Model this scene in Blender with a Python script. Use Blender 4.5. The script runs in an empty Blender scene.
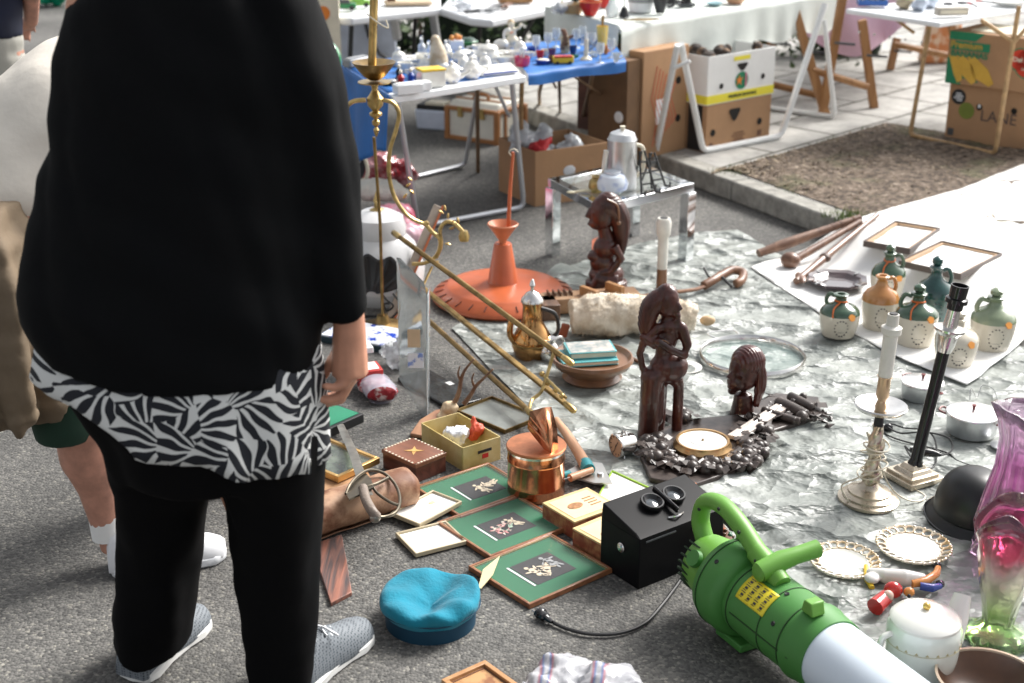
import bpy, math, random
from mathutils import Vector, Matrix, noise as mnoise
R = math.radians
C = bpy.context.scene.collection
scene = bpy.context.scene
TS = bpy.data.scenes.new('workbench')      # empty scratch scene, only used while meshes are being fused; removed at the end
# ---------------------------------------------------------------- camera
CH, CF, CT = 1.85, 1422.0, R(20.8)
cd = bpy.data.cameras.new('camera'); cam = bpy.data.objects.new('camera', cd); C.objects.link(cam)
cam.location = (0, 0, CH); cam.rotation_euler = (R(90) - CT, 0, 0)
cd.sensor_width = 36; cd.lens = 36 * CF / 1024; cd.clip_end = 500; cd.clip_start = .05
cd.dof.use_dof = True; cd.dof.focus_distance = 3.75; cd.dof.aperture_fstop = 3.4
scene.camera = cam
# ---------------------------------------------------------------- light
SE, SAZ = R(43), R(50)
w = bpy.data.worlds.new('World'); scene.world = w; w.use_nodes = True
nt = w.node_tree; sky = nt.nodes.new('ShaderNodeTexSky'); sky.sky_type = 'NISHITA'; sky.sun_disc = False
sky.sun_elevation = SE; sky.sun_rotation = SAZ; sky.dust_density = 4.0; sky.ozone_density = .6
hs = nt.nodes.new('ShaderNodeHueSaturation'); hs.inputs['Saturation'].default_value = .2
nt.links.new(sky.outputs[0], hs.inputs['Color'])
nt.links.new(hs.outputs[0], nt.nodes['Background'].inputs[0]); nt.nodes['Background'].inputs[1].default_value = .11
sd = bpy.data.lights.new('sun', 'SUN'); sd.energy = 2.6; sd.angle = R(26); sd.color = (1, .965, .92)
so = bpy.data.objects.new('sun', sd); C.objects.link(so)
dv = Vector((math.sin(SAZ) * math.cos(SE), math.cos(SAZ) * math.cos(SE), math.sin(SE)))
so.rotation_euler = dv.to_track_quat('Z', 'Y').to_euler()
vs = scene.view_settings; vs.view_transform = 'Standard'; vs.look = 'None'; vs.exposure = 1.0; vs.gamma = 1

# ---------------------------------------------------------------- measuring helpers
def ray(px, py):
    x = (px - 512) / CF; v = (py - 341.5) / CF
    return Vector((x, math.cos(CT) - v * math.sin(CT), -math.sin(CT) - v * math.cos(CT)))
def P(px, py, z=0.):
    d = ray(px, py); t = (CH - z) / -d.z
    return Vector((d.x * t, d.y * t, z))
def U(px, py, Y):
    d = ray(px, py); t = Y / d.y
    return Vector((d.x * t, Y, CH + d.z * t))
def S(py, z=0.):
    v = (py - 341.5)
    return (CF * math.sin(CT) + v * math.cos(CT)) / (CH - z)
def HZ(pb, pt, z=0.):
    Y = P(512, pb, z).y
    return U(512, pt, Y).z - z
def ang(a, b): return math.atan2(b.y - a.y, b.x - a.x)

# ---------------------------------------------------------------- objects
def thing(name, label, cat, loc=(0, 0, 0), rz=0, group=None, rot=None):
    o = bpy.data.objects.new(name, None); C.objects.link(o); o.empty_display_size = .05
    o.location = loc; o.rotation_euler = rot if rot else (0, 0, rz)
    o['label'] = label; o['category'] = cat
    if group: o['group'] = group
    return o
def tag(o, label, cat, group=None, loc=None, rz=None):
    o['label'] = label; o['category'] = cat
    if group: o['group'] = group
    if loc is not None: o.location = loc
    if rz is not None: o.rotation_euler = (0, 0, rz)
    return o
def dup(root, loc, rz, label, scale=None):
    r = root.copy(); C.objects.link(r); r.location = loc; r.rotation_euler = (0, 0, rz); r['label'] = label
    if scale: r.scale = (scale,) * 3
    for ch in list(root.children):
        c = ch.copy(); C.objects.link(c); c.parent = r
        for g in ch.children:
            d = g.copy(); C.objects.link(d); d.parent = c
    return r
def Mx(loc=(0, 0, 0), rx=0, ry=0, rz=0, s=(1, 1, 1)):
    return Matrix.Translation(loc) @ Matrix.Rotation(rz, 4, 'Z') @ Matrix.Rotation(ry, 4, 'Y') @ Matrix.Rotation(rx, 4, 'X') @ Matrix.Diagonal((*s, 1))
class B:
    def __init__(s): s.v = []; s.f = []; s.m = []
    def add(s, vs, fs, M=None, mi=0):
        n = len(s.v)
        if M is not None: vs = [M @ Vector(p) for p in vs]
        s.v += [tuple(p) for p in vs]; s.f += [tuple(i + n for i in f) for f in fs]; s.m += [mi] * len(fs)
        return s
    def box(s, c, d, M=None, rz=0, rx=0, ry=0, tp=(1, 1), mi=0):
        x, y, z = d[0] / 2, d[1] / 2, d[2] / 2; a, b = tp
        vs = [(-x, -y, -z), (x, -y, -z), (x, y, -z), (-x, y, -z), (-x * a, -y * b, z), (x * a, -y * b, z), (x * a, y * b, z), (-x * a, y * b, z)]
        L = Mx(c, rx, ry, rz)
        if M is not None: L = M @ L
        return s.add(vs, [(3, 2, 1, 0), (4, 5, 6, 7), (0, 1, 5, 4), (1, 2, 6, 5), (2, 3, 7, 6), (3, 0, 4, 7)], L, mi)
    def tube(s, pts, r, seg=8, M=None, cap=True, sq=1., closed=False, mi=0):
        pts = [Vector(p) for p in pts]; n = len(pts)
        rr = r if isinstance(r, (list, tuple)) else [r] * n
        rings = []; prev = None
        for i in range(n):
            if closed: t = (pts[(i + 1) % n] - pts[i - 1])
            else: t = pts[min(i + 1, n - 1)] - pts[max(i - 1, 0)]
            if t.length < 1e-9: t = Vector((0, 0, 1))
            t.normalize()
            if prev is None:
                u = t.cross(Vector((0, 0, 1)))
                if u.length < .1: u = t.cross(Vector((0, 1, 0)))
            else: u = prev - t * prev.dot(t)
            u.normalize(); prev = u; q = t.cross(u)
            rings.append([pts[i] + u * (rr[i] * math.cos(2 * math.pi * k / seg)) + q * (rr[i] * sq * math.sin(2 * math.pi * k / seg)) for k in range(seg)])
        return s.loft(rings, M, cap and not closed, closed, mi)
    def loft(s, rings, M=None, cap=True, closed=False, mi=0):
        seg = len(rings[0]); n = len(rings); vs = [p for rg in rings for p in rg]; fs = []
        for i in range(n if closed else n - 1):
            j = (i + 1) % n
            for k in range(seg):
                l = (k + 1) % seg; fs.append((i * seg + k, i * seg + l, j * seg + l, j * seg + k))
        if cap: fs.append(tuple(range(seg))[::-1]); fs.append(tuple((n - 1) * seg + k for k in range(seg)))
        return s.add(vs, fs, M, mi)
    def lathe(s, prof, c=(0, 0, 0), seg=28, M=None, sx=1, sy=1, rf=None, mi=0):
        rings = [[(c[0] + sx * r * (rf(a, z) if rf else 1) * math.cos(a), c[1] + sy * r * (rf(a, z) if rf else 1) * math.sin(a), c[2] + z) for a in [2 * math.pi * k / seg for k in range(seg)]] for r, z in prof]
        e0, e1 = prof[0][0] < .003, prof[-1][0] < .003
        return s.loft(rings, M, e0 and e1, not e0 and not e1, mi)
    def ell(s, c, r, seg=12, M=None, mi=0, e=1.0):
        if not isinstance(r, (tuple, list)): r = (r, r, r)
        n = max(4, seg * 2 // 3)
        return s.lathe([(max(.0005, math.sin(math.pi * i / n)), -math.cos(math.pi * i / n)) for i in range(n + 1)], (0, 0, 0), seg, (M if M is not None else Matrix.Identity(4)) @ Mx(c, s=r), mi=mi)
    def prism(s, poly, z0, z1, M=None, mi=0):
        n = len(poly); vs = [(x, y, z0) for x, y in poly] + [(x, y, z1) for x, y in poly]
        return s.add(vs, [tuple(range(n))[::-1], tuple(range(n, 2 * n))] + [(i, (i + 1) % n, n + (i + 1) % n, n + i) for i in range(n)], M, mi)
    def grid(s, fn, nu, nv, M=None, mi=0):
        vs = [fn(i / nu, j / nv) for j in range(nv + 1) for i in range(nu + 1)]; W = nu + 1
        return s.add(vs, [(j * W + i, j * W + i + 1, (j + 1) * W + i + 1, (j + 1) * W + i) for j in range(nv) for i in range(nu)], M, mi)
    def frame(s, w, h, t, z0, z1, M=None):      # picture frame moulding, outer w x h, width t
        a, b = w / 2, h / 2
        for c, d in (((0, b - t / 2), (w, t)), ((0, -b + t / 2), (w, t)), ((a - t / 2, 0), (t, h - 2 * t)), ((-a + t / 2, 0), (t, h - 2 * t))):
            s.box((c[0], c[1], (z0 + z1) / 2), (d[0], d[1], z1 - z0), M)
        return s
    def obj(s, name, mats, parent=None, sharp=38, bevel=0, bseg=2, solid=0, sub=0, remesh=0, smooth=0, disp=0, dsc=.1, label=None, decim=0):
        me = bpy.data.meshes.new(name); me.from_pydata(s.v, [], s.f)
        if not isinstance(mats, (list, tuple)): mats = [mats]
        for m in mats: me.materials.append(m)
        if len(mats) > 1: me.polygons.foreach_set('material_index', s.m)
        o = bpy.data.objects.new(name, me); C.objects.link(o)
        if remesh:
            md = o.modifiers.new('r', 'REMESH'); md.mode = 'VOXEL'; md.voxel_size = remesh
            if smooth: md = o.modifiers.new('s', 'SMOOTH'); md.factor = .5; md.iterations = smooth
            if decim: md = o.modifiers.new('d', 'DECIMATE'); md.ratio = decim
            TS.collection.objects.link(o); TS.view_layers[0].update(); dg = TS.view_layers[0].depsgraph
            m2 = bpy.data.meshes.new_from_object(o.evaluated_get(dg)); o.modifiers.clear(); o.data = m2; bpy.data.meshes.remove(me); me = m2; me.name = name; TS.collection.objects.unlink(o)
            if not me.materials: 
                for m in mats: me.materials.append(m)
            if disp: warp(me, disp, dsc)
        me.shade_smooth()
        if not remesh: me.set_sharp_from_angle(angle=R(sharp))
        if bevel:
            md = o.modifiers.new('b', 'BEVEL'); md.width = bevel; md.segments = bseg; md.limit_method = 'ANGLE'; md.angle_limit = R(35)
        if solid: md = o.modifiers.new('so', 'SOLIDIFY'); md.thickness = solid; md.offset = 0
        if sub: md = o.modifiers.new('su', 'SUBSURF'); md.levels = sub; md.render_levels = sub
        if label: o['label'] = label
        if parent: o.parent = parent
        return o
def push(me, fn):
    """move every vertex along its normal by fn(co, normal)"""
    cs = [v.co.copy() for v in me.vertices]; ns = [n.vector.copy() for n in me.vertex_normals]; out = []
    for c, n in zip(cs, ns): out += list(c + n * fn(c, n))
    me.vertices.foreach_set('co', out); me.update()
def warp(me, a, sc): push(me, lambda c, n: a * mnoise.fractal(c / sc, 1., 2., 4))
def circ(r, n=16, c=(0, 0), a0=0, sx=1, sy=1): return [(c[0] + sx * r * math.cos(a0 + 2 * math.pi * i / n), c[1] + sy * r * math.sin(a0 + 2 * math.pi * i / n)) for i in range(n)]
def bez(pts, n=24, closed=False):      # Catmull-Rom through points
    pts = [Vector(p) for p in pts]; out = []; m = len(pts); k = m if closed else m - 1
    for i in range(k):
        p0, p1, p2, p3 = (pts[(i - 1) % m] if closed or i > 0 else pts[0]), pts[i], pts[(i + 1) % m], (pts[(i + 2) % m] if closed or i + 2 < m else pts[-1])
        q = max(2, n // k)
        for j in range(q):
            t = j / q; out.append(.5 * ((2 * p1) + (p2 - p0) * t + (2 * p0 - 5 * p1 + 4 * p2 - p3) * t * t + (3 * p1 - p0 - 3 * p2 + p3) * t ** 3))
    if not closed: out.append(pts[-1])
    return out
def text(body, size, mat, parent, M, name='lettering', ext=.0006, bold=0.):
    cu = bpy.data.curves.new(name, 'FONT'); cu.body = body; cu.size = size; cu.extrude = ext; cu.align_x = 'CENTER'; cu.align_y = 'CENTER'; cu.offset = bold
    t = bpy.data.objects.new('t', cu); TS.collection.objects.link(t); TS.view_layers[0].update()
    me = bpy.data.meshes.new_from_object(t.evaluated_get(TS.view_layers[0].depsgraph)); bpy.data.objects.remove(t)
    me.name = name; me.materials.clear(); me.materials.append(mat); me.transform(M)
    o = bpy.data.objects.new(name, me); C.objects.link(o); o.parent = parent
    return o
# ---------------------------------------------------------------- materials
MC = {}
def nd(nt, t, **k):
    n = nt.nodes.new(t)
    for a, b in k.items(): setattr(n, a, b)
    return n
def mat(key, col, rough=.5, metal=0, var=.12, vsc=9, col2=None, thr=None, bump=0, bsc=60, trans=0, coat=0, ior=1.5, sheen=0, alpha=1, spec=.5, emit=None, bdist=.01, stretch=None, rvar=.15):
    if key in MC: return MC[key]
    m = bpy.data.materials.new(key); m.use_nodes = True; nt = m.node_tree; b = nt.nodes['Principled BSDF']; L = nt.links.new
    tc = nd(nt, 'ShaderNodeTexCoord'); src = tc.outputs['Object']
    if stretch:
        mp = nd(nt, 'ShaderNodeMapping'); mp.inputs['Scale'].default_value = stretch; L(src, mp.inputs[0]); src = mp.outputs[0]
    n = nd(nt, 'ShaderNodeTexNoise'); n.inputs['Scale'].default_value = vsc; n.inputs['Detail'].default_value = 6; n.inputs['Roughness'].default_value = .6; L(src, n.inputs[0])
    cr = nd(nt, 'ShaderNodeValToRGB'); L(n.outputs[0], cr.inputs[0])
    lo, hi = (.3, .7) if thr is None else thr
    cr.color_ramp.elements[0].position = lo; cr.color_ramp.elements[1].position = hi
    c1 = [max(0, c * (1 - var)) for c in col] if col2 is None else col
    c2 = [min(1, c * (1 + var)) for c in col] if col2 is None else col2
    cr.color_ramp.elements[0].color = (*c1, 1); cr.color_ramp.elements[1].color = (*c2, 1)
    L(cr.outputs[0], b.inputs['Base Color'])
    if rvar:
        mr = nd(nt, 'ShaderNodeMapRange'); L(n.outputs[0], mr.inputs[0]); mr.inputs[3].default_value = max(.02, rough - rvar * rough); mr.inputs[4].default_value = min(1, rough + rvar * rough); L(mr.outputs[0], b.inputs['Roughness'])
    else: b.inputs['Roughness'].default_value = rough
    b.inputs['Metallic'].default_value = metal; b.inputs['IOR'].default_value = ior
    b.inputs['Transmission Weight'].default_value = trans; b.inputs['Coat Weight'].default_value = coat; b.inputs['Coat Roughness'].default_value = .08
    b.inputs['Sheen Weight'].default_value = sheen; b.inputs['Alpha'].default_value = alpha; b.inputs['Specular IOR Level'].default_value = spec
    if bump:
        n2 = nd(nt, 'ShaderNodeTexNoise'); n2.inputs['Scale'].default_value = bsc; n2.inputs['Detail'].default_value = 5; L(src, n2.inputs[0])
        bp = nd(nt, 'ShaderNodeBump'); bp.inputs['Strength'].default_value = bump; bp.inputs['Distance'].default_value = bdist; L(n2.outputs[0], bp.inputs['Height']); L(bp.outputs[0], b.inputs['Normal'])
    MC[key] = m; return m
def wood(key, col, col2, sc=20, rough=.5, coat=0, axis=(1, .15, 1), bump=.15):
    if key in MC: return MC[key]
    m = bpy.data.materials.new(key); m.use_nodes = True; nt = m.node_tree; b = nt.nodes['Principled BSDF']; L = nt.links.new
    tc = nd(nt, 'ShaderNodeTexCoord'); mp = nd(nt, 'ShaderNodeMapping'); mp.inputs['Scale'].default_value = axis; L(tc.outputs['Object'], mp.inputs[0])
    n = nd(nt, 'ShaderNodeTexNoise'); n.inputs['Scale'].default_value = sc; n.inputs['Detail'].default_value = 8; n.inputs['Distortion'].default_value = 1.2; L(mp.outputs[0], n.inputs[0])
    cr = nd(nt, 'ShaderNodeValToRGB'); cr.color_ramp.elements[0].position = .35; cr.color_ramp.elements[1].position = .65
    cr.color_ramp.elements[0].color = (*col, 1); cr.color_ramp.elements[1].color = (*col2, 1); L(n.outputs[0], cr.inputs[0]); L(cr.outputs[0], b.inputs['Base Color'])
    b.inputs['Roughness'].default_value = rough; b.inputs['Coat Weight'].default_value = coat; b.inputs['Coat Roughness'].default_value = .12
    bp = nd(nt, 'ShaderNodeBump'); bp.inputs['Strength'].default_value = bump; bp.inputs['Distance'].default_value = .004; L(n.outputs[0], bp.inputs['Height']); L(bp.outputs[0], b.inputs['Normal'])
    MC[key] = m; return m
WHITE = mat('white_plastic', (.78, .8, .82), .35, var=.04)
CREAM = mat('cream', (.72, .66, .52), .5)
BLACK = mat('black_gloss', (.012, .012, .013), .18, var=.3)
BLACKM = mat('black_matt', (.015, .015, .016), .55, var=.3)
BRASS = mat('brass', (.5, .36, .15), .32, 1, var=.4, vsc=25, rvar=.5)
OLDBR = mat('old_brass', (.3, .2, .08), .38, 1, var=.5, vsc=20, rvar=.5)
COPPER = mat('copper', (.62, .28, .15), .2, 1, var=.25, vsc=14, bump=.3, bsc=25, bdist=.004, rvar=.5)
COPPERD = mat('copper_lid', (.55, .22, .11), .42, 1, var=.2, vsc=30)
SILVER = mat('silver', (.72, .71, .69), .2, 1, var=.12, vsc=18, bump=.1, bsc=18, rvar=.5)
ALU = mat('aluminium', (.62, .63, .64), .38, 1, var=.1, vsc=20)
CHROME = mat('chrome', (.78, .8, .82), .07, 1, var=.04)
GREYTUBE = mat('grey_enamel_tube', (.55, .57, .6), .35, .6, var=.06)
BROWNTUBE = mat('brown_enamel_tube', (.22, .14, .08), .45, .2, var=.3, vsc=30)
TANTUBE = mat('tan_enamel_tube', (.42, .27, .13), .45, .2, var=.3, vsc=30)
CARD = mat('cardboard', (.38, .22, .115), .85, var=.1, vsc=5, bump=.1, bsc=40)
CARDD = mat('cardboard_shaded', (.16, .09, .045), .9, var=.15)  # darker copy of the cardboard, shade of the side panel put into its colour
DARKW = wood('dark_carved_wood', (.026, .005, .003), (.075, .015, .008), 30, .34, .25, (1, 1, .25), .05)
PINE = wood('pine', (.28, .13, .045), (.42, .22, .09), 16, .55, 0, (1, 1, .12))
BROWNW = wood('brown_wood', (.12, .05, .022), (.24, .11, .05), 22, .45, .2, (.2, 1, 1))
PORC = mat('white_porcelain', (.78, .77, .72), .12, var=.03, coat=.6)
BAG = mat('clear_plastic_film', (.82, .84, .86), .22, var=.05, trans=.55, ior=1.2, bump=.8, bsc=18, bdist=.02)
GLASS = mat('clear_glass', (.93, .96, .96), .03, var=.01, trans=1, ior=1.45, rvar=0)
SKIN = mat('skin', (.52, .25, .16), .5, var=.18, vsc=14, bump=.12, bsc=120, bdist=.003)
SKINL = mat('skin_leg', (.48, .24, .17), .55, var=.3, vsc=16, bump=.2, bsc=90, bdist=.003)
RED = mat('red_paint', (.5, .02, .015), .3)
BLUE = mat('blue_paint', (.02, .06, .3), .3)
GREEN = mat('green_paint', (.02, .18, .06), .35)
YELLOW = mat('yellow_paint', (.75, .5, .03), .35)
PINK = mat('pink_paint', (.6, .2, .28), .4)
ORANGE = mat('orange_paint', (.75, .22, .03), .4)
BROWN = mat('brown_paint', (.14, .06, .03), .45)
GREY = mat('grey_paint', (.3, .31, .32), .4)
DGREY = mat('dark_grey_paint', (.06, .065, .07), .4)
CLOTHW = mat('white_cloth', (.82, .82, .8), .9, var=.03, vsc=4, bump=.12, bsc=14, bdist=.02)
# ================================================================= SETTING
def special(key):
    m = bpy.data.materials.new(key); m.use_nodes = True; MC[key] = m
    return m, m.node_tree, m.node_tree.nodes['Principled BSDF'], m.node_tree.links.new
def ramp(nt, *stops):
    c = nd(nt, 'ShaderNodeValToRGB'); e = c.color_ramp.elements
    e[0].position, e[0].color = stops[0][0], (*stops[0][1], 1); e[1].position, e[1].color = stops[-1][0], (*stops[-1][1], 1)
    for p, col in stops[1:-1]:
        k = e.new(p); k.color = (*col, 1)
    return c
def g3(v): return (v, v, v)
# asphalt
ASPH, nt, b, L = special('asphalt')
tc = nd(nt, 'ShaderNodeTexCoord')
v1 = nd(nt, 'ShaderNodeTexVoronoi'); v1.inputs['Scale'].default_value = 130; v1.inputs['Randomness'].default_value = 1; L(tc.outputs['Object'], v1.inputs[0])
n1 = nd(nt, 'ShaderNodeTexNoise'); n1.inputs['Scale'].default_value = 1.3; n1.inputs['Detail'].default_value = 8; L(tc.outputs['Object'], n1.inputs[0])
n2 = nd(nt, 'ShaderNodeTexNoise'); n2.inputs['Scale'].default_value = 60; n2.inputs['Detail'].default_value = 4; L(tc.outputs['Object'], n2.inputs[0])
sp = nd(nt, 'ShaderNodeSeparateColor'); L(v1.outputs['Color'], sp.inputs[0])
r1 = ramp(nt, (0, (.06, .059, .056)), (.5, (.105, .102, .096)), (.9, (.15, .145, .134)), (1, (.24, .23, .2))); L(sp.outputs[0], r1.inputs[0])
r2 = ramp(nt, (.35, g3(.68)), (.65, g3(1.2))); L(n1.outputs[0], r2.inputs[0])
mx = nd(nt, 'ShaderNodeMix', data_type='RGBA', blend_type='MULTIPLY'); mx.inputs[0].default_value = 1; L(r1.outputs[0], mx.inputs[6]); L(r2.outputs[0], mx.inputs[7]); L(mx.outputs[2], b.inputs['Base Color'])
b.inputs['Roughness'].default_value = .8
ad = nd(nt, 'ShaderNodeMath', operation='ADD'); L(v1.outputs['Distance'], ad.inputs[0]); L(n2.outputs[0], ad.inputs[1])
bp = nd(nt, 'ShaderNodeBump'); bp.inputs['Strength'].default_value = .7; bp.inputs['Distance'].default_value = .004; bp.invert = True; L(ad.outputs[0], bp.inputs['Height']); L(bp.outputs[0], b.inputs['Normal'])
# paving slabs
KA, KB = P(640, 167), P(840, 243)                 # foot of the kerb
kd = (KB - KA).normalized(); kn = Vector((-kd.y, kd.x, 0))   # kn points to the pavement side
if kn.y < 0: kn = -kn
PZ = .10
def kdist(x, y): return (Vector((x, y, 0)) - Vector((KA.x, KA.y, 0))).dot(kn)
SA, SB = P(700, 178, PZ), P(886, 124, PZ)
SLAB, nt, b, L = special('paving_slabs')
tc = nd(nt, 'ShaderNodeTexCoord'); mp = nd(nt, 'ShaderNodeMapping'); mp.inputs['Rotation'].default_value = (0, 0, -ang(SA, SB)); L(tc.outputs['Object'], mp.inputs[0])
br = nd(nt, 'ShaderNodeTexBrick'); br.inputs['Scale'].default_value = 1; br.inputs['Brick Width'].default_value = .6; br.inputs['Row Height'].default_value = .42; br.inputs['Mortar Size'].default_value = .012; br.inputs['Mortar Smooth'].default_value = .3
br.inputs['Color1'].default_value = (.38, .37, .345, 1); br.inputs['Color2'].default_value = (.46, .45, .425, 1); br.inputs['Mortar'].default_value = (.07, .065, .045, 1); L(mp.outputs[0], br.inputs[0])
n1 = nd(nt, 'ShaderNodeTexNoise'); n1.inputs['Scale'].default_value = 7; n1.inputs['Detail'].default_value = 9; n1.inputs['Roughness'].default_value = .7; L(tc.outputs['Object'], n1.inputs[0])
r2 = ramp(nt, (.3, g3(.6)), (.7, g3(1.2))); L(n1.outputs[0], r2.inputs[0])
mx = nd(nt, 'ShaderNodeMix', data_type='RGBA', blend_type='MULTIPLY'); mx.inputs[0].default_value = 1; L(br.outputs[0], mx.inputs[6]); L(r2.outputs[0], mx.inputs[7]); L(mx.outputs[2], b.inputs['Base Color'])
b.inputs['Roughness'].default_value = .9
bp = nd(nt, 'ShaderNodeBump'); bp.inputs['Strength'].default_value = .5; bp.inputs['Distance'].default_value = .01; bp.invert = True; L(br.outputs['Fac'], bp.inputs['Height']); L(bp.outputs[0], b.inputs['Normal'])
KERBM = mat('kerb_stone', (.3, .29, .26), .9, var=.35, vsc=18, bump=.5, bsc=50)
SOIL, nt, b, L = special('soil')
tc = nd(nt, 'ShaderNodeTexCoord'); n1 = nd(nt, 'ShaderNodeTexNoise'); n1.inputs['Scale'].default_value = 28; n1.inputs['Detail'].default_value = 9; n1.inputs['Roughness'].default_value = .75; L(tc.outputs['Object'], n1.inputs[0])
r1 = ramp(nt, (.34, (.02, .015, .01)), (.46, (.09, .066, .048)), (.56, (.2, .15, .11)), (.68, (.45, .38, .3))); L(n1.outputs[0], r1.inputs[0])
n2 = nd(nt, 'ShaderNodeTexNoise'); n2.inputs['Scale'].default_value = 3.5; n2.inputs['Detail'].default_value = 6; L(tc.outputs['Object'], n2.inputs[0])
r2 = ramp(nt, (.55, g3(0)), (.72, g3(.6))); L(n2.outputs[0], r2.inputs[0])
mx = nd(nt, 'ShaderNodeMix', data_type='RGBA'); L(r2.outputs[0], mx.inputs[0]); L(r1.outputs[0], mx.inputs[6]); mx.inputs[7].default_value = (.11, .13, .05, 1); L(mx.outputs[2], b.inputs['Base Color']); b.inputs['Roughness'].default_value = .95
bp = nd(nt, 'ShaderNodeBump'); bp.inputs['Strength'].default_value = .9; bp.inputs['Distance'].default_value = .015; L(n1.outputs[0], bp.inputs['Height']); L(bp.outputs[0], b.inputs['Normal'])
def struct(o): o['kind'] = 'structure'; return o
struct(B().add([(-90, -20, 0), (90, -20, 0), (90, 160, 0), (-90, 160, 0)], [(0, 1, 2, 3)]).obj('asphalt_ground', ASPH))
# pavement: big quad on the far side of the kerb
k0 = KA - kd * 40; k1 = KA + kd * 40; kw = .12
pv = B(); a = k0 + kn * kw; c = k1 + kn * kw
pv.add([(a.x, a.y, PZ), (c.x, c.y, PZ), (c.x + kn.x * 60, c.y + kn.y * 60, PZ), (a.x + kn.x * 60, a.y + kn.y * 60, PZ)], [(0, 1, 2, 3)])
struct(pv.obj('pavement', SLAB))
kb = B(); Lk = 1.0
for i in range(-12, 12):
    m = KA + kd * (i * Lk + .3) + kn * (kw / 2)
    kb.box((m.x, m.y, PZ / 2 + .001), (Lk - .008, kw - .003, PZ + .004), rz=math.atan2(kd.y, kd.x))
struct(kb.obj('kerb', KERBM, bevel=.012, bseg=3))
# soil verge with uneven surface, leaf litter and small tufts
ps = [P(708, 176, PZ), P(886, 123, PZ), P(1060, 152, PZ), P(1300, 230, PZ)]
kk = [KA + kn * (kw + .01) + kd * t for t in (.55, 1.6, 3.2, 4.6)]
so_ = B()
def soilf(u, v):
    i = min(2, int(u * 3)); t = u * 3 - i
    q = ps[i].lerp(ps[i + 1], t); p = kk[i].lerp(kk[i + 1], t); r = p.lerp(q, v)
    e = min(u, 1 - u, v, 1 - v) * 12
    return (r.x, r.y, PZ + .004 + min(1, e) * (.012 + .014 * mnoise.noise(Vector((r.x * 6, r.y * 6, 0))) + .006 * mnoise.noise(Vector((r.x * 30, r.y * 30, 3)))))
so_.grid(soilf, 120, 60)
struct(so_.obj('soil_verge', SOIL))
random.seed(4)
lit = B()
for i in range(1500):
    p = soilf(random.random() ** 1.2 * .97, random.uniform(.03, .99)); s_ = random.uniform(.004, .014)
    lit.add([(-s_, 0, 0), (0, -s_ * .5, .002), (s_, 0, 0), (0, s_ * .5, .004)], [(0, 1, 2, 3)], Mx((p[0], p[1], p[2] + .003), random.uniform(-.5, .5), random.uniform(-.5, .5), random.uniform(0, 6)))
o = lit.obj('leaf_litter', mat('litter', (.1, .06, .03), .9, col2=(.42, .34, .24), vsc=9, thr=(.4, .6))); o['kind'] = 'stuff'; o['label'] = 'dry leaf litter and wood chips scattered over the brown soil verge'; o['category'] = 'leaf litter'
gr = B()
for c in range(90):
    cx, cy, _ = soilf(random.random(), random.choice((random.uniform(.0, .2), random.uniform(.85, 1), random.random()))); 
    for k in range(16):
        x = cx + random.gauss(0, .025); y = cy + random.gauss(0, .025); h = random.uniform(.012, .035); a = random.uniform(0, 6.3)
        gr.add([(x, y, PZ), (x + .003 * math.cos(a), y + .003 * math.sin(a), PZ), (x + .012 * math.cos(a + 1), y + .012 * math.sin(a + 1), PZ + h)], [(0, 1, 2)])
for k in range(160):
    p = P(847, 218, PZ); x = p.x + random.gauss(0, .05); y = p.y + random.gauss(0, .03); a = random.uniform(0, 6.3)
    gr.add([(x, y, PZ), (x + .006 * math.cos(a), y + .006 * math.sin(a), PZ), (x + .02 * math.cos(a + 1), y + .02 * math.sin(a + 1), PZ + random.uniform(.02, .05))], [(0, 1, 2)])
o = gr.obj('grass', mat('grass', (.07, .13, .03), .8, col2=(.16, .2, .06), vsc=4)); o['kind'] = 'stuff'; o['label'] = 'sparse green grass tufts growing from the brown soil verge'; o['category'] = 'grass'
# small grit on the asphalt in front
# ---------------------------------------------------------------- tarpaulin + white sheet
def gz(x, y):
    d = kdist(x, y); t = min(1, max(0, (d + .34) / .36)); return (PZ + .004) * t * t * (3 - 2 * t)
def inpoly(x, y, poly):
    c = False; n = len(poly)
    for i in range(n):
        x1, y1 = poly[i][:2]; x2, y2 = poly[i - 1][:2]
        if (y1 > y) != (y2 > y) and x < (x2 - x1) * (y - y1) / (y2 - y1) + x1: c = not c
    return c
def sheet(name, outl, step, zf, m, thick=.002):
    """cloth filling an outline in the ground plane, its edge snapped to the outline"""
    import bmesh
    bm = bmesh.new(); ring = []
    n = len(outl)
    for i in range(n):
        a, b_ = outl[i], outl[(i + 1) % n]; k = max(1, int((b_ - a).length / step))
        for j in range(k):
            q = a.lerp(b_, j / k); w_ = .006 * mnoise.noise(q * 9); ring.append((q.x + w_, q.y - w_))
    from mathutils.geometry import delaunay_2d_cdt
    xs = [p[0] for p in ring]; ys = [p[1] for p in ring]; pts = [Vector(p) for p in ring]; ne = len(ring)
    y = min(ys); r_ = 0
    while y < max(ys):
        x = min(xs) + (step / 2 if r_ % 2 else 0)
        while x < max(xs):
            if inpoly(x, y, ring): pts.append(Vector((x + random.uniform(-.2, .2) * step, y + random.uniform(-.2, .2) * step)))
            x += step
        y += step * .87; r_ += 1
    vo, eo, fo, *_ = delaunay_2d_cdt(pts, [(i, (i + 1) % ne) for i in range(ne)], [], 1, 1e-5)
    me = B(); me.v = [(p.x, p.y, zf(p.x, p.y)) for p in vo]; me.f = [tuple(f) for f in fo]; me.m = [0] * len(fo)
    return me.obj(name, m, sharp=180)
TARP, nt, b, L = special('tarpaulin')
tc = nd(nt, 'ShaderNodeTexCoord')
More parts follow.
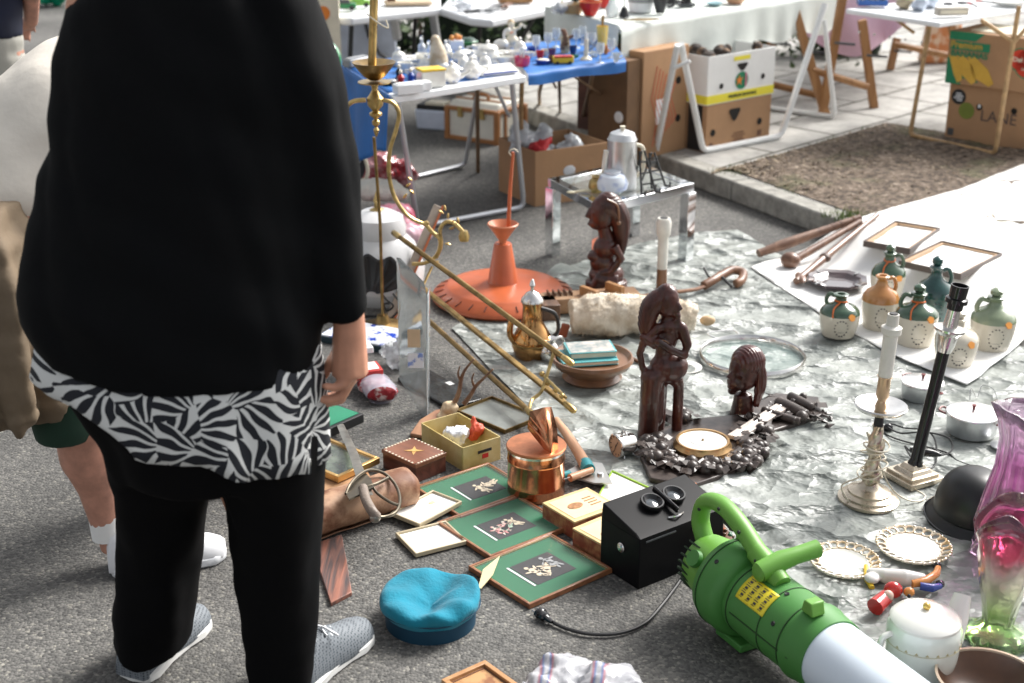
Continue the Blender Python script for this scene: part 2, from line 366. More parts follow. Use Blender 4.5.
def mm(op, a_, b_):
    n = nd(nt, 'ShaderNodeMath', operation=op)
    for i, v in enumerate((a_, b_)):
        if isinstance(v, (int, float)): n.inputs[i].default_value = v
        else: L(v, n.inputs[i])
    return n.outputs[0]
def noi(sc, det, ro=.6, src=None):
    n = nd(nt, 'ShaderNodeTexNoise'); n.inputs['Scale'].default_value = sc; n.inputs['Detail'].default_value = det; n.inputs['Roughness'].default_value = ro; L(src or tc.outputs['Object'], n.inputs[0]); return n
warp_ = nd(nt, 'ShaderNodeMix', data_type='RGBA', blend_type='LINEAR_LIGHT'); warp_.inputs[0].default_value = .05; L(tc.outputs['Object'], warp_.inputs[6]); L(noi(5, 4).outputs['Color'], warp_.inputs[7])
hh_ = 0.
rq = ramp(nt, (.42, g3(.08)), (.66, g3(.85))); L(noi(2.6, 3).outputs[0], rq.inputs[0]); nlo = rq.outputs[0]
for sc, k, rot, st_ in ((4, .3, .4, (1, 1.9, 1)), (9, .27, 1.2, (1, 1.5, 1)), (21, .26, .2, (1, 1.7, 1)), (48, .2, .9, (1, 1, 1))):     # facets between sharp creases
    mp = nd(nt, 'ShaderNodeMapping'); mp.inputs['Rotation'].default_value = (0, 0, rot); mp.inputs['Scale'].default_value = st_; L(warp_.outputs[2], mp.inputs[0])
    v = nd(nt, 'ShaderNodeTexVoronoi'); v.inputs['Scale'].default_value = sc; L(mp.outputs[0], v.inputs[0]); q = mm('MULTIPLY', v.outputs['Distance'], k / sc)
    if sc > 10: q = mm('MULTIPLY', q, nlo)
    hh_ = mm('ADD', hh_, q)
bp = nd(nt, 'ShaderNodeBump'); bp.inputs['Strength'].default_value = 1; bp.inputs['Distance'].default_value = 1.; L(hh_, bp.inputs['Height']); L(bp.outputs[0], b.inputs['Normal'])
r1 = ramp(nt, (.32, (.13, .145, .135)), (.5, (.26, .28, .262)), (.68, (.4, .42, .4))); L(noi(4, 9, .72).outputs[0], r1.inputs[0]); L(r1.outputs[0], b.inputs['Base Color'])
b.inputs['Roughness'].default_value = .46; b.inputs['Specular IOR Level'].default_value = .6
random.seed(11)
to = [P(*q) for q in ((452, 330), (500, 296), (556, 272), (585, 262), (640, 244), (700, 233), (738, 231), (790, 262), (850, 290), (960, 330), (1100, 370), (1200, 560), (1180, 760), (960, 735), (880, 662), (760, 575), (690, 528), (640, 500), (590, 462), (545, 425), (500, 380))]
crs = [(P(*a_), P(*b_), h_) for a_, b_, h_ in (((560, 300), (900, 520), .010), ((700, 240), (1000, 440), .008), ((640, 330), (790, 300), .007), ((720, 500), (960, 640), .011), ((700, 560), (900, 600), .008), ((760, 470), (940, 400), .008), ((600, 400), (760, 500), .008), ((820, 420), (880, 620), .007), ((500, 330), (620, 450), .009), ((870, 460), (1010, 520), .008), ((800, 560), (1000, 500), .006), ((650, 270), (700, 400), .006), ((740, 390), (860, 350), .009), ((780, 600), (840, 640), .012), ((830, 330), (760, 420), .006))]
def crease(x, y):
    q = Vector((x, y, 0)); o_ = 0
    for a_, b_, h_ in crs:
        d = b_ - a_; u = (q - a_).dot(d) / d.length_squared
        if -.05 < u < 1.05:
            p = a_ + d * u; n_ = .03 * mnoise.noise(Vector((x * 5, y * 5, h_ * 900))); s_ = (q - p).dot(Vector((-d.y, d.x, 0)).normalized()) + n_; f_ = max(0, 1 - abs(s_) / .022) if s_ < 0 else max(0, 1 - s_ / .06); o_ = max(o_, h_ * 1.3 * f_ ** 1.6 * min(1, (u + .05) * 8, (1.05 - u) * 8))
    return o_
def tz(x, y):
    e = Vector((x * 2.2, y * 3.3, 1)); f_ = Vector((x * 9 + y * 4, y * 7 - x * 3, 5))
    r_ = abs(mnoise.noise(e)); r2_ = 1 - abs(mnoise.noise(f_)) * 2
    return .004 + crease(x, y) + .004 * r_ + .003 * max(0, r2_) ** 3 + .002 * abs(mnoise.noise(Vector((x * 25, y * 25, 2)))) + (max(0, .05 * mnoise.noise(Vector((x * 5, y * 5, 8)))) if math.hypot(x - to[3].x, y - to[3].y) < .25 else 0)
o = sheet('tarpaulin', to, .014, tz, TARP)
tag(o, 'crumpled grey green plastic tarpaulin spread over the asphalt under the wares', 'tarpaulin')
wo = [P(750, 271), P(790, 247, .05), P(850, 226, PZ), P(905, 208, PZ), P(960, 193, PZ), P(1040, 162, PZ), P(1250, 130, PZ), P(1300, 250, PZ), P(1120, 300), P(1030, 340), P(967, 389), P(905, 365), P(850, 336), P(800, 305)]
def wz(x, y): return gz(x, y) + .012 + .006 * mnoise.noise(Vector((x * 3, y * 3, 2))) + .003 * abs(mnoise.noise(Vector((x * 9, y * 14, 7)))) + .006
o = sheet('ground_sheet', wo, .03, lambda x, y: max(wz(x, y), tz(x, y) + .004 if kdist(x, y) < 0 else 0), CLOTHW)
o.modifiers.new('s', 'SOLIDIFY').thickness = .002
tag(o, 'white sheet laid over the kerb edge under the stoneware jugs', 'ground sheet')
# dark hedge far behind the tables
def hedge(x, y, w_, h_, label, seed):
    random.seed(seed); t = thing('hedge', label, 'hedge', (x, y, 0))
    lf = B()
    for i in range(4500):
        px_, py_, pz_ = random.uniform(-w_ / 2, w_ / 2), random.gauss(0, .22), random.uniform(.05, h_) ; s_ = random.uniform(.02, .05)
        pz_ *= .8 + .3 * mnoise.noise(Vector((px_ * 1.4, 0, seed))); 
        lf.add([(-s_, 0, 0), (0, -s_ * .5, 0), (s_, 0, .01), (0, s_ * .5, 0)], [(0, 1, 2, 3)], Mx((px_, py_, pz_), random.uniform(-1.2, 1.2), random.uniform(-1, 1), random.uniform(0, 6)))
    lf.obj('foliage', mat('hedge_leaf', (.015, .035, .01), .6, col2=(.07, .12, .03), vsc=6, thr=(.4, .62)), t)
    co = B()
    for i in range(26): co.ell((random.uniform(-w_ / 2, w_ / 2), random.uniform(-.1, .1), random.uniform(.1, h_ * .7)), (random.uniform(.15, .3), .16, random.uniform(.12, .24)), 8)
    co.obj('dark_core', mat('hedge_core_shade', (.006, .014, .005), .9, var=.5, vsc=20, bump=1, bsc=30), t, remesh=.04)  # near-black lumps added to stand in for the shade inside the hedge
    tr = B()
    for i in range(9):
        x0 = -w_ / 2 + w_ * (i + .5) / 9; tr.tube([(x0, 0, 0), (x0 + .05, .02, h_ * .4), (x0 - .03, 0, h_ * .75)], [.02, .015, .006], 6)
    tr.obj('stems', BROWN, t)
    return t
# ================================================================= TABLES AND BACKGROUND
def quadtop(cs, z0, z1):
    b_ = B(); n = len(cs); vs = [(p.x, p.y, z0) for p in cs] + [(p.x, p.y, z1) for p in cs]
    b_.add(vs, [tuple(range(n))[::-1], tuple(range(n, 2 * n))] + [(i, (i + 1) % n, n + (i + 1) % n, n + i) for i in range(n)]); return b_
def local(t, pts): return [Vector(p) - t.location for p in pts]
# --- camping table with blue cloth
TZ = .68; PT = PZ + .68
FL, FR, BL = P(393, 97, TZ), P(526, 76, TZ), P(343, 65, TZ); BR = FR + (BL - FL)
t = thing('folding_table', 'folding camping table with grey tube legs and a blue cloth under white china', 'table', (FL.x, FL.y, 0))
o = quadtop(local(t, [FL, FR, BR, BL]), TZ - .03, TZ); o.obj('tabletop', WHITE, t, bevel=.004)
def utube(t, name, pts, r, m, n=40, seg=8):
    return B().tube(local(t, bez(pts, n)), r, seg).obj(name, m, t)
def ulegs(t, name, top1, bot1, bot2, top2, r, m, rad=.06):
    a, b1, b2, c_ = map(Vector, (top1, bot1, bot2, top2)); pts = [a]
    for p, q, s_ in ((a, b1, b2), (b1, b2, c_)):
        d1 = (p - q).normalized(); d2 = (s_ - q).normalized()
        pts += [q + d1 * rad, q + d1 * rad * .35 + d2 * rad * .05, q + d1 * rad * .05 + d2 * rad * .35, q + d2 * rad]
    pts.append(c_)
    return B().tube(local(t, pts), r, 8).obj(name, m, t)
ulegs(t, 'leg_frame', P(398, 103, TZ - .03), P(418, 227, .015), P(524, 207, .015), P(512, 83, TZ - .03), .013, GREYTUBE)
ulegs(t, 'leg_frame', FL.lerp(BL, .75) - Vector((0, 0, .03)), P(360, 190, .015), P(465, 165, .015), FR.lerp(BR, .7) - Vector((0, 0, .03)), .012, GREYTUBE)
ulegs(t, 'brace', P(495, 85, TZ - .04), P(507, 112, .5), P(508, 114, .49), P(509, 116, .47), .008, GREYTUBE, .01)
BLUEC = mat('blue_table_cloth', (.012, .13, .42), .55, var=.18, vsc=6, bump=.3, bsc=12, bdist=.01)
dX, dY = (FR - FL), (BL - FL)
def cl(u, v):
    p = FL + dX * (.0 + .97 * u) + dY * (.1 + .9 * v); return (p.x, p.y, TZ + .003 + .0015 * mnoise.noise(p * 8))
def clside(u, v):
    p = FL + dY * (.03 + .97 * u); n = Vector((-dY.y, dY.x, 0)).normalized()
    w_ = .018 * math.sin(u * 15) * v + .012 + .02 * v; ln = (.30 - .06 * math.cos(u * 5) + .05 * u)
    return (p.x + n.x * w_, p.y + n.y * w_, TZ + .004 - ln * v)
tcb = B().grid(cl, 14, 14).grid(clside, 40, 14); o = tcb.obj('tablecloth', BLUEC, sharp=180, solid=.002)
tag(o, 'blue cloth hanging down the left side of the table with white china', 'tablecloth')
# --- second blue table
c4 = [P(528, 75, TZ), P(626, 61, TZ), P(608, 36, TZ), P(506, 46, TZ)]
t = thing('folding_table', 'narrow table with brown tube legs under a blue plastic cloth of glassware', 'table', (c4[0].x, c4[0].y, 0))
quadtop(local(t, c4), TZ - .03, TZ).obj('tabletop', WHITE, t)
c4v = [Vector(p) for p in c4]
for a_, b_ in (((522, 79), (527, 178)), ((545, 76), (540, 108))): utube(t, 'leg', [P(a_[0], a_[1], TZ - .03), P((a_[0] + b_[0]) / 2 - 3, (a_[1] + b_[1]) / 2, .35), P(b_[0], b_[1], .0)], .011, TANTUBE)
utube(t, 'leg', [P(477, 66, TZ - .03), P(478, 172, .0)], .011, BROWNTUBE); utube(t, 'leg', [P(594, 68, TZ - .03), P(581, 126, .05)], .011, BROWNTUBE)
utube(t, 'leg', [P(559, 72, TZ - .03), P(560, 112, .1)], .009, BROWNTUBE); utube(t, 'brace', [P(567, 72, TZ - .03), P(622, 108, .28)], .006, BROWNTUBE)
utube(t, 'brace', [P(549, 74, TZ - .03), P(556, 88, .5)], .006, BROWNTUBE)
def cf(u, v):
    a_ = c4v[0].lerp(c4v[1], u); b_ = c4v[3].lerp(c4v[2], u)
    if v < .25: k = v / .25; n = (a_ - b_).normalized(); p = a_ + n * (.008 + .003 * math.sin(u * 22)); return (p.x, p.y, TZ + .004 - (.05 + .006 * math.sin(u * 9)) * (1 - k))
    p = a_.lerp(b_, (v - .25) / .75); return (p.x, p.y, TZ + .004 + .003 * mnoise.noise(p * 7))
o = B().grid(cf, 30, 20).obj('tablecloth', BLUEC, sharp=180); tag(o, 'blue plastic cloth with a wavy front edge under the glassware and yellow toy bus', 'tablecloth')
# --- white-cloth table on the pavement
A0, A1, A2 = P(620, 27, PT), P(842, -9, PT), P(546, 7, PT); A3 = A1 + (A2 - A0)
t = thing('folding_table', 'long table with white tube legs hidden under a pale draped cloth', 'table', (A0.x, A0.y, PZ))
quadtop(local(t, [A0, A1, A3, A2]), .65, .68).obj('tabletop', WHITE, t)
WT = mat('white_enamel_tube', (.75, .76, .75), .35, var=.04)
zt = PT - .04
apx = U(681, 44, P(681, 166, PZ).y); apl = Vector((apx.x, apx.y, apx.z))
ulegs(t, 'leg_frame', apl, P(703, 151, PZ + .015), P(781, 136, PZ + .015), U(825, 4, P(781, 136, PZ).y + .2), .017, WT)
utube(t, 'leg', [apl + Vector((-.02, -.03, 0)), P(652, 171, .0)], .017, WT)
ulegs(t, 'leg_frame', U(824, 20, P(830, 118, PZ).y), P(835, 117, PZ + .015), P(770, 108, PZ + .015), P(768, 106, PZ + .015), .015, WT)
utube(t, 'brace', [U(674, 68, apx.y), U(690, 61, apx.y - .02)], .01, WT)
PALE = mat('pale_cloth', (.66, .7, .66), .85, var=.06, vsc=5, bump=.15, bsc=12, bdist=.015)
def c3(u, v):
    # v 0..0.35 front drop, rest top
    hang = .22 + .02 * math.sin(u * 30) + (.26 * max(0, 1 - u * 14) ** 1) - .05 * math.sin(min(1, u * 3) * 3.14) * 0
    a_ = A0.lerp(A1, u); b_ = A2.lerp(A3, u); n = (a_ - b_).normalized()
    if v < .35:
        k = 1 - v / .35; fold = (.012 + .026 * k * (.5 + .5 * math.sin(u * 55 + 2 * math.sin(u * 9)))) * (.6 if k < .99 else .7); p = a_ + n * (fold + .01); return (p.x, p.y, PT + .005 - hang * k)
    p = a_.lerp(b_, (v - .35) / .65); return (p.x, p.y, PT + .005 + .003 * mnoise.noise(p * 6))
def c3s(u, v):
    p = A0.lerp(A2, u); d = (A0 - A1).normalized(); k = v; hang = .24 + .24 * max(0, 1 - u * 4) + .03 * math.sin(u * 13)
    p = p + d * (.01 + .04 * k * (.5 + .5 * math.sin(u * 18))); return (p.x, p.y, PT + .005 - hang * k)
o = B().grid(c3, 140, 30).grid(c3s, 40, 14).obj('tablecloth', PALE, sharp=180); tag(o, 'pale cloth draped over the long table above the banana boxes, one corner hanging low', 'tablecloth')
# --- right-hand folding table
q = [P(846, 9, PT), P(940, 23, PT), P(1075, 2, PT), P(985, -9, PT)]
t = thing('folding_table', 'white topped folding table with tan tube legs standing on the soil verge', 'table', (q[1].x, q[1].y, PZ))
quadtop(local(t, q), .655, .68).obj('tabletop', WHITE, t, bevel=.004)
rv = B()
for k in range(1, 6):
    p = q[0].lerp(q[1], k / 6); rv.ell(tuple(p - t.location + Vector((0, -.004, -.012 - PZ))), .007, 8)
rv.obj('rivets', SILVER, t)
D1 = P(909, 137, PZ).y
lA, lB = P(910, 135, PZ + .015), P(995, 154, PZ + .015)
ulegs(t, 'leg_frame', Vector((lA.x, lA.y, PT - .03)) + Vector((.05, 0, 0)), lA, lB, U(1019, 6, lB.y), .013, TANTUBE, .05)
utube(t, 'brace', [U(897, 20, lA.y), U(914, 33, lA.y)], .009, TANTUBE); utube(t, 'brace', [U(981, 20, lB.y), U(1014, 42, lB.y)], .011, TANTUBE); utube(t, 'brace', [U(1014, 42, lB.y), U(1032, 22, lB.y)], .011, TANTUBE)
# --- trestles
def beam(b_, p, q_, w_, d_):
    p, q_ = Vector(p), Vector(q_); ax = (q_ - p); L_ = ax.length; z = ax.normalized(); x = Vector((1, .25, 0)).normalized(); y = z.cross(x).normalized(); x = y.cross(z)
    M = Matrix(((x.x, y.x, z.x, 0), (x.y, y.y, z.y, 0), (x.z, y.z, z.z, 0), (0, 0, 0, 1))); M = Matrix.Translation((p + q_) / 2) @ M
    b_.box((0, 0, 0), (w_, d_, L_), M); return b_
def trestle(label, legs, cross, dx=0):
    bs = [P(l[2], l[3], PZ) for l in legs]; Y0 = bs[0].y
    t = thing('trestle', label, 'trestle', (bs[0].x, bs[0].y, PZ), group='wooden trestles under the stall tables')
    for l, bb in zip(legs, bs): 
        top = U(l[0], l[1], bb.y + .05 * (1 if bb.y < Y0 + .1 else -1)); beam(B(), *local(t, [top, bb]), .05, .032).obj('leg', PINE, t, bevel=.003)
    for c in cross: beam(B(), *local(t, [U(c[0], c[1], Y0 + .02), U(c[2], c[3], Y0 + .02)]), .022, .045).obj('crossbar', PINE, t, bevel=.003)
    hb = B()
    for l in legs[:2]:
        m_ = U((l[0] * .6 + l[2] * .4), (l[1] * .6 + l[3] * .4), Y0 - .02); hb.tube(local(t, [m_, m_ + Vector((.12, 0, -.01))]), .008, 6)
    hb.obj('hinge_strap', DGREY, t)
    return t
trestle('wooden trestle right of the white banana box with a low rail', [(775, 5, 766, 100), (794, 8, 826, 116)], [(770, 84, 828, 98)])
trestle('wooden trestle with thick splayed legs below the pink cloth', [(843, -6, 822, 116), (862, 20, 874, 108)], [(812, 70, 868, 87)])
trestle('wooden trestle farthest back, between the pink cloth and fruit cartons', [(897, 38, 890, 70), (950, 20, 960, 66)], [(893, 44, 960, 58)])
# pink cloth table
pq = [P(812, -14, PT), P(930, -10, PT), P(960, -34, PT), P(850, -40, PT)]
t = thing('trestle_tabletop', 'board lying on the trestles under the pink cloth', 'tabletop', (pq[0].x, pq[0].y, PT))
quadtop(local(t, [Vector((p.x, p.y, PT)) for p in pq]), -.02, .0).obj('board', PINE, t)
PINKC = mat('pink_cloth', (.78, .55, .68), .9, var=.08, vsc=5, bump=.2, bsc=16, bdist=.01)
def pc(u, v):
    a_ = pq[0].lerp(pq[1], u); b_ = pq[3].lerp(pq[2], u); n = (a_ - b_).normalized()
    hang = .20 + .22 * math.sin(min(1, .12 + u * 1.05) * 3.14) 
    if v < .5: k = 1 - v / .5; p = a_ + n * (.015 + (.02 + .1 * k) * (.5 + .5 * math.sin(u * 19 + 2 * math.sin(k * 2 + u * 5)))); return (p.x, p.y, PT + .006 - hang * k)
    p = a_.lerp(b_, (v - .5) / .5); return (p.x, p.y, PT + .006)
o = B().grid(pc, 50, 24).obj('tablecloth', PINKC, sharp=180); tag(o, 'pale pink cloth sagging over the front of the trestle table', 'tablecloth')
# --- two white plastic tables at the back
def back_table(cs, label, legs):
    z = TZ + .03; c = [P(x, y, z) for x, y in cs]; t = thing('folding_table', label, 'table', (c[0].x, c[0].y, 0))
    quadtop(local(t, c), z - .045, z).obj('tabletop', WHITE, t, bevel=.012, bseg=3)
    for l in legs:
        a_ = P(l[0], l[1], z - .05); a_.y += .1; utube(t, 'leg', [a_, U(l[2], l[3], a_.y + .1)], l[4], l[5], 8)
    return t
back_table([(296, 1), (322, 16), (352, 18), (441, 8), (440, -10), (300, -14)], 'white plastic folding table at the back left with toy cars on it', [(391, 12, 397, 38, .03, WHITE), (350, 18, 350, 60, .015, DGREY), (431, 8, 437, 40, .028, GREYTUBE), (415, 8, 413, 60, .014, BLACKM)])
back_table([(440, 8), (470, 18), (492, 20), (575, 3), (560, -12), (452, -6)], 'white plastic folding table at the back centre with tools on it', [(540, 10, 520, 42, .012, BLACKM), (480, 15, 478, 60, .014, BLACKM)])
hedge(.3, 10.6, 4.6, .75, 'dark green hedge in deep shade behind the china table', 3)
# dark fabric backdrop below hedge/back tables
# cooler-like white crates on the left under the back table
t = thing('storage_box', 'white plastic storage box with a black strap behind the brass lamp pole', 'box', P(352, 118, 0) + Vector((-.12, .9, 0)), .2)
B().box((0, 0, .28), (.62, .4, .56), tp=(1.04, 1.04)).obj('tub', mat('bluish_white', (.6, .66, .78), .4), t, bevel=.015); B().box((0, 0, .565), (.67, .45, .03)).obj('lid', WHITE, t, bevel=.01)
B().tube([(.1, -.215, .55), (.13, -.23, .4), (.2, -.24, .28), (.32, -.24, .2)], .012).obj('strap', BLACKM, t)
B().tube([(-.3, -.225, .2), (.1, -.225, .22)], .01).obj('handle', BLACKM, t)
t = thing('carton', 'small beige carton with an orange print at the back left beside the black jacket', 'carton', (P(325, 40, .55).x, 8.2, 0), .1)
B().box((0, 0, .42), (.22, .2, .84)).obj('body', CREAM, t); B().lathe([(.001, 0), (.04, 0), (.04, .002), (.001, .002)], (0, 0, 0), 20, Mx((.02, -.102, .74), rx=R(90))).obj('print', ORANGE, t)
o = B().ell((0, 0, 0), (.07, .07, .085), 20).lathe([(.002, .075), (.014, .08), (.02, .1), (.002, .11)], seg=10).obj('balloon', mat('green_balloon', (.01, .22, .07), .12, coat=1)); tag(o, 'shiny green balloon beside the black jacket sleeve', 'balloon', loc=U(326, 60, 6.3))
# ---------------------------------------------------------------- cartons
def frontbox(pl, pr, zb):
    a_, b_ = P(*pl, zb), P(*pr, zb); return a_, (b_ - a_).length, ang(a_, b_)
def holeparts(t, spots, gp=None, gdim=None):
    for sp_ in spots: holes(B(), [sp_]).obj('hand_hole', HOLE, t)
    if gp: grip(B(), *gp).obj('hand_grip', HOLE, t)
def holes(b_, spots, y=-.0015):
    for x, z, r in spots: b_.lathe([(.001, 0), (r, 0), (r, .0015), (.001, .0015)], (0, 0, 0), 20, Mx((x, y, z), rx=R(90)))
    return b_
def grip(b_, x, z, w_, h_, y=-.0015):
    b_.prism([(-w_, h_ * .5), (-w_ * .85, h_), (w_ * .85, h_), (w_, h_ * .5), (w_ * .35, -h_), (0, -h_ * 1.3), (-w_ * .35, -h_)], 0, .0015, Mx((x, y, z), rx=R(90))); return b_
def opencarton(t, w_, d_, h_, m, th=.006, flaps=(), inner=CARDD):
    b_ = B(); b_.box((w_ / 2, th / 2, h_ / 2), (w_, th, h_)); b_.box((w_ / 2, d_ - th / 2, h_ / 2), (w_, th, h_)); b_.box((th / 2, d_ / 2, h_ / 2), (th, d_ - 2 * th, h_)); b_.box((w_ - th / 2, d_ / 2, h_ / 2), (th, d_ - 2 * th, h_)); b_.box((w_ / 2, d_ / 2, th / 2), (w_ - 2 * th, d_ - 2 * th, th))
    return b_.obj('body', m, t, bevel=.002)
HOLE = mat('hole_shadow', (.01, .008, .006), .9)
# lower brown carton
a_, w_, r_ = frontbox((705, 153), (769, 139), PZ)
h1 = HZ(153, 106, PZ); t = thing('carton', 'brown fruit carton at the bottom of the pair beneath the white banana box', 'carton', a_, r_)
B().box((w_ / 2, .2, h1 / 2), (w_, .4, h1)).obj('body', CARD, t, bevel=.004)
holeparts(t, [(w_ * .1, h1 * .4, .019), (w_ * .82, h1 * .45, .019)], (w_ * .42, h1 * .72, .045, .03))
B().box((-.0015, .08, h1 / 2), (.002, .1, h1 * .96)).obj('black_label', BLACKM, t)
pr_ = B()
for k, (x, z, l_) in enumerate([(.3, .3, .14), (.3, .24, .18), (.3, .18, .12), (.3, .13, .16)]): pr_.box((w_ * .5, -.001, h1 * z), (l_ * .6, .001, .006))
pr_.box((w_ * .83, -.001, h1 * .2), (.035, .001, .03)); pr_.lathe([(.001, 0), (.018, 0), (.018, .001), (.001, .001)], seg=16, M=Mx((w_ * .08, 0, h1 * .12), rx=R(90))); pr_.obj('print', BROWN, t)
# white banana box
ha = h1; a2_ = P(703, 106, PZ + h1) if False else a_ + Vector((-.005, -.005, h1)); h2 = U(703, 57, a_.y).z - a2_.z
t = thing('carton', 'white and yellow banana box stacked on the brown carton', 'carton', a2_, r_)
WB = mat('white_carton', (.76, .76, .74), .7, var=.04); w2 = w_ * 1.03
opencarton(t, w2, .42, h2, WB)
YB = mat('yellow_print', (.78, .68, .05), .6, var=.04)
B().box((w2 / 2, -.001, .028), (w2, .0015, .045)).box((-.001, .21, .028), (.0015, .42, .045)).obj('yellow_band', YB, t)
B().box((w2 * .49, -.001, h2 * .88), (.13, .0015, .022)).box((w2 * .49, .42 - .01, h2 - .015), (w2 * .9, .0015, .02)).obj('yellow_label', YB, t)
holeparts(t, [(w2 * .2, h2 * .36, .015), (w2 * .82, h2 * .42, .015)], (w2 * .5, h2 * .7, .042, .018))
B().lathe([(.001, 0), (.052, 0), (.052, .001), (.001, .001)], seg=28, M=Mx((w2 * .5, -.0005, h2 * .41), rx=R(90), s=(1, .9, 1))).obj('round_emblem', mat('emblem_green', (.01, .2, .09), .6), t)
B().prism([(.0, .03), (.008, .008), (.03, .012), (.012, -.003), (.018, -.028), (0, -.01), (-.02, -.026), (-.012, 0), (-.03, .008), (-.008, .01)], 0, .001, Mx((w2 * .46, -.003, h2 * .42), rx=R(90))).obj('star_print', ORANGE, t)
B().box((w2 * .56, -.003, h2 * .42), (.012, .001, .07)).obj('figure_print', PINK, t)
text('PREMIUM BANANAS', .025, mat('dark_print', (.03, .05, .02), .7), t, Mx((w2 * .52, -.0025, .028), rx=R(90)), bold=.0006)
o = B()
random.seed(7)
for k in range(9): o.ell((random.uniform(.06, w2 - .06), random.uniform(.06, .34), h2 - .02 + random.uniform(-.01, .02)), (random.uniform(.03, .06), random.uniform(.02, .04), .03), 10)
o = o.obj('cloth_pile', mat('dark_rags', (.03, .02, .015), .8, col2=(.3, .18, .1), vsc=8, thr=(.5, .6))); tag(o, 'dark bundled rags and odds heaped inside the white banana box', 'rags'); o.location = t.location; o.rotation_euler = t.rotation_euler
# upright brown carton
a_, w_, r_ = frontbox((641, 165), (686, 153), PZ); h_ = HZ(160, 52, PZ)
t = thing('carton', 'tall brown carton standing on end with red scribbles and a white label', 'carton', a_ + Vector((.005, .1, 0)), r_)
B().box((w_ / 2, .13, h_ / 2), (w_, .26, h_)).obj('body', CARD, t, bevel=.004)
holeparts(t, [(w_ * .78, h_ * .68, .02), (w_ * .8, h_ * .32, .02)])
B().box((w_ * .38, -.001, h_ * .42), (.055, .0015, .13)).obj('label_sticker', WHITE, t)
sc = B()
for k in range(7):
    x = w_ * (.25 + .07 * k); sc.tube([(x, -.001, h_ * (.1 + .03 * k)), (x + .03, -.001, h_ * .35), (x - .02, -.001, h_ * .55), (x + .02, -.001, h_ * (.85 - .03 * k))], .0035, 4)
sc.obj('scribble', mat('red_crayon', (.6, .17, .1), .8), t)
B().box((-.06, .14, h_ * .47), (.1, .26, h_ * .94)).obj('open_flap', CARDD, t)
B().ell((-.113, .06, h_ * .42), (.004, .03, .03), 12).obj('hole_light', WHITE, t)
# dark wooden box
a_, w_, r_ = frontbox((606, 133), (622, 128), PZ)
t = thing('wooden_box', 'dark red brown wooden box standing upright beneath the pale tablecloth', 'box', a_, r_)
B().box((.045, .1, .28), (.09, .2, .56)).obj('body', wood('mahogany', (.06, .02, .012), (.14, .05, .03), 14, .5), t, bevel=.004); B().box((.045, -.003, .28), (.07, .006, .5)).obj('front_panel', wood('mahogany', (.06, .02, .012), (.14, .05, .03)), t, bevel=.003)
# box with plastic bags
a_, w_, r_ = frontbox((535, 207), (606, 196), 0); h_ = HZ(207, 152, 0)
t = thing('carton', 'open brown carton with an oval hand hole holding plastic bags, beside the chrome table', 'carton', a_, r_)
opencarton(t, w_, .36, h_, CARD)
B().ell((w_ * .47, -.001, h_ * .58), (.035, .003, .025), 20).obj('hand_hole', mat('foil_seen', (.6, .62, .65), .3), t)
def baglump(name, label, cat, pts, m, seed, a=.03, sc=.06, vox=.012):
    b_ = B()
    for c, r in pts: b_.ell(c, r, 12)
    o = b_.obj(name, m, remesh=vox, smooth=4, disp=a, dsc=sc)
    push(o.data, lambda c, n: -abs(mnoise.noise(c * (1 / sc) * 2.2 + Vector((seed, 0, 0)))) * a * .6)
    o['label'] = label; o['category'] = cat; return o
GB = mat('grey_film', (.5, .53, .56), .25, var=.2, vsc=9, coat=.3, bump=.6, bsc=25, bdist=.01)
c = t.location
o = baglump('plastic_bag', 'crumpled translucent grey plastic bag on top of the open carton', 'plastic bag', [((.1, .2, .2), (.1, .12, .12)), ((.05, .22, .28), (.07, .08, .1)), ((.17, .2, .27), (.05, .07, .07))], GB, 1); o.location = c; o.rotation_euler = t.rotation_euler
o = baglump('plastic_bag', 'pale grey knotted plastic bag at the right end of the open carton', 'plastic bag', [((.28, .16, .17), (.08, .1, .1)), ((.3, .14, .25), (.05, .05, .06))], GB, 2); o.location = c; o.rotation_euler = t.rotation_euler
o = baglump('cloth_bundle', 'red cloth bundle pushed into the front of the open carton', 'cloth', [((.07, .07, h_), (.055, .05, .04)), ((.11, .08, h_ + .01), (.04, .04, .03))], mat('red_cloth', (.4, .015, .02), .7), 3); o.location = c; o.rotation_euler = t.rotation_euler
# stack of two fruit cartons on the right
a_, w_, r_ = frontbox((944, 139), (1048, 156), PZ); h1 = HZ(139, 82, PZ)
t = thing('carton', 'brown carton with handwriting and round stickers, bottom of the right stack', 'carton', a_, r_)
B().box((w_ / 2, .2, h1 / 2), (w_, .4, h1)).obj('body', CARD, t, bevel=.004)
def disc(b_, x, z, r, y=-.001, s=(1, 1, 1)): return b_.lathe([(.0005, 0), (r, 0), (r, .0012), (.0005, .0012)], seg=26, M=Mx((x, y, z), rx=R(90), s=s))
W = w_
disc(B(), W * .1, h1 * .77, .042).obj('black_sticker', BLACKM, t); disc(B(), W * .19, h1 * .55, .045, -.002).obj('green_sticker', mat('olive_print', (.16, .2, .03), .7), t)
lb_ = B()
for k, (dx, l_) in enumerate(((0, .03), (.004, .045), (-.002, .05), (.006, .03))): lb_.box((W * .1 + dx, -.004, h1 * .77 + .018 - .012 * k), (l_, .001, .006))
lb_.obj('sticker_print', WHITE, t)
holeparts(t, [(W * .31, h1 * .64, .017), (W * .64, h1 * .66, .017)])
disc(B(), W * .31, h1 * .66, .01, -.003, (.7, 1, 1)).obj('hole_light', WHITE, t)
text('LANE', .085, mat('pen', (.1, .07, .06), .7), t, Mx((W * .5, -.0015, h1 * .5), rx=R(90)))
B().box((W * .055, -.001, h1 * .15), (.035, .001, .04)).obj('small_logo', DGREY, t)
h2 = U(940, 30, a_.y).z - PZ - h1
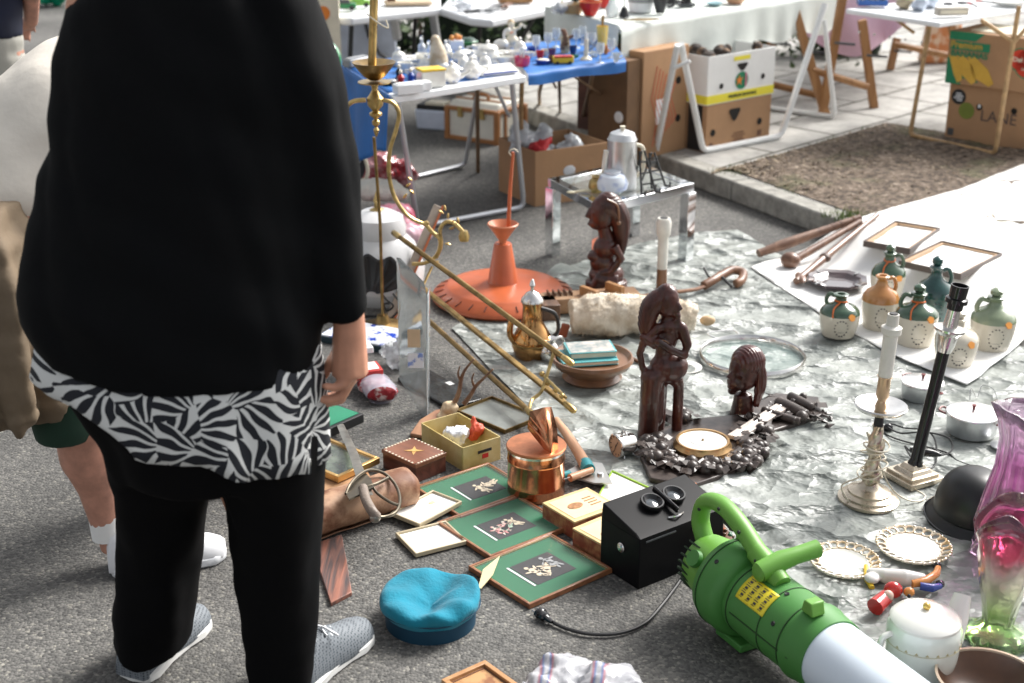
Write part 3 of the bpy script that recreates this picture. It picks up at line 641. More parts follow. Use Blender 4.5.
t = thing('carton', 'printed banana carton with green bananas panel on top of the right stack', 'carton', a_ + Vector((-.035, -.012, h1)), r_)
W = w_ * 1.05
B().box((W / 2, .2, h2 / 2), (W, .4, h2)).obj('body', CARD, t, bevel=.004)
EG = mat('emblem_green', (.01, .2, .09), .6)
B().prism([(0, 0), (.09, 0), (.07, .04), (.19, .02), (.15, .06), (.1, h2 * .5), (0, h2 * .5)], 0, .001, Mx((.003, -.0005, 0), rx=R(90))).prism([(0, h2 * .84), (.15, h2 * .84), (.2, h2), (0, h2)], 0, .001, Mx((.003, -.0005, 0), rx=R(90))).box((W * .2, -.002, h2 * .74), (W * .36, .0012, h2 * .16)).obj('green_panel', EG, t)
BN = mat('banana_print', (.6, .36, .05), .7)
bnn = B()
for x0, x1, k in ((.0, .06, 0), (.05, .14, 1), (.11, .24, 2)):
    pts = [(x0 + .01, h2 * .55), (x0 + .05, h2 * .56), (x0 + .09 + k * .02, h2 * .35), (x1 + .04, h2 * .1), (x1 + .015, h2 * .03), (x0 + .05, h2 * .18)]
    bnn.prism(pts[::-1], 0, .001, Mx((.0, -.003, 0), rx=R(90)))
bnn.obj('banana_print', BN, t)
text('Premium', .05, BN, t, Mx((W * .17, -.0045, h2 * .75), rx=R(90)), bold=.0008); text('BANANAS', .046, EG, t, Mx((W * .2, -.0045, h2 * .58), rx=R(90)), bold=.0012)
sh = disc(disc(disc(B(), W * .66, h2 * .6, .055), W * .78, h2 * .6, .055), W * .72, h2 * .5, .06); disc(sh, W * .72, h2 * .62, .055).obj('round_emblem', mat('emblem_red', (.55, .04, .015), .6), t)
sh = disc(disc(disc(B(), W * .66, h2 * .6, .062, -.0003), W * .78, h2 * .6, .062, -.0003), W * .72, h2 * .5, .067, -.0003); sh.obj('emblem_border', EG, t)
text('Del Monte', .036, CREAM, t, Mx((W * .72, -.003, h2 * .6), rx=R(90)), bold=.0006); text('Quality', .018, CREAM, t, Mx((W * .72, -.003, h2 * .44), rx=R(90)))
B().box((W * .55, .2, h2 + .004), (W * .8, .3, .006)).obj('flap', CREAM, t)
t = thing('cloth_bag', 'orange checked bag standing on the paving behind the right cartons', 'bag', P(940, 62, PZ), .1)
B().box((0, 0, .14), (.3, .15, .28), tp=(.8, .6)).obj('body', mat('orange_cloth', (.6, .25, .1), .8, col2=(.75, .6, .45), vsc=12, thr=(.45, .55)), t, bevel=.02); B().tube(bez([(-.08, 0, .27), (-.05, 0, .36), (.05, 0, .36), (.08, 0, .27)]), .008).obj('handle', RED, t)
# --- trunk with brown trims
a_, w_, r_ = frontbox((448, 138), (497, 145), 0)
TR = mat('ivory_leathercloth', (.68, .66, .58), .5); TB = mat('tan_leather_trim', (.35, .15, .05), .45)
t = thing('trunk', 'small ivory trunk with tan leather corners and straps under the china table', 'trunk', a_, r_)
hh = HZ(140, 100, 0); dd = .3
B().box((w_ / 2, dd / 2, hh * .4), (w_, dd, hh * .8)).box((w_ / 2, dd / 2, hh * .88), (w_, dd, hh * .16), tp=(.97, .75)).obj('body', TR, t, bevel=.01)
e = B()
for x in (0, w_): 
    for y in (0, dd): e.box((x, y, hh * .4), (.03, .03, hh * .82))
for z in (.012, hh * .78): e.box((w_ / 2, 0, z), (w_, .024, .024)); e.box((w_, dd / 2, z), (.024, dd, .024)); e.box((0, dd / 2, z), (.024, dd, .024))
for y in (dd * .3, dd * .7): e.box((w_ / 2, y, hh * .965), (w_ * .98, .022, .012)); e.box((w_ + .002, y, hh * .4), (.01, .022, hh * .8))
e.obj('trim', TB, t, bevel=.003); e = B()
for x in (w_ * .28, w_ * .72): e.box((x, -.012, hh * .72), (.03, .012, .06))
e.obj('clasps', BRASS, t); B().tube(bez([(w_ * .35, .1, hh * .98), (w_ * .4, .1, hh * 1.1), (w_ * .6, .1, hh * 1.1), (w_ * .65, .1, hh * .98)]), .01).obj('handle', TB, t)
t = thing('plastic_tray', 'white plastic tub with a dark lid under the china table', 'tub', P(432, 130, 0), -.35)
B().box((0, .1, .06), (.2, .2, .12), tp=(1.1, 1.1)).obj('tub', mat('bluish_white', (.6, .66, .78), .4), t, bevel=.01); B().box((0, .1, .135), (.2, .2, .03)).obj('lid', BLACKM, t, bevel=.005); B().box((.02, .05, .158), (.12, .1, .015)).obj('folder', CREAM, t)
# ================================================================= PEOPLE
def ringsU(rows, seg=28, pw=.85):
    """rows: (py, xl, xr, depth, halfdepth) -> rings of a garment, measured on the body's own standing plane"""
    out = []
    for py, xl, xr, D, hd in rows:
        a_, b_ = U(xl, py, D), U(xr, py, D); c = (a_ + b_) / 2; hw = (b_.x - a_.x) / 2; rg = []
        for k in range(seg):
            t_ = 2 * math.pi * k / seg; cs, sn = math.cos(t_), math.sin(t_)
            rg.append(Vector((c.x + hw * math.copysign(abs(cs) ** pw, cs), c.y + hd * math.copysign(abs(sn) ** pw, sn), c.z)))
        out.append(rg)
    return out
def head(b_, c, yaw, pitch, r=.1):
    M = Mx(c, rx=-pitch) ; M = Matrix.Translation(c) @ Matrix.Rotation(yaw, 4, 'Z') @ Matrix.Rotation(-pitch, 4, 'X')
    s = r / .1
    b_.ell((0, -.005 * s, .02 * s), (.075 * s, .095 * s, .1 * s), 20, M); b_.ell((0, .03 * s, -.045 * s), (.058 * s, .062 * s, .06 * s), 16, M)
    b_.ell((0, .08 * s, -.08 * s), (.026 * s, .022 * s, .02 * s), 10, M)
    b_.tube([(0, .088 * s, .02 * s), (0, .108 * s, -.02 * s)], [.008 * s, .016 * s], 8, M)
    b_.ell((0, .085 * s, -.052 * s), (.024 * s, .012 * s, .007 * s), 10, M); b_.ell((0, .084 * s, -.062 * s), (.02 * s, .012 * s, .006 * s), 10, M)
    for k in (-1, 1):
        b_.ell((.078 * k * s, .0, -.005 * s), (.01 * s, .02 * s, .032 * s), 10, M); b_.ell((.03 * k * s, .085 * s, .03 * s), (.018 * s, .01 * s, .007 * s), 8, M)
        b_.ell((.045 * k * s, .065 * s, -.015 * s), (.02 * s, .018 * s, .018 * s), 8, M)
    return M
def eyes(M, parent, s=1):
    e = B()
    for k in (-1, 1): e.ell((.03 * k * s, .088 * s, .012 * s), (.012 * s, .008 * s, .008 * s), 10, M)
    o = e.obj('eyes', PORC, parent); e = B()
    for k in (-1, 1): e.ell((.03 * k * s, .0955 * s, .012 * s), (.005 * s, .003 * s, .005 * s), 10, M)
    e.obj('irises', DGREY, o)
def shoe(parent, loc, rz, up, so_, L=.28, wd=.1, lace=True, label=None, tongue=None):
    M = Mx(loc, rz=rz)
    out = [(0, .0), (.42, .03), (.5, .14), (.42, .35), (.44, .6), (.52, .75), (.46, .9), (.22, .985), (-.1, 1.0), (-.34, .93), (-.47, .78), (-.45, .6), (-.38, .35), (-.46, .14), (-.38, .03)]
    s = B().prism([(x * wd, y * L) for x, y in out], 0, .028, M).obj('shoe', up, parent, sharp=60)   # outsole body first
    s.data.materials.clear(); s.data.materials.append(so_); s.modifiers.new('b', 'BEVEL').width = .006
    if label: s['label'] = label
    u = B(); rr = []
    for y, w_, h_ in ((.0, .36, .05), (.04, .42, .085), (.14, .44, .095), (.26, .42, .092), (.38, .42, .09), (.5, .44, .078), (.62, .47, .064), (.75, .49, .052), (.87, .45, .044), (.95, .33, .036), (.99, .16, .028)):
        xo = .03 * (y > .6) * (y - .6)
        rr.append([((xo + w_ * 1.0 * math.copysign(abs(math.cos(a)) ** .8, math.cos(a))) * wd, y * L, .018 + max(0, h_ * L / .28 * math.sin(a)) - (.004 if math.sin(a) < 0 else 0)) for a in [2 * math.pi * k / 20 for k in range(20)]])
    u.loft(rr, M); u.obj('upper', up, s, sharp=80, bevel=0)
    if lace:
        l = B()
        for k in range(5):
            y = L * (.4 + .065 * k); z = .018 + (.092 - .011 * k) * L / .28
            l.tube([M @ Vector((-.026, y - .008, z - .01)), M @ Vector((0, y, z + .003)), M @ Vector((.026, y - .008, z - .01))], .0028, 5)
        l.tube(bez([M @ Vector(q) for q in ((0, L * .4, .115), (-.03, L * .36, .12), (-.045, L * .42, .1), (0, L * .41, .113), (.035, L * .37, .12), (.045, L * .43, .1), (0, L * .4, .115))], 30), .0025, 5)
        l.obj('laces', WHITE, s)
    e = B().tube([M @ Vector((.0, L * .16, .085)), M @ Vector((.0, L * .16, .1))], [.035, .037], 14).obj('collar', tongue or up, s)
    return s
FABK = mat('black_jersey', (.0014, .0018, .0025), .8, var=.2, sheen=0, bump=.15, bsc=9, bdist=.02, spec=.14)
TROU = mat('black_trouser_cloth', (.0026, .0026, .003), .9, var=.2, spec=.1)
# palm-leaf print
LEAF, nt, b, L = special('palm_leaf_print')
tc = nd(nt, 'ShaderNodeTexCoord'); sx = nd(nt, 'ShaderNodeSeparateXYZ'); L(tc.outputs['Object'], sx.inputs[0])
def mth(op, a_, b_=None, c_=None):
    n = nd(nt, 'ShaderNodeMath', operation=op)
    for i, v in enumerate((a_, b_, c_)):
        if v is None: continue
        if isinstance(v, (int, float)): n.inputs[i].default_value = v
        else: L(v, n.inputs[i])
    return n.outputs[0]
xx = mth('ADD', sx.outputs[0], mth('MULTIPLY', sx.outputs[1], .6))
cb = nd(nt, 'ShaderNodeCombineXYZ'); L(xx, cb.inputs[0]); L(sx.outputs[2], cb.inputs[1])
def leaflayer(scale, freq, off):
    ad = nd(nt, 'ShaderNodeVectorMath', operation='ADD'); L(cb.outputs[0], ad.inputs[0]); ad.inputs[1].default_value = (off, off * .7, 0)
    nz = nd(nt, 'ShaderNodeTexNoise', noise_dimensions='2D'); nz.inputs['Scale'].default_value = 7; L(ad.outputs[0], nz.inputs[0])
    av = nd(nt, 'ShaderNodeMix', data_type='RGBA', blend_type='LINEAR_LIGHT'); av.inputs[0].default_value = .03; L(ad.outputs[0], av.inputs[6]); L(nz.outputs['Color'], av.inputs[7])
    vo = nd(nt, 'ShaderNodeTexVoronoi', voronoi_dimensions='2D'); vo.inputs['Scale'].default_value = scale; L(av.outputs[2], vo.inputs[0])
    sb = nd(nt, 'ShaderNodeVectorMath', operation='SUBTRACT'); L(av.outputs[2], sb.inputs[0]); L(vo.outputs['Position'], sb.inputs[1])
    sc_ = nd(nt, 'ShaderNodeSeparateColor'); L(vo.outputs['Color'], sc_.inputs[0])
    rt = nd(nt, 'ShaderNodeVectorRotate', rotation_type='Z_AXIS'); L(sb.outputs[0], rt.inputs['Vector']); L(mth('MULTIPLY', sc_.outputs[0], 6.28), rt.inputs['Angle'])
    s2 = nd(nt, 'ShaderNodeSeparateXYZ'); L(rt.outputs[0], s2.inputs[0])
    # fan of leaflets: angle round a stalk point below the cell centre, each leaflet a pointed ellipse
    yy = mth('ADD', s2.outputs[1], .062); th = mth('ARCTAN2', s2.outputs[0], yy)
    rad = mth('SQRT', mth('ADD', mth('MULTIPLY', s2.outputs[0], s2.outputs[0]), mth('MULTIPLY', yy, yy)))
    k = mth('MULTIPLY', th, freq); fr = mth('ABSOLUTE', mth('SUBTRACT', mth('FRACT', mth('ADD', k, .5)), .5))
    rn = mth('MULTIPLY', rad, 8.6); w_ = mth('MULTIPLY', mth('SINE', mth('MINIMUM', mth('MULTIPLY', rn, 3.1416), 3.1416)), .34)
    return mth('LESS_THAN', fr, w_)
l1 = leaflayer(15, 2.9, 0)
mxr = nd(nt, 'ShaderNodeMix', data_type='RGBA'); L(l1, mxr.inputs[0]); mxr.inputs[6].default_value = (.62, .63, .62, 1); mxr.inputs[7].default_value = (.006, .008, .014, 1); L(mxr.outputs[2], b.inputs['Base Color']); b.inputs['Roughness'].default_value = .8
# ---- woman
TD = 2.62
Wm = thing('person', 'person in a wide black jacket, leaf print tunic and black trousers seen from behind', 'person', (P(215, 672).x, 2.75, 0)); wl = Wm.location
def LW(pts): return [Vector(p) - wl for p in pts]
sR, eR, wR = U(283, 8, TD), U(333, 165, TD + .02), U(349, 322, TD)
sL = U(98, 8, TD); eL = U(92, 180, TD + .2); wLh = U(120, 205, TD + .45)
neck = U(180, -45, TD); hc = neck + Vector((.02, .09, .14)); hip = U(185, 400, TD)
anL, anR = P(150, 655) + Vector((0, .04, 0)), P(283, 690) + Vector((0, .03, 0))
b = B()
def limb(b_, *pr, seg=14):
    b_.tube([p for p, r in pr], [r for p, r in pr], seg)
    for p, r in pr: b_.ell(tuple(p), r, 12)
limb(b, (sR, .058), (eR, .043), (wR, .03)); limb(b, (sL, .058), (eL, .043), (wLh, .03))
limb(b, (neck + Vector((0, 0, -.12)), .09), (neck, .055), (neck + Vector((.01, .05, .08)), .052))
for (p, r) in ((U(180, 60, TD), (.17, .11, .16)), (U(182, 200, TD), (.16, .12, .22)), (U(186, 350, TD), (.2, .14, .17)), (U(190, 400, TD), (.19, .14, .12)), (U(180, 5, TD), (.2, .08, .07))): b.ell(tuple(p), r, 20)
for s_, an in ((-1, anL), (1, anR)):
    hp = hip + Vector((.09 * s_, 0, 0)); kn_ = hp.lerp(an, .5) + Vector((0, .04, .02)); limb(b, (hp, .09), (kn_, .055), (an + Vector((0, 0, .09)), .036)); b.tube([an + Vector((0, 0, .08)), an + Vector((.02, .06, .04))], .03)
Mh = head(b, hc, -.35, .5)
# right hand hanging, fingers curled towards the thigh
def hand(b_, w_, dn, side, near, k=1., f=1.):
    """w_: wrist, dn: unit down the hand, side: unit towards which fingers curl, near: unit from index to little finger"""
    pc_ = w_ + dn * .05 * k
    b_.tube([w_ - dn * .02, w_ + dn * .015, w_ + dn * .085 * k], [.027 * f, .029 * f, .033 * f], 12); 
    for i in range(4): b_.tube([w_ + dn * .01 + near * (i - 1.5) * .012, w_ + dn * .095 * k + near * (i - 1.5) * .021], [.015 * f, .0135 * f], 10)
    for i, (l1, l2, l3) in enumerate(((.036, .024, .02), (.042, .028, .022), (.04, .027, .021), (.03, .02, .018))):
        kb_ = w_ + dn * (.095 - (.008 if i in (0, 3) else 0)) * k + near * (i - 1.5) * .0225
        a1 = (dn * .85 + side * .5).normalized(); a2 = (dn * .1 + side).normalized(); a3 = (side * .9 - dn * .35).normalized()
        p1 = kb_ + a1 * l1; p2 = p1 + a2 * l2; p3 = p2 + a3 * l3; r = (.0095 - .0008 * (i == 3)) * f; l1 *= f; l2 *= f; l3 *= f
        b_.tube([kb_, p1], [r + .001, r], 10); b_.ell(tuple(p1), r * 1.05, 10); b_.tube([p1, p2], [r, r * .92], 10); b_.ell(tuple(p2), r * .95, 10); b_.tube([p2, p3], [r * .92, r * .75], 10); b_.ell(tuple(p3), r * .78, 8)
    t0 = w_ + dn * .03 - near * .022 + side * .008; t1 = t0 + (dn * .7 - near * .45 + side * .5).normalized() * .038; t2 = t1 + (dn * .8 + side * .6).normalized() * .03; t3 = t2 + (dn * .9 + side * .35).normalized() * .024
    b_.tube([t0, t1, t2, t3], [.015, .013, .011, .008], 10); b_.ell(tuple(t3), .0085, 8)
dn = (U(350, 372, TD) - wR).normalized()
hand(b, wR, dn, Vector((-.93, -.25, -.1)).normalized(), Vector((.15, -.8, .55)).normalized(), 1.3, 1.15)
hand(b, wLh, (wLh - eL).normalized(), Vector((.7, 0, -.7)), Vector((-.6, -.5, -.5)).normalized())
b.v = [tuple(Vector(p) - wl) for p in b.v]
body = b.obj('body', SKIN, Wm, remesh=.0055, smooth=2)
Mhl = Matrix.Translation(-wl) @ Mh
eyes(Mhl, body)
h = B().ell((0, -.02, .045), (.09, .1, .095), 20, Mhl); h.ell((0, -.06, 0), (.085, .06, .09), 16, Mhl); h.ell((.06, -.02, -.01), (.03, .06, .07), 12, Mhl); h.ell((-.06, -.02, -.01), (.03, .06, .07), 12, Mhl)
h.obj('hair', mat('brown_hair', (.05, .03, .018), .5, vsc=60, var=.4, stretch=(6, 1, 1)), Wm, remesh=.008, smooth=2, disp=.012, dsc=.03)
# jacket
rows = [(-62, 120, 236, TD, .07), (-35, 92, 268, TD, .1), (0, 66, 292, TD, .125), (60, 54, 302, TD, .145), (100, 56, 306, TD, .15), (130, 51, 309, TD, .155), (200, 36, 314, TD, .165), (260, 22, 318, TD, .18), (290, 17, 321, TD, .19), (330, 22, 322, TD, .19), (361, 36, 322, TD, .185)]
rg = ringsU(rows, 36, .9)
for i, k in ((-1, 1), (-2, .75), (-3, .35)):
    xc = sum(p.x for p in rg[i]) / 36; hw = max(p.x for p in rg[i]) - xc
    for p in rg[i]: p.z += k * (.062 * max(0, (xc - p.x) / hw) ** 1.3 - .012)
b = B().loft(rg)
cuff = U(351, 318, TD)
b.tube([U(262, -30, TD), U(270, 5, TD), U(289, 70, TD), U(306, 140, TD + .005), U(321, 200, TD + .01), U(333, 270, TD), cuff], [.07, .09, .098, .088, .078, .068, .044], 22)
b.tube([sL + Vector((.03, 0, .03)), sL.lerp(eL, .5), eL, wLh - (wLh - eL) * .1], [.075, .08, .068, .055], 20)
b.tube([neck + Vector((0, .0, -.06)), neck + Vector((0, .02, .015))], [.1, .075], 20)
b.v = [tuple(Vector(p) - wl) for p in b.v]
jk = b.obj('jacket', FABK, Wm, remesh=.013, smooth=6)
def jf(c, n): return -.006 + abs(mnoise.noise(Vector((c.x * 9 + c.z * 2.5, c.y * 9, c.z * 2.2)))) * .018 + .009 * mnoise.noise(Vector((c.x * 5, c.y * 5, c.z * 11 + c.x * 6)))
push(jk.data, jf)
# tunic
def wave(rows, seg=72, amp=.012, fr=9, drop=None):
    rg = ringsU(rows, seg, .9); n = len(rg)
    for i, r_ in enumerate(rg):
        k = i / (n - 1); cx = sum((p.x for p in r_)) / seg; cy = sum((p.y for p in r_)) / seg
        for j, p in enumerate(r_):
            a_ = 2 * math.pi * j / seg; w_ = amp * k * (math.sin(a_ * fr + 1) + .6 * math.sin(a_ * (fr * 2 - 3) + 2)); d_ = Vector((p.x - cx, p.y - cy, 0)).normalized(); p += d_ * w_
            if drop: p.z += drop(a_) * k
            p -= wl
    return rg
b = B().loft(wave([(330, 40, 318, TD, .165), (375, 35, 323, TD, .175), (392, 50, 324, TD, .18), (412, 80, 324, TD, .18), (430, 104, 323, TD, .18), (444, 116, 322, TD, .18)], drop=lambda a_: .07 * max(0, -math.cos(a_)) ** 1.4 + .026 - .055 * max(0, math.cos(a_)) + .007 * math.sin(7 * a_)), cap=False)
b.obj('tunic', LEAF, Wm, sharp=180, solid=.002)
# trousers
b = B().loft(ringsU([(388, 60, 318, TD, .15), (430, 100, 321, TD, .15), (470, 116, 322, TD + .02, .14)], 30, .9))
b.loft(ringsU([(430, 104, 224, 2.66, .13), (475, 113, 214, 2.70, .12), (495, 115, 211, 2.72, .115), (557, 114, 201, 2.76, .11), (610, 115, 194, 2.78, .115), (641, 118, 191, 2.79, .12)], 26, .9))
b.loft(ringsU([(430, 204, 322, 2.62, .13), (475, 218, 322, 2.64, .12), (510, 229, 321, 2.65, .11), (557, 235, 319, 2.66, .1), (610, 241, 315, 2.68, .095), (655, 246, 313, 2.69, .09), (694, 250, 311, 2.69, .09)], 26, .9))
b.v = [tuple(Vector(p) - wl) for p in b.v]
tr = b.obj('trousers', TROU, Wm, remesh=.013, smooth=4)
push(tr.data, lambda c, n: (.016 * mnoise.noise(Vector((c.x * 12, c.y * 12, c.z * 2.6 + c.x * 4))) + .006 * mnoise.noise(Vector((c.x * 9, c.y * 9, c.z * 16)))))
SHG, nt, b_, L = special('grey_mesh_shoe')
tc = nd(nt, 'ShaderNodeTexCoord'); vo = nd(nt, 'ShaderNodeTexVoronoi'); vo.inputs['Scale'].default_value = 150; vo.inputs['Randomness'].default_value = .15; L(tc.outputs['Object'], vo.inputs[0])
r1 = ramp(nt, (.2, (.035, .045, .055)), (.5, (.17, .19, .21))); L(vo.outputs[0], r1.inputs[0]); L(r1.outputs[0], b_.inputs['Base Color']); b_.inputs['Roughness'].default_value = .7
SOLE = mat('white_sole', (.72, .72, .7), .5, var=.06)
hR, tR = P(276, 706), P(366, 634); hR = tR + (hR - tR).normalized() * .285
shoe(Wm, hR - wl, ang(hR, tR) - math.pi / 2, SHG, SOLE, .285, .105)
hL, tL = P(132, 682), P(203, 620); hL = tL + (hL - tL).normalized() * .285
shoe(Wm, hL - wl, ang(hL, tL) - math.pi / 2, SHG, SOLE, .285, .105)
# ---- bending man
Mn = thing('person', 'bending person in an off-white shirt, bulky khaki vest, green shorts and white trainers', 'person', (P(100, 575).x, 3.2, 0)); ml = Mn.location
hipm = U(20, 235, 3.32); shm = U(165, 118, 3.6); b = B()
kn1 = U(84, 425, 3.2); an1 = U(108, 525, 3.24)
limb(b, (hipm + Vector((0, -.05, -.05)), .1), (kn1, .075), (kn1.lerp(an1, .3) + Vector((-.008, .0, 0)), .072), (kn1.lerp(an1, .6), .054), (an1, .042))
b.tube([an1, an1 + Vector((.01, 0, -.07))], .036)
kn2 = U(140, 425, 3.6); an2 = U(170, 500, 3.6); limb(b, (hipm + Vector((.05, .15, -.05)), .1), (kn2, .06), (kn2.lerp(an2, .4), .055), (Vector((an2.x, an2.y, .1)), .036))
for k in range(6): b.ell(tuple(hipm.lerp(shm, k / 5)), (.15, .14, .13), 16)
limb(b, (shm, .06), (shm + Vector((.16, .12, .0)), .052), (shm + Vector((.22, .16, .06)), .05)); Mhm = head(b, shm + Vector((.26, .2, .06)), -1.0, 1.0)
for s_ in (-1, 1):
    sh_ = shm + Vector((.03, .14 * s_, 0)); el_ = sh_ + Vector((.1, .05, -.26)); wr_ = el_ + Vector((.14, .06, -.2)); limb(b, (sh_, .052), (el_, .042), (wr_, .028)); hand(b, wr_, (wr_ - el_).normalized(), Vector((-.6, 0, -.6)).normalized(), Vector((0, 1, 0)))
b.v = [tuple(Vector(p) - ml) for p in b.v]; body = b.obj('body', SKINL, Mn, remesh=.009, smooth=3); Mhl = Matrix.Translation(-ml) @ Mhm; eyes(Mhl, body)
B().ell((0, -.02, .05), (.084, .095, .085), 16, Mhl).ell((0, -.05, .01), (.08, .06, .08), 12, Mhl).obj('hair', mat('grey_hair', (.25, .24, .22), .6, vsc=50, var=.4), Mn, remesh=.008, smooth=2)
SHIRT = mat('offwhite_shirt', (.74, .69, .61), .85, var=.05, vsc=3, bump=.25, bsc=7, bdist=.03)
b = B()
P0, P1 = U(-30, 245, 3.36), U(190, 95, 3.66)
n = 9; rings = []
for i in range(n):
    k = i / (n - 1); c = P0.lerp(P1, k) + Vector((0, 0, .07 * math.sin(k * math.pi))); r = .19 + .05 * math.sin(k * 3) ; 
    ax = (P1 - P0).normalized(); up = Vector((0, 0, 1)) - ax * ax.z; up.normalize(); sd_ = ax.cross(up)
    rings.append([c + up * (r * math.cos(a)) + sd_ * (r * .95 * math.sin(a)) for a in [2 * math.pi * j / 26 for j in range(26)]])
b.loft(rings)
for s_ in (-1, 1): sh_ = shm + Vector((.03, .14 * s_, 0)); b.tube([sh_ + Vector((-.04, 0, .05)), sh_ + Vector((.06, .02, -.17))], [.09, .085], 14)
b.v = [tuple(Vector(p) - ml) for p in b.v]; o = b.obj('shirt', SHIRT, Mn, remesh=.012, smooth=5)
push(o.data, lambda c, n: (.03 * mnoise.noise(Vector((c.x * 4 + c.z * 5, c.y * 4, c.z * 6 - c.x * 4)))))
KH = mat('khaki_vest', (.17, .125, .08), .8, var=.15, vsc=6, bump=.3, bsc=14, bdist=.02)
rg = ringsU([(205, -60, 12, 3.2, .13), (240, -60, 32, 3.18, .15), (290, -60, 44, 3.15, .16), (340, -60, 50, 3.13, .16), (380, -55, 54, 3.12, .15), (404, -40, 55, 3.12, .13), (420, -20, 44, 3.12, .09)], 60, .95)
for i, r_ in enumerate(rg):
    k = i / 6; cx = sum(p.x for p in r_) / 60; cy = sum(p.y for p in r_) / 60
    for j, p in enumerate(r_): a_ = j * math.pi / 30; p += Vector((p.x - cx, p.y - cy, 0)).normalized() * (.028 * math.sin(7 * a_ + 2 * k) + .014 * math.sin(13 * a_ - 3 * k)) * (.3 + k)
b = B().loft(rg); b.tube([rg[5][j] + Vector((0, 0, .012)) for j in range(60)], .009, 6, closed=True)
b.v = [tuple(Vector(p) - ml) for p in b.v]; o = b.obj('vest', KH, Mn, remesh=.009, smooth=3)
push(o.data, lambda c, n: .012 * abs(mnoise.noise(Vector((c.x * 14 + c.z * 9, c.y * 12, c.z * 8)))) + .008 * mnoise.noise(Vector((c.x * 9, c.y * 9, c.z * 26))))
b = B().loft(ringsU([(230, -40, 90, 3.32, .15), (300, 0, 110, 3.26, .14), (380, 28, 112, 3.22, .12), (418, 34, 106, 3.2, .11), (433, 38, 100, 3.2, .1)], 30, .95))
b.loft(ringsU([(300, 70, 170, 3.45, .14), (420, 100, 185, 3.58, .11)], 26))
b.v = [tuple(Vector(p) - ml) for p in b.v]; b.obj('shorts', mat('dark_green_cloth', (.008, .035, .02), .85, var=.2), Mn, remesh=.01, smooth=3)
t0, t1 = P(103, 583), P(228, 566)
B().tube([an1 - ml + Vector((0, 0, .035)), an1 - ml + Vector((.005, 0, -.03))], [.047, .048], 14).obj('sock', CLOTHW, Mn)
SHW = mat('white_leather', (.7, .71, .73), .4, var=.05)
shoe(Mn, t0 - ml + Vector((0, .06, 0)), ang(t0, t1) - math.pi / 2, SHW, WHITE, (t1 - t0).length * .96, .11)
shoe(Mn, Vector((an2.x - .05, an2.y, 0)) - ml, -1.2, SHW, WHITE, .29, .11)
# ---- person far back
Dm = 5.8; bx = U(-22, 60, Dm)
Fm = thing('person', 'distant person in a navy top and pale cargo trousers at the far left', 'person', (bx.x, Dm, 0)); fl = Fm.location
b = B()
for s_ in (-1, 1):
    limb(b, (Vector((.1 * s_, 0, .9)), .09), (Vector((.1 * s_, .03, .5)), .058), (Vector((.11 * s_, 0, .1)), .038)); limb(b, (Vector((.2 * s_, 0, 1.42)), .05), (Vector((.25 * s_, .0, 1.15)), .04), (Vector((.18 * s_, .16, 1.0)), .03)); hand(b, Vector((.18 * s_, .16, 1.0)), Vector((-.4 * s_, .7, -.2)).normalized(), Vector((0, 0, -1)), Vector((s_ * .5, .3, 0)).normalized())
for z, r in ((1.0, .16), (1.15, .15), (1.3, .17), (1.4, .16)): b.ell((0, 0, z), (r, .11, .12), 16)
limb(b, (Vector((0, 0, 1.42)), .07), (Vector((0, .02, 1.55)), .05)); Mhf = head(b, Vector((0, .03, 1.63)), .3, .1)
body = b.obj('body', SKINL, Fm, remesh=.012, smooth=3); eyes(Mhf, body); B().ell((0, -.02, .05), (.084, .095, .085), 16, Mhf).obj('hair', MC['grey_hair'], Fm)
b = B().lathe([(.002, .96), (.2, .96), (.2, 1.1), (.21, 1.3), (.17, 1.45), (.06, 1.5), (.002, 1.5)], seg=24, sy=.7)
for s_ in (-1, 1): b.tube([(.19 * s_, 0, 1.42), (.25 * s_, 0, 1.15)], [.075, .07], 14)
b.obj('top', mat('navy_cloth', (.004, .007, .025), .8, var=.2), Fm, remesh=.014, smooth=3, disp=.012, dsc=.25)
b = B().lathe([(.002, .78), (.18, .78), (.19, .95), (.17, 1.0), (.002, 1.0)], seg=20, sy=.75)
for s_ in (-1, 1): b.tube([(.09 * s_, 0, .88), (.1 * s_, .01, .5), (.11 * s_, 0, .1)], [.11, .095, .08], 16)
tz_ = b.obj('trousers', mat('pale_khaki', (.36, .35, .31), .85, var=.1, bump=.2, bsc=12, bdist=.02), Fm, remesh=.014, smooth=3, disp=.012, dsc=.22)
B().box((.2, .0, .62), (.025, .14, .17)).box((.212, 0, .7), (.012, .15, .05)).obj('cargo_pocket', MC['pale_khaki'], Fm, bevel=.008)
for s_ in (-1, 1): shoe(Fm, Vector((.11 * s_, -.07, 0)), 0, BROWN, BLACKM, .28, .1, lace=False)
# ================================================================= WARES ON THE ASPHALT, LEFT AND MIDDLE
def lat(name, prof, m, parent=None, seg=32, **k):
    return B().lathe(prof, seg=seg).obj(name, m, parent, **k)
def glassify(prof, th):      # closed thick-walled profile
    return prof + [(max(.001, r - th), z + (th if i == len(prof) - 1 else 0)) for i, (r, z) in reversed(list(enumerate(prof)))]
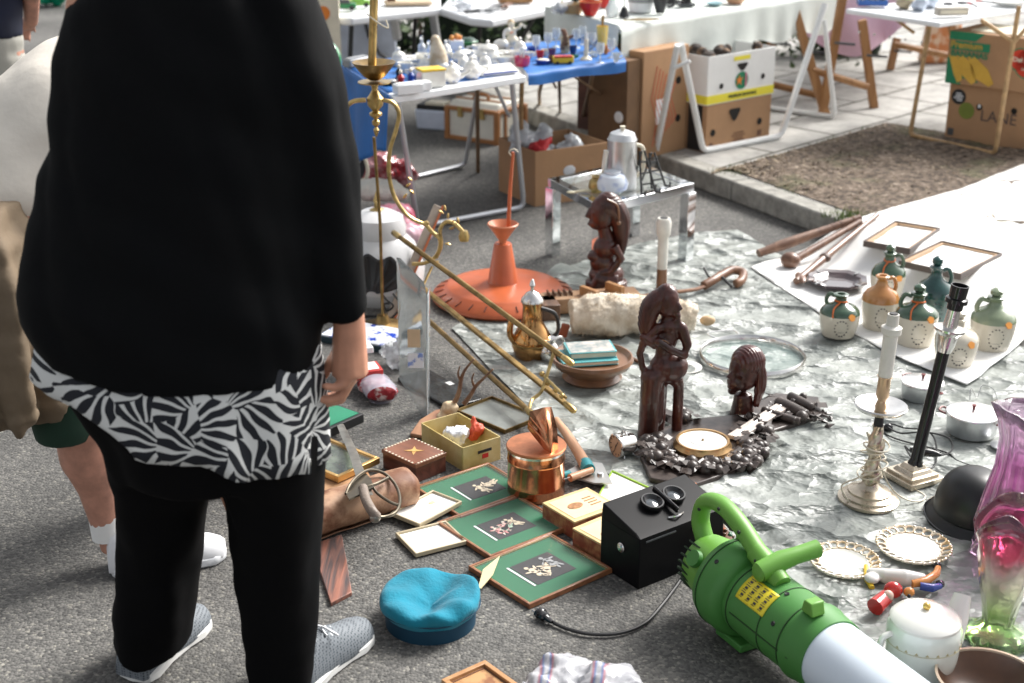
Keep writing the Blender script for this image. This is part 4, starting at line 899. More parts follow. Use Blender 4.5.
# --- tall brass hall lamp
D = P(372, 330).y
pb = U(374, 66, D); t = thing('brass_lamp', 'tall old brass hall lamp with drip dish and two harp arms beside the black sleeve', 'lamp', (pb.x, D, 0)); tl = t.location
def LU(px, py, d=0): return U(px, py, D + d) - tl
def px_(n): return n / (CF / (D * math.cos(CT) + .8 * math.sin(CT)))
zs = lambda py: U(374, py, D).z
rp = px_(1)
B().tube([LU(371, -60), LU(374, 0), LU(372, 66)], 4.2 * rp, 12).obj('pole', BRASS, t)
B().tube(bez([LU(367, 14, -.01), LU(377, 22, -.03), LU(388, 28, -.02), LU(386, 20, -.01)]), .0025, 5).obj('string', CREAM, t)
lat('drip_dish', [(.001, zs(80)), (5 * rp, zs(80)), (11 * rp, zs(76)), (17 * rp, zs(69)), (22 * rp, zs(62)), (21 * rp, zs(62)), (14 * rp, zs(66)), (.001, zs(68))], OLDBR, t)
lat('flange', [(.001, zs(84)), (17 * rp, zs(82.5)), (17 * rp, zs(81.5)), (.001, zs(81))], BRASS, t)
lat('body', [(.001, zs(137)), (1.5 * rp, zs(135)), (3 * rp, zs(130)), (1.2 * rp, zs(127)), (4 * rp, zs(124)), (4 * rp, zs(121)), (1.5 * rp, zs(119)), (6.5 * rp, zs(115)), (6.5 * rp, zs(113)), (3 * rp, zs(111)), (8 * rp, zs(105)), (8.5 * rp, zs(98)), (6 * rp, zs(95)), (3 * rp, zs(90)), (4 * rp, zs(84)), (.001, zs(83))], BRASS, t)
B().tube(bez([LU(366, 100), LU(352, 102), LU(344, 112), LU(347, 128), LU(354, 155), LU(354, 180), LU(345, 205), LU(338, 225)], 50), 2.4 * rp, 8).obj('harp_arm', BRASS, t)
B().tube(bez([LU(382, 100), LU(393, 103), LU(399, 114), LU(396, 130), LU(390, 150), LU(389, 175), LU(395, 198), LU(408, 216), LU(424, 224), LU(428, 222)], 60), 2.2 * rp, 8).obj('harp_arm', BRASS, t)
br = B().tube(bez([LU(424, 222), LU(432, 232), LU(440, 240), LU(437, 255), LU(425, 263), LU(412, 264)], 40), 2.2 * rp, 7)
br.tube(bez([LU(436, 258), LU(441, 245), LU(440, 230), LU(446, 222), LU(455, 224), LU(463, 232)], 40), 2.2 * rp, 7)
br.obj('scroll_branch', BRASS, t)
lv = B(); random.seed(5)
for x, y in ((441, 212), (445, 208), (448, 216), (452, 222), (458, 220), (440, 250), (448, 244), (436, 262), (408, 185), (412, 192), (405, 196), (410, 179), (452, 228)):
    c_ = LU(x, y); lv.ell(tuple(c_), (3.4 * rp, 2 * rp, 1.4 * rp), 8, Matrix.Translation(c_) @ Matrix.Rotation(random.uniform(0, 6), 4, 'Y') @ Matrix.Translation(-c_))
lv.obj('leaf_ornament', BRASS, t)
c_ = LU(464, 236); B().lathe([(.001, -.02), (5 * rp, -.018), (6 * rp, 0), (4 * rp, .02), (.001, .022)], tuple(c_), 14).obj('lamp_holder', BRASS, t)
lat('base_foot', [(.001, 0), (.1, 0), (.1, .012), (.03, .03), (.02, .06), (.001, .06)], OLDBR, t)
B().tube([(0, 0, .05), (.0, .03, .4), Vector(LU(374, 137))], .006).obj('stem', OLDBR, t)
# --- white glass shade with brass finial
D2 = P(385, 302).y; sp_ = P(380, 300); r_ = 46 / S(300)
t = thing('glass_lantern', 'large white cut glass lamp globe with a brass finial next to the black jacket', 'lamp shade', sp_)
hz = lambda py: max(0, U(380, py, D2).z)
OPAL = mat('white_cut_glass', (.75, .76, .77), .18, var=.04, trans=.25, bump=.25, bsc=45, bdist=.004)
lat('shade', [(.001, 0), (r_ * .55, 0), (r_ * .95, hz(285)), (r_, hz(268)), (r_ * .8, hz(245)), (r_ * .6, hz(236)), (r_ * .62, hz(228)), (r_ * .55, hz(218)), (r_ * .3, hz(212)), (.001, hz(211))], OPAL, t, seg=48)
lat('finial', [(.001, hz(214)), (.03, hz(214)), (.028, hz(211)), (.012, hz(209)), (.009, hz(205)), (.014, hz(202)), (.009, hz(199)), (.006, hz(196)), (.001, hz(192))], BRASS, t)
# --- things further behind on the left
PB = mat('pink_package', (.62, .12, .2), .3, var=.5, vsc=7, coat=.6, col2=(.8, .55, .62), thr=(.45, .6), bump=.5, bsc=14)
o = baglump('plastic_packet', 'pink and red textile in a shiny plastic packet behind the white lamp shade', 'packet', [((-.05, 0, .06), (.16, .1, .07)), ((.09, 0, .05), (.12, .1, .06)), ((.02, .06, .1), (.12, .08, .06))], PB, 4, a=.02, sc=.1); o.location = P(385, 248); o.scale = (1, 1, 1.25)
o = baglump('knitted_cap', 'cream knitted cap lying on the pink packet behind the lamp', 'cap', [((0, 0, .05), (.13, .09, .05)), ((.06, 0, .03), (.1, .07, .035))], mat('cream_knit', (.62, .6, .54), .95, bump=.8, bsc=90), 5, a=.008, sc=.04); o.location = P(378, 232) + Vector((0, 0, .15))
o = baglump('plastic_packet', 'red and clear plastic packet hanging under the blue cloth edge', 'packet', [((0, 0, .09), (.11, .08, .1)), ((.1, .03, .06), (.08, .06, .07))], mat('red_film', (.3, .02, .03), .2, col2=(.55, .3, .32), vsc=14, thr=(.45, .65), coat=.8, bump=.6, bsc=25), 6, a=.025, sc=.05); o.location = P(382, 188)
t = thing('picture_frame', 'small oval white rope frame with a black centre behind the brass arm', 'frame', P(355, 206) + Vector((0, .1, .1)), rot=(R(-20), 0, 0))
B().tube(bez([(-.045, 0, .01), (-.05, 0, .09), (0, 0, .145), (.05, 0, .09), (.045, 0, .01)], 30, True), .009).obj('rim', CREAM, t); B().ell((0, .004, .07), (.045, .004, .07), 20).obj('backing', BLACKM, t)
# --- black shell dish on a scrolled iron stand
c0 = P(378, 318); t = thing('shell_dish', 'glossy black fluted shell dish on a scrolled iron stand behind the woman\'s sleeve', 'dish', c0)
def shellf(u, v):
    a_ = (u - .5) * 2.6; r = .02 + .15 * v; w_ = .012 * math.sin(u * 30) * v; return (-.02 + r * math.sin(a_), r * math.cos(a_) * .2 - .02, .1 + r * math.cos(a_) * .6 + .04 * v * v + w_)
B().grid(shellf, 60, 14).obj('shell', BLACK, t, sharp=180, solid=.006)
s_ = B().tube(bez([(.0, 0, .13), (.03, 0, .08), (.06, 0, .05), (.035, 0, .03), (.025, 0, .055), (.045, 0, .06)], 30), .004, 6).tube([(-.07, 0, .008), (.07, 0, .008)], .005, 6).tube(bez([(.06, 0, .1), (.09, -.01, .05), (.05, -.03, .006)], 16), .004, 6)
s_.obj('stand', BLACKM, t)
# --- leaning plank, acrylic stand, plastic bag
a_, b2 = P(392, 322), None
a_ = P(390, 318); tp = U(438, 206, a_.y + .22); t = thing('wooden_batten', 'short wooden batten with one orange edge leaning among the brass rods', 'batten', a_); vv = tp - a_
bb = B(); beam(bb, Vector((0, 0, 0)), vv, .034, .02); bb.obj('batten', wood('grey_batten', (.3, .24, .19), (.42, .35, .29), 18), t, bevel=.002)
bb = B(); beam(bb, Vector((.019, -.001, 0)), vv + Vector((.019, -.001, 0)), .008, .0225); bb.obj('painted_edge', mat('orange_stain', (.5, .13, .04), .5), t)
ACR = mat('acrylic', (.8, .86, .88), .06, var=.02, trans=.8, ior=1.3)
c0 = P(418, 418); t = thing('acrylic_stand', 'clear acrylic holder tapering to a point standing left of the black tile', 'holder', c0)
q = [P(427, 416), U(427, 296, c0.y), U(424, 282, c0.y), U(400, 258, c0.y), U(402, 330, c0.y), U(403, 380, c0.y)]
l_ = [Vector(p) - c0 for p in q]
bb = B(); n = len(l_)
for dy, nm in ((0, 1), (.06, 2)): pass
fr = [(p.x, p.y, p.z) for p in l_]; bk = [(p.x - .012, .006, p.z) for p in l_]
bb.add(fr + bk, [tuple(range(n)), tuple(range(n, 2 * n))[::-1]] + [(i, n + i, n + (i + 1) % n, (i + 1) % n) for i in range(n)])
bb.obj('sheet', ACR, t)
bb = B().add([(l_[0].x, 0, 0), (l_[1].x, 0, l_[1].z), (l_[1].x + .003, .09, l_[1].z), (l_[0].x + .003, .09, .0)], [(0, 1, 2, 3)]); bb.obj('side_sheet', ACR, t, solid=.004)
pr = U(414, 338, c0.y) - c0
B().box((pr.x, -.003, pr.z), (.04, .002, .06)).obj('printed_label', mat('beige_label', (.6, .45, .3), .5), t); B().box((pr.x + .004, -.003, pr.z - .075), (.05, .002, .05)).obj('white_label', mat('blue_white_label', (.75, .78, .85), .5, col2=(.2, .3, .65), thr=(.55, .62), vsc=40), t)
o = baglump('plastic_bag', 'crumpled clear plastic bag beside the acrylic holder', 'plastic bag', [((0, 0, .03), (.035, .04, .04)), ((.02, .0, .07), (.028, .03, .05)), ((-.03, .02, .05), (.03, .03, .03))], BAG, 7, a=.022, sc=.035, vox=.006); o.location = P(398, 368); o.scale = (1, 1, 1.1)
# --- orange enamel lamp
c0 = P(503, 300); t = thing('orange_lamp', 'orange enamelled round lamp with a cone neck and thin red rod beyond the brass rods', 'lamp', c0)
r_ = 71 / S(300); OR = mat('orange_enamel', (.5, .115, .04), .34, var=.2, vsc=5, coat=.12, bump=.06, bsc=5, bdist=.03); hh = lambda py: U(503, py, c0.y).z
lat('disc', [(.001, .01), (r_ * .97, .01), (r_, .02), (r_ * .98, .034), (r_ * .84, .05), (r_ * .8, .062), (r_ * .76, .066), (r_ * .6, .074), (r_ * .25, .078), (.001, .078)], OR, t, seg=64, sharp=60)
sl = B()
for k in range(26):
    a_ = 2 * math.pi * k / 26 + .1; sl.box((r_ * .88 * math.cos(a_), r_ * .88 * math.sin(a_), .0475), (.042, .003, .003), rz=a_, ry=.28)
sl.obj('vent_slots', mat('slot_shadow', (.05, .012, .005), .8), t)
z0, z1 = .07, hh(243); k_ = r_ / 71 * .97
lat('cone_neck', [(.001, z0), (17 * k_, z0), (15.5 * k_, z0 + .01), (9 * k_, z1 - .004), (8 * k_, z1), (.001, z1)], OR, t)
lat('funnel', [(.001, z1), (4 * k_, z1), (4 * k_, z1 + .01), (9 * k_, hh(233)), (16 * k_, hh(224)), (15 * k_, hh(223)), (4 * k_, hh(236)), (.001, hh(236))], mat('pale_orange_enamel', (.55, .2, .1), .35), t)
B().tube([U(508, 236, c0.y) - c0, U(510, 190, c0.y) - c0, U(513, 152, c0.y) - c0], [.0085, .0075, .006], 8).obj('rod', OR, t)
B().tube(bez([U(513, 158, c0.y) - c0, U(509, 152, c0.y) - c0, U(514, 149, c0.y) - c0, U(518, 152, c0.y) - c0]), .0022, 5).obj('string', CREAM, t)
# --- brass folding rack of three rods lying down
pA0, pA1 = P(394, 233, .34), P(571, 363, .17); pB0, pB1 = P(414, 281, .22), P(573, 410, .05); pC0, pC1 = P(418, 311, .08), P(533, 415, .05)
t = thing('brass_rack', 'folding brass rack of three long rods lying across the tarpaulin corner', 'rack', Vector((pC1.x, pC1.y, 0))); tl = t.location
for a_, b_ in ((pA0, pA1), (pC0, pC1)): B().tube([a_ - tl, b_ - tl], .0095, 12).obj('rod', OLDBR, t)
bb = B(); beam(bb, pB0 - tl, pB1 - tl, .02, .012); bb.obj('rod', OLDBR, t, bevel=.003)
for p, d_ in ((pA0, pA1), (pA1, pA0), (pB1, pB0), (pC1, pC0)):
    u = (d_ - p).normalized(); q = p - tl; B().tube([q - u * .012, q - u * .004, q + u * .03, q + u * .045], [.005, .011, .0115, .0095], 12).obj('end_cap', BRASS, t)
m_ = (P(545, 372, .11)) - tl
B().tube(bez([pA1 - tl - (pA1 - pA0).normalized() * .09, P(547, 375, .12) - tl, P(541, 392, .08) - tl, P(532, 400, .06) - tl, pC1 - tl - (pC1 - pC0).normalized() * .03], 30), .006, 8).obj('curved_link', BRASS, t)
kb_ = B()
for x, y, z in ((542, 374, .12), (548, 383, .1), (556, 390, .09), (562, 396, .09)): kb_.ell(tuple(P(x, y, z) - tl), .0095, 10)
kb_.tube([P(541, 373, .12) - tl, P(566, 398, .085) - tl], .005, 8).obj('thumb_screws', BRASS, t)
B().tube([P(432, 232 + 35, .26) - tl, P(420, 292, .2) - tl], .005, 6).obj('strut', OLDBR, t)
# --- coffee pot
c0 = P(532, 358); s_ = 1 / S(358); t = thing('coffee_pot', 'round bellied copper and brass coffee pot with a domed lid behind the rods', 'pot', c0, .3)
PB_ = mat('pot_bronze', (.55, .3, .12), .16, 1, var=.35, vsc=10)
lat('body', [(.001, 0), (13 * s_, 0), (17 * s_, .01), (20.5 * s_, 14 * s_), (20 * s_, 22 * s_), (14 * s_, 33 * s_), (10 * s_, 40 * s_), (9.5 * s_, 55 * s_), (10.5 * s_, 60 * s_), (.001, 60 * s_)], PB_, t, seg=40)
lat('lid', [(.001, 60 * s_), (11.5 * s_, 60 * s_), (11 * s_, 63 * s_), (6 * s_, 69 * s_), (2 * s_, 71 * s_), (1.5 * s_, 74 * s_), (3 * s_, 77 * s_), (1.5 * s_, 82 * s_), (.001, 83 * s_)], SILVER, t)
B().tube(bez([(17 * s_, 0, 18 * s_), (27 * s_, 0, 26 * s_), (24 * s_, 0, 44 * s_), (9 * s_, 0, 52 * s_)], 24), 2 * s_, 8).obj('handle', BLACKM, t)
B().tube(bez([(-16 * s_, 0, 16 * s_), (-23 * s_, 0, 28 * s_), (-22 * s_, 0, 42 * s_)], 16), [3.5 * s_ - .00012 * k for k in range(17)], 10).obj('spout', PB_, t)
B().lathe([(20.8 * s_, 17 * s_), (21.2 * s_, 18 * s_), (20.8 * s_, 19 * s_), (20 * s_, 18 * s_)], seg=40).obj('engraved_band', OLDBR, t)
t = thing('silver_jug', 'small silver jug lying behind the round bellied coffee pot', 'jug', P(549, 362), .5)
lat('body', [(.001, 0), (.025, 0), (.04, .03), (.036, .06), (.022, .075), (.027, .09), (.022, .09), (.001, .075)], SILVER, t); B().tube(bez([(.036, 0, .05), (.06, 0, .06), (.05, 0, .085), (.024, 0, .085)]), .004).obj('handle', SILVER, t)
# --- wooden bowl with books
c0 = P(592, 380); s_ = 1 / S(380); t = thing('wooden_bowl', 'wide turned brown wooden dish holding two small books', 'bowl', c0)
BW = wood('turned_wood', (.16, .075, .035), (.25, .12, .06), 10, .35, .4, (1, .3, 1))
lat('bowl', [(.001, .0), (26 * s_, 0), (30 * s_, .015), (26 * s_, .03), (30 * s_, .045), (38 * s_, .06), (41 * s_, .078), (40 * s_, .09), (38.5 * s_, .09), (35 * s_, .075), (.001, .07)], BW, t, seg=56)
def book(label, loc, rz, w_, d_, h_, cm, pm=None, tm=None, prints=(), tilt=0):
    t = thing('book', label, 'book', loc, rot=(tilt, 0, rz))
    B().box((0, 0, .0015), (w_, d_, .003)).box((0, 0, h_ - .0015), (w_, d_, .003)).box((-w_ / 2 + .0015, 0, h_ / 2), (.003, d_, h_ - .006)).obj('cover', cm, t, bevel=.001)
    B().box((.002, 0, h_ / 2), (w_ - .008, d_ - .006, h_ - .0061)).obj('pages', pm or CREAM, t)
    for x, y, a_, b_, m_ in prints: B().box((x, y, h_ + .0006), (a_, b_, .001)).obj('cover_print', m_, t)
    return t
TEAL = mat('teal_cover', (.1, .36, .38), .35); PHOTO = mat('photo_print', (.2, .25, .25), .3, col2=(.55, .5, .45), vsc=25, thr=(.4, .6))
book('teal book lying lowest in the turned wooden dish', c0 + Vector((-.02, -.0, .076)), .18, 56 * s_, .13, .016, TEAL)
book('book with a photo cover on top of the teal book in the dish', c0 + Vector((-.008, .018, .093)), .16, 48 * s_, .11, .022, TEAL, prints=[(0, 0, 44 * s_, .1, PHOTO)])
t = thing('wooden_spoon', 'small dark wooden handle sticking out beside the turned dish', 'spoon', P(628, 362)); B().tube([(-.04, .03, .03), (.0, .0, .02), (.04, -.03, .01)], [.007, .009, .006]).obj('handle', BROWN, t); B().ell((-.05, .035, .032), (.016, .012, .006), 10).obj('bowl', BROWN, t)
# --- wooden mechanical box, fur and hooked stick
c0 = P(590, 312); rz_ = .2; t = thing('wooden_instrument', 'old wooden slatted stock with pegs behind the fur roll', 'wooden tool', c0, rz_); s_ = 1 / S(312)
B().box((0, .02, .04), (100 * s_, .1, .06)).obj('stock', wood('pale_old_wood', (.3, .17, .09), (.42, .27, .16), 14, .6), t, bevel=.004)
B().box((-50 * s_ + .02, -.03, .035), (.07, .12, .07)).obj('end_block', wood('dark_old_wood', (.07, .035, .02), (.15, .08, .045), 18), t, bevel=.004)
for x, y in ((-.01, -.02), (.1, .01)): B().box((x, y, .085), (.022, .09, .04), rz=.5).obj('peg_block', PINE, t, bevel=.003)
cb_ = B()
for k in range(5): cb_.box((-50 * s_ + .035 + k * .022, .03, .075), (.006, .05, .02))
cb_.obj('comb', MC['dark_old_wood'], t, bevel=.002)
c0 = P(633, 335); t = thing('fur_roll', 'rolled piece of cream sheepskin lying behind the wooden figure', 'fur', c0, .05)
fs = 1.35
FUR = mat('cream_fur', (.58, .48, .36), .95, col2=(.78, .7, .58), vsc=14, thr=(.4, .6), bump=.6, bsc=60)
b = B().tube([(-.23, .0, .075), (-.14, 0, .08), (0, .0, .08), (.12, .01, .07), (.23, .02, .06)], [.062, .078, .075, .068, .05], 20)
o = b.obj('hide', FUR, t, remesh=.006, smooth=2, disp=.012, dsc=.06)
random.seed(9); hr = B(); vs_ = o.data.vertices
for k in range(3500):
    v = vs_[random.randrange(len(vs_))]; n = (v.normal + Vector([random.uniform(-.8, .8) for _ in range(3)])).normalized(); p = v.co; e = p + n * random.uniform(.006, .016) + Vector((0, 0, -.003)); s2 = n.cross(Vector((.3, .5, .8))).normalized() * .0009
    hr.add([p - s2, p + s2, e], [(0, 1, 2)])
ho = hr.obj('fur_hair', FUR, t); ho['kind'] = 'stuff'
B().box((-.26, -.045, .04), (.03, .02, .05), ry=.3).obj('leather_end', mat('redbrown_leather', (.25, .06, .025), .5), t, bevel=.004); B().ell((.28, .02, .045), (.03, .02, .02), 12).obj('hoof', mat('hoof_tan', (.5, .35, .2), .6), t, remesh=.004)
c0 = P(715, 284); t = thing('wooden_tool', 'carved dark wooden stick with a round hooked head on the tarpaulin', 'wooden tool', c0); s_ = 1 / S(284)
def LG(px, py, z): return P(px, py, z) - t.location
B().tube(bez([LG(640, 296, .03), LG(684, 291, .03), LG(700, 288, .03), LG(712, 281, .035)], 20), [.01] * 22, 8, sq=.7).obj('shaft', wood('tool_wood', (.14, .06, .03), (.26, .13, .07), 18, .4), t)
b = B().tube(bez([LG(703, 286, .03), LG(712, 281, .04), LG(722, 275, .045), (LG(733, 270, .05)), LG(743, 273, .04), LG(741, 281, .03), LG(735, 284, .025)], 26), .019, 12)
b.obj('hooked_head', MC['tool_wood'], t, remesh=.005, smooth=2); B().tube([LG(704, 268, .06), LG(709, 277, .04)], .005).tube([LG(722, 277, .05), LG(732, 287, .02)], .006).obj('iron_pins', BLACKM, t)
# --- white tube lamp
c0 = P(661, 296); t = thing('candle_lamp', 'white tubular lamp holder standing behind the kneeling wooden figure', 'lamp', c0); s_ = 1 / S(296); hz = lambda y: U(661, y, c0.y).z
DW = mat('worn_white_paint', (.7, .68, .62), .6, var=.15, vsc=12)
lat('base', [(.001, 0), (.05, 0), (.05, .008), (.02, .015), (.012, .03), (.001, .03)], SILVER, t)
lat('wooden_stem', [(.001, .02), (5.5 * s_, .02), (5 * s_, hz(268)), (.001, hz(268))], BW, t)
lat('tube', [(.001, hz(270)), (5 * s_, hz(270)), (5.2 * s_, hz(240)), (5.2 * s_, hz(237)), (7 * s_, hz(234)), (7.6 * s_, hz(222)), (6 * s_, hz(218)), (4 * s_, hz(218)), (4 * s_, hz(226)), (.001, hz(226))], DW, t)
lat('socket', [(.001, hz(225)), (4 * s_, hz(225)), (4 * s_, hz(217.5)), (.001, hz(217.5))], BLACKM, t)
# --- wooden figures
def statue(label, c0, M, b, extra=(), vox=.004, cat='figurine', disp=.0008):
    t = thing('wooden_figure', label, cat, c0); b.obj('body', DARKW, t, remesh=vox, smooth=5, disp=disp, dsc=.012)
    return t
# A: long-haired bust figure facing left
c0 = P(606, 292); s_ = 1 / S(292); H_ = HZ(292, 192); k_ = H_ / 100
b = B()
b.lathe([(.001, 0), (22 * s_, 0), (21 * s_, 12 * k_), (.001, 13 * k_)], seg=20, sy=.8)
b.ell((0, 0, 18 * k_), (18 * s_, 14 * s_, 12 * k_), 16); b.ell((-3 * s_, 0, 30 * k_), (14 * s_, 12 * s_, 12 * k_), 16); b.ell((-1 * s_, 0, 45 * k_), (13 * s_, 13 * s_, 12 * k_), 16)
b.ell((-13 * s_, -3 * s_, 37 * k_), (7 * s_, 6 * s_, 5 * k_), 12); b.ell((-11 * s_, 5 * s_, 37 * k_), (7 * s_, 6 * s_, 5 * k_), 12)
b.tube([(0, 0, 52 * k_), (-4 * s_, 0, 66 * k_)], [8 * s_, 6.5 * s_], 12)
b.ell((-5 * s_, 0, 80 * k_), (13 * s_, 12 * s_, 17 * k_), 20); b.ell((-11 * s_, 0, 70 * k_), (8 * s_, 8 * s_, 7 * k_), 12); b.tube([(-17 * s_, 0, 84 * k_), (-20 * s_, 0, 75 * k_)], [2.2 * s_, 3.2 * s_], 8)
b.ell((-16.5 * s_, 0, 69 * k_), (4 * s_, 4.5 * s_, 2 * k_), 8); b.ell((-14 * s_, -6 * s_, 81 * k_), (3 * s_, 3 * s_, 1.6 * k_), 8)
for sy in (-1, 1): b.tube([(6 * s_, 12 * s_ * sy, 50 * k_), (13 * s_, 13 * s_ * sy, 38 * k_), (4 * s_, 12 * s_ * sy, 24 * k_), (-8 * s_, 10 * s_ * sy, 22 * k_)], [5 * s_, 4.5 * s_, 4 * s_, 3.5 * s_], 10)
for sy in (-1, 1): b.tube([(10 * s_, 9 * s_ * sy, 14 * k_), (-8 * s_, 10 * s_ * sy, 16 * k_), (-14 * s_, 9 * s_ * sy, 4 * k_)], [8 * s_, 7 * s_, 5 * s_], 10)
t = statue('dark carved wooden bust with plaited hair down its back, beside the chrome table', c0, None, b)
b = B().tube(bez([(-3 * s_, 0, 88 * k_), (5 * s_, 0, 84 * k_), (12 * s_, 0, 72 * k_), (14 * s_, 0, 54 * k_), (14 * s_, 0, 38 * k_)], 40), [12.5 * s_ * (1 - (i / 40) ** 2.2 * .8) for i in range(41)], 16).ell((0, 0, 86 * k_), (14 * s_, 12.5 * s_, 14 * k_), 16)
h = b.obj('hair', DARKW, t, remesh=.004, smooth=1)
push(h.data, lambda c, n: (.002 * math.sin(c.z * 900) * math.sin(math.atan2(c.y, c.x - 14 * s_) * 10)))
b = B().tube(bez([(-2 * s_, -12.5 * s_, 96 * k_), (8 * s_, -12.5 * s_, 90 * k_), (10 * s_, -12 * s_, 76 * k_)], 16), .004, 8).ell((10 * s_, -12.5 * s_, 73 * k_), (.009, .006, .009), 10); b.obj('earring', BW, t)
# B: seated couple-like figure in the middle
c0 = P(660, 436); s_ = .84 / S(436); H_ = HZ(436, 283); k_ = H_ / 153
b = B()
b.lathe([(.001, 0), (17 * s_, 0), (17 * s_, 3 * k_), (.001, 3 * k_)], (-8 * s_, 0, 0), 18, sy=.9)
def st(*pts, seg=12):
    b.tube([(x * s_, y * s_, z * k_) for x, y, z, r in pts], [r * s_ for *_, r in pts], seg)
    for x, y, z, r in pts: b.ell((x * s_, y * s_, z * k_), r * s_, 10)
st((-16, -8, 2, 12), (-14, -9, 40, 12.5), (-13, -6, 62, 14), (4, 0, 70, 14)); st((-6, 8, 2, 12), (-4, 8, 40, 11.5), (-6, 6, 62, 14), (2, 2, 70, 15)); st((-9, -2, 20, 12), (-8, -2, 50, 12))   # legs
st((-20, -16, 2, 5), (-8, -14, 2, 6))
st((20, 3, 2, 6.5), (20, 3, 50, 6.5), (12, 2, 62, 12))            # seat prop
b.ell((7 * s_, 0, 71 * k_), (23 * s_, 18 * s_, 15 * k_), 16)
st((4, 0, 70, 16), (1, 0, 86, 10.5), (5, 0, 104, 14)); b.ell((6 * s_, 0, 112 * k_), (15 * s_, 15 * s_, 9 * k_), 14)
st((19, -8, 112, 7), (26, -10, 96, 6), (23, -12, 86, 5.5), (6, -17, 93, 5), (-8, -17, 101, 5))      # right arm bent to chest
st((-8, -8, 112, 6), (-24, -10, 100, 5), (-28, -6, 86, 4.5), (-24, -4, 70, 4)); st((-12, -12, 96, 5), (-26, -12, 104, 4.5))
b.ell((-14 * s_, -8 * s_, 102 * k_), (8 * s_, 7 * s_, 7 * k_), 12)
st((4, 0, 114, 7), (2, -2, 124, 7))
b.ell((2 * s_, -2 * s_, 136 * k_), (14 * s_, 13 * s_, 16 * k_), 18); b.ell((10 * s_, -6 * s_, 128 * k_), (7 * s_, 7 * s_, 6 * k_), 12); b.ell((14 * s_, -9 * s_, 124 * k_), (4 * s_, 5 * s_, 3.2 * k_), 10); b.tube([(13 * s_, -9 * s_, 136 * k_), (17 * s_, -11 * s_, 130 * k_)], [2.4 * s_, 3.4 * s_], 8); b.ell((13 * s_, -9 * s_, 119 * k_), (5 * s_, 5 * s_, 3 * k_), 10)
t = statue('tall dark carved seated wooden figure in the middle of the tarpaulin', c0, None, b, vox=.004)
b = B().ell((1 * s_, 0, 138 * k_), (14.5 * s_, 13 * s_, 14.5 * k_), 18).tube(bez([(1 * s_, 0, 138 * k_), (-7 * s_, 0, 137 * k_), (-17 * s_, 0, 128 * k_), (-21 * s_, -2 * s_, 112 * k_), (-18 * s_, -4 * s_, 100 * k_)], 30), [13 * s_] * 14 + [12.5 * s_ - .0009 * i for i in range(17)], 16)
h = b.obj('hair', DARKW, t, remesh=.004, smooth=1)
push(h.data, lambda c, n: (.0012 * math.sin(c.x * 900 + c.z * 300)))
b = B()
for z in (98, 100.5, 103): b.tube(bez([(-6 * s_, -18 * s_, z * k_), (0, -18.5 * s_, (z - 1) * k_), (4 * s_, -17 * s_, (z - 4) * k_)], 8), .0018, 5)
b.obj('bracelets', BW, t)
# C: small head bust
c0 = P(742, 416); s_ = 1 / S(416); k_ = HZ(416, 346) / 70
b = B().lathe([(.001, 0), (13 * s_, 0), (11 * s_, 10 * k_), (9 * s_, 22 * k_), (.001, 26 * k_)], seg=18, sy=.9)
b.ell((0, 0, 46 * k_), (16 * s_, 14 * s_, 20 * k_), 20); b.ell((-8 * s_, -4 * s_, 36 * k_), (10 * s_, 9 * s_, 9 * k_), 14); b.ell((-14 * s_, -7 * s_, 36 * k_), (4 * s_, 5 * s_, 2.5 * k_), 8); b.ell((-14 * s_, -7 * s_, 32 * k_), (4 * s_, 5 * s_, 2 * k_), 8); b.tube([(-13 * s_, -7 * s_, 47 * k_), (-17 * s_, -8 * s_, 41 * k_)], [2 * s_, 3.4 * s_], 8); b.ell((-6 * s_, -12 * s_, 46 * k_), (4 * s_, 3 * s_, 2 * k_), 8); b.ell((-12 * s_, -4 * s_, 27 * k_), (5 * s_, 5 * s_, 4 * k_), 8)
t = statue('small dark carved wooden head beside the round glass tray', c0, None, b, vox=.0035)
b = B().ell((3 * s_, 1 * s_, 54 * k_), (17 * s_, 15 * s_, 16 * k_), 20); b.tube(bez([(12 * s_, -4 * s_, 54 * k_), (16 * s_, -5 * s_, 40 * k_), (14 * s_, -5 * s_, 24 * k_), (12 * s_, -5 * s_, 12 * k_)], 14), [.018] * 8 + [.014 - .001 * i for i in range(7)], 10)
h = b.obj('hair', mat('red_brown_wood', (.07, .012, .008), .25, coat=.5, var=.3), t, remesh=.0035, smooth=1)
push(h.data, lambda c, n: (.0016 * math.sin(c.x * 500 + c.y * 400)))
# --- round glass tray
c0 = P(752, 362); r_ = 53 / S(360); t = thing('glass_tray', 'large round glass tray with a pale metal rim behind the small wooden head', 'tray', c0)
B().lathe([(r_ - .012, .012), (r_, .012), (r_, .03), (r_ - .006, .036), (r_ - .012, .03)], seg=64).obj('rim', SILVER, t, sharp=80)
o = B().lathe([(.001, .014), (r_ - .013, .014), (r_ - .013, .018), (.001, .018)], seg=64).obj('glass', mat('tray_glass', (.5, .68, .64), .05, var=.02, alpha=.1), t)
B().tube(bez([(-r_ * .55, r_ * .8, .03), (-r_ * .7, r_ * 1.05, .035), (-r_ * .2, r_ * 1.2, .035), (-r_ * .1, r_ * .98, .03)]), .003, 6).obj('handle', SILVER, t)
t = thing('porcelain_dish', 'small white porcelain dish beside the seated wooden figure', 'dish', P(684, 372)); lat('dish', [(.001, .004), (.03, .004), (.058, .014), (.062, .02), (.058, .02), (.03, .009), (.001, .008)], PORC, t)
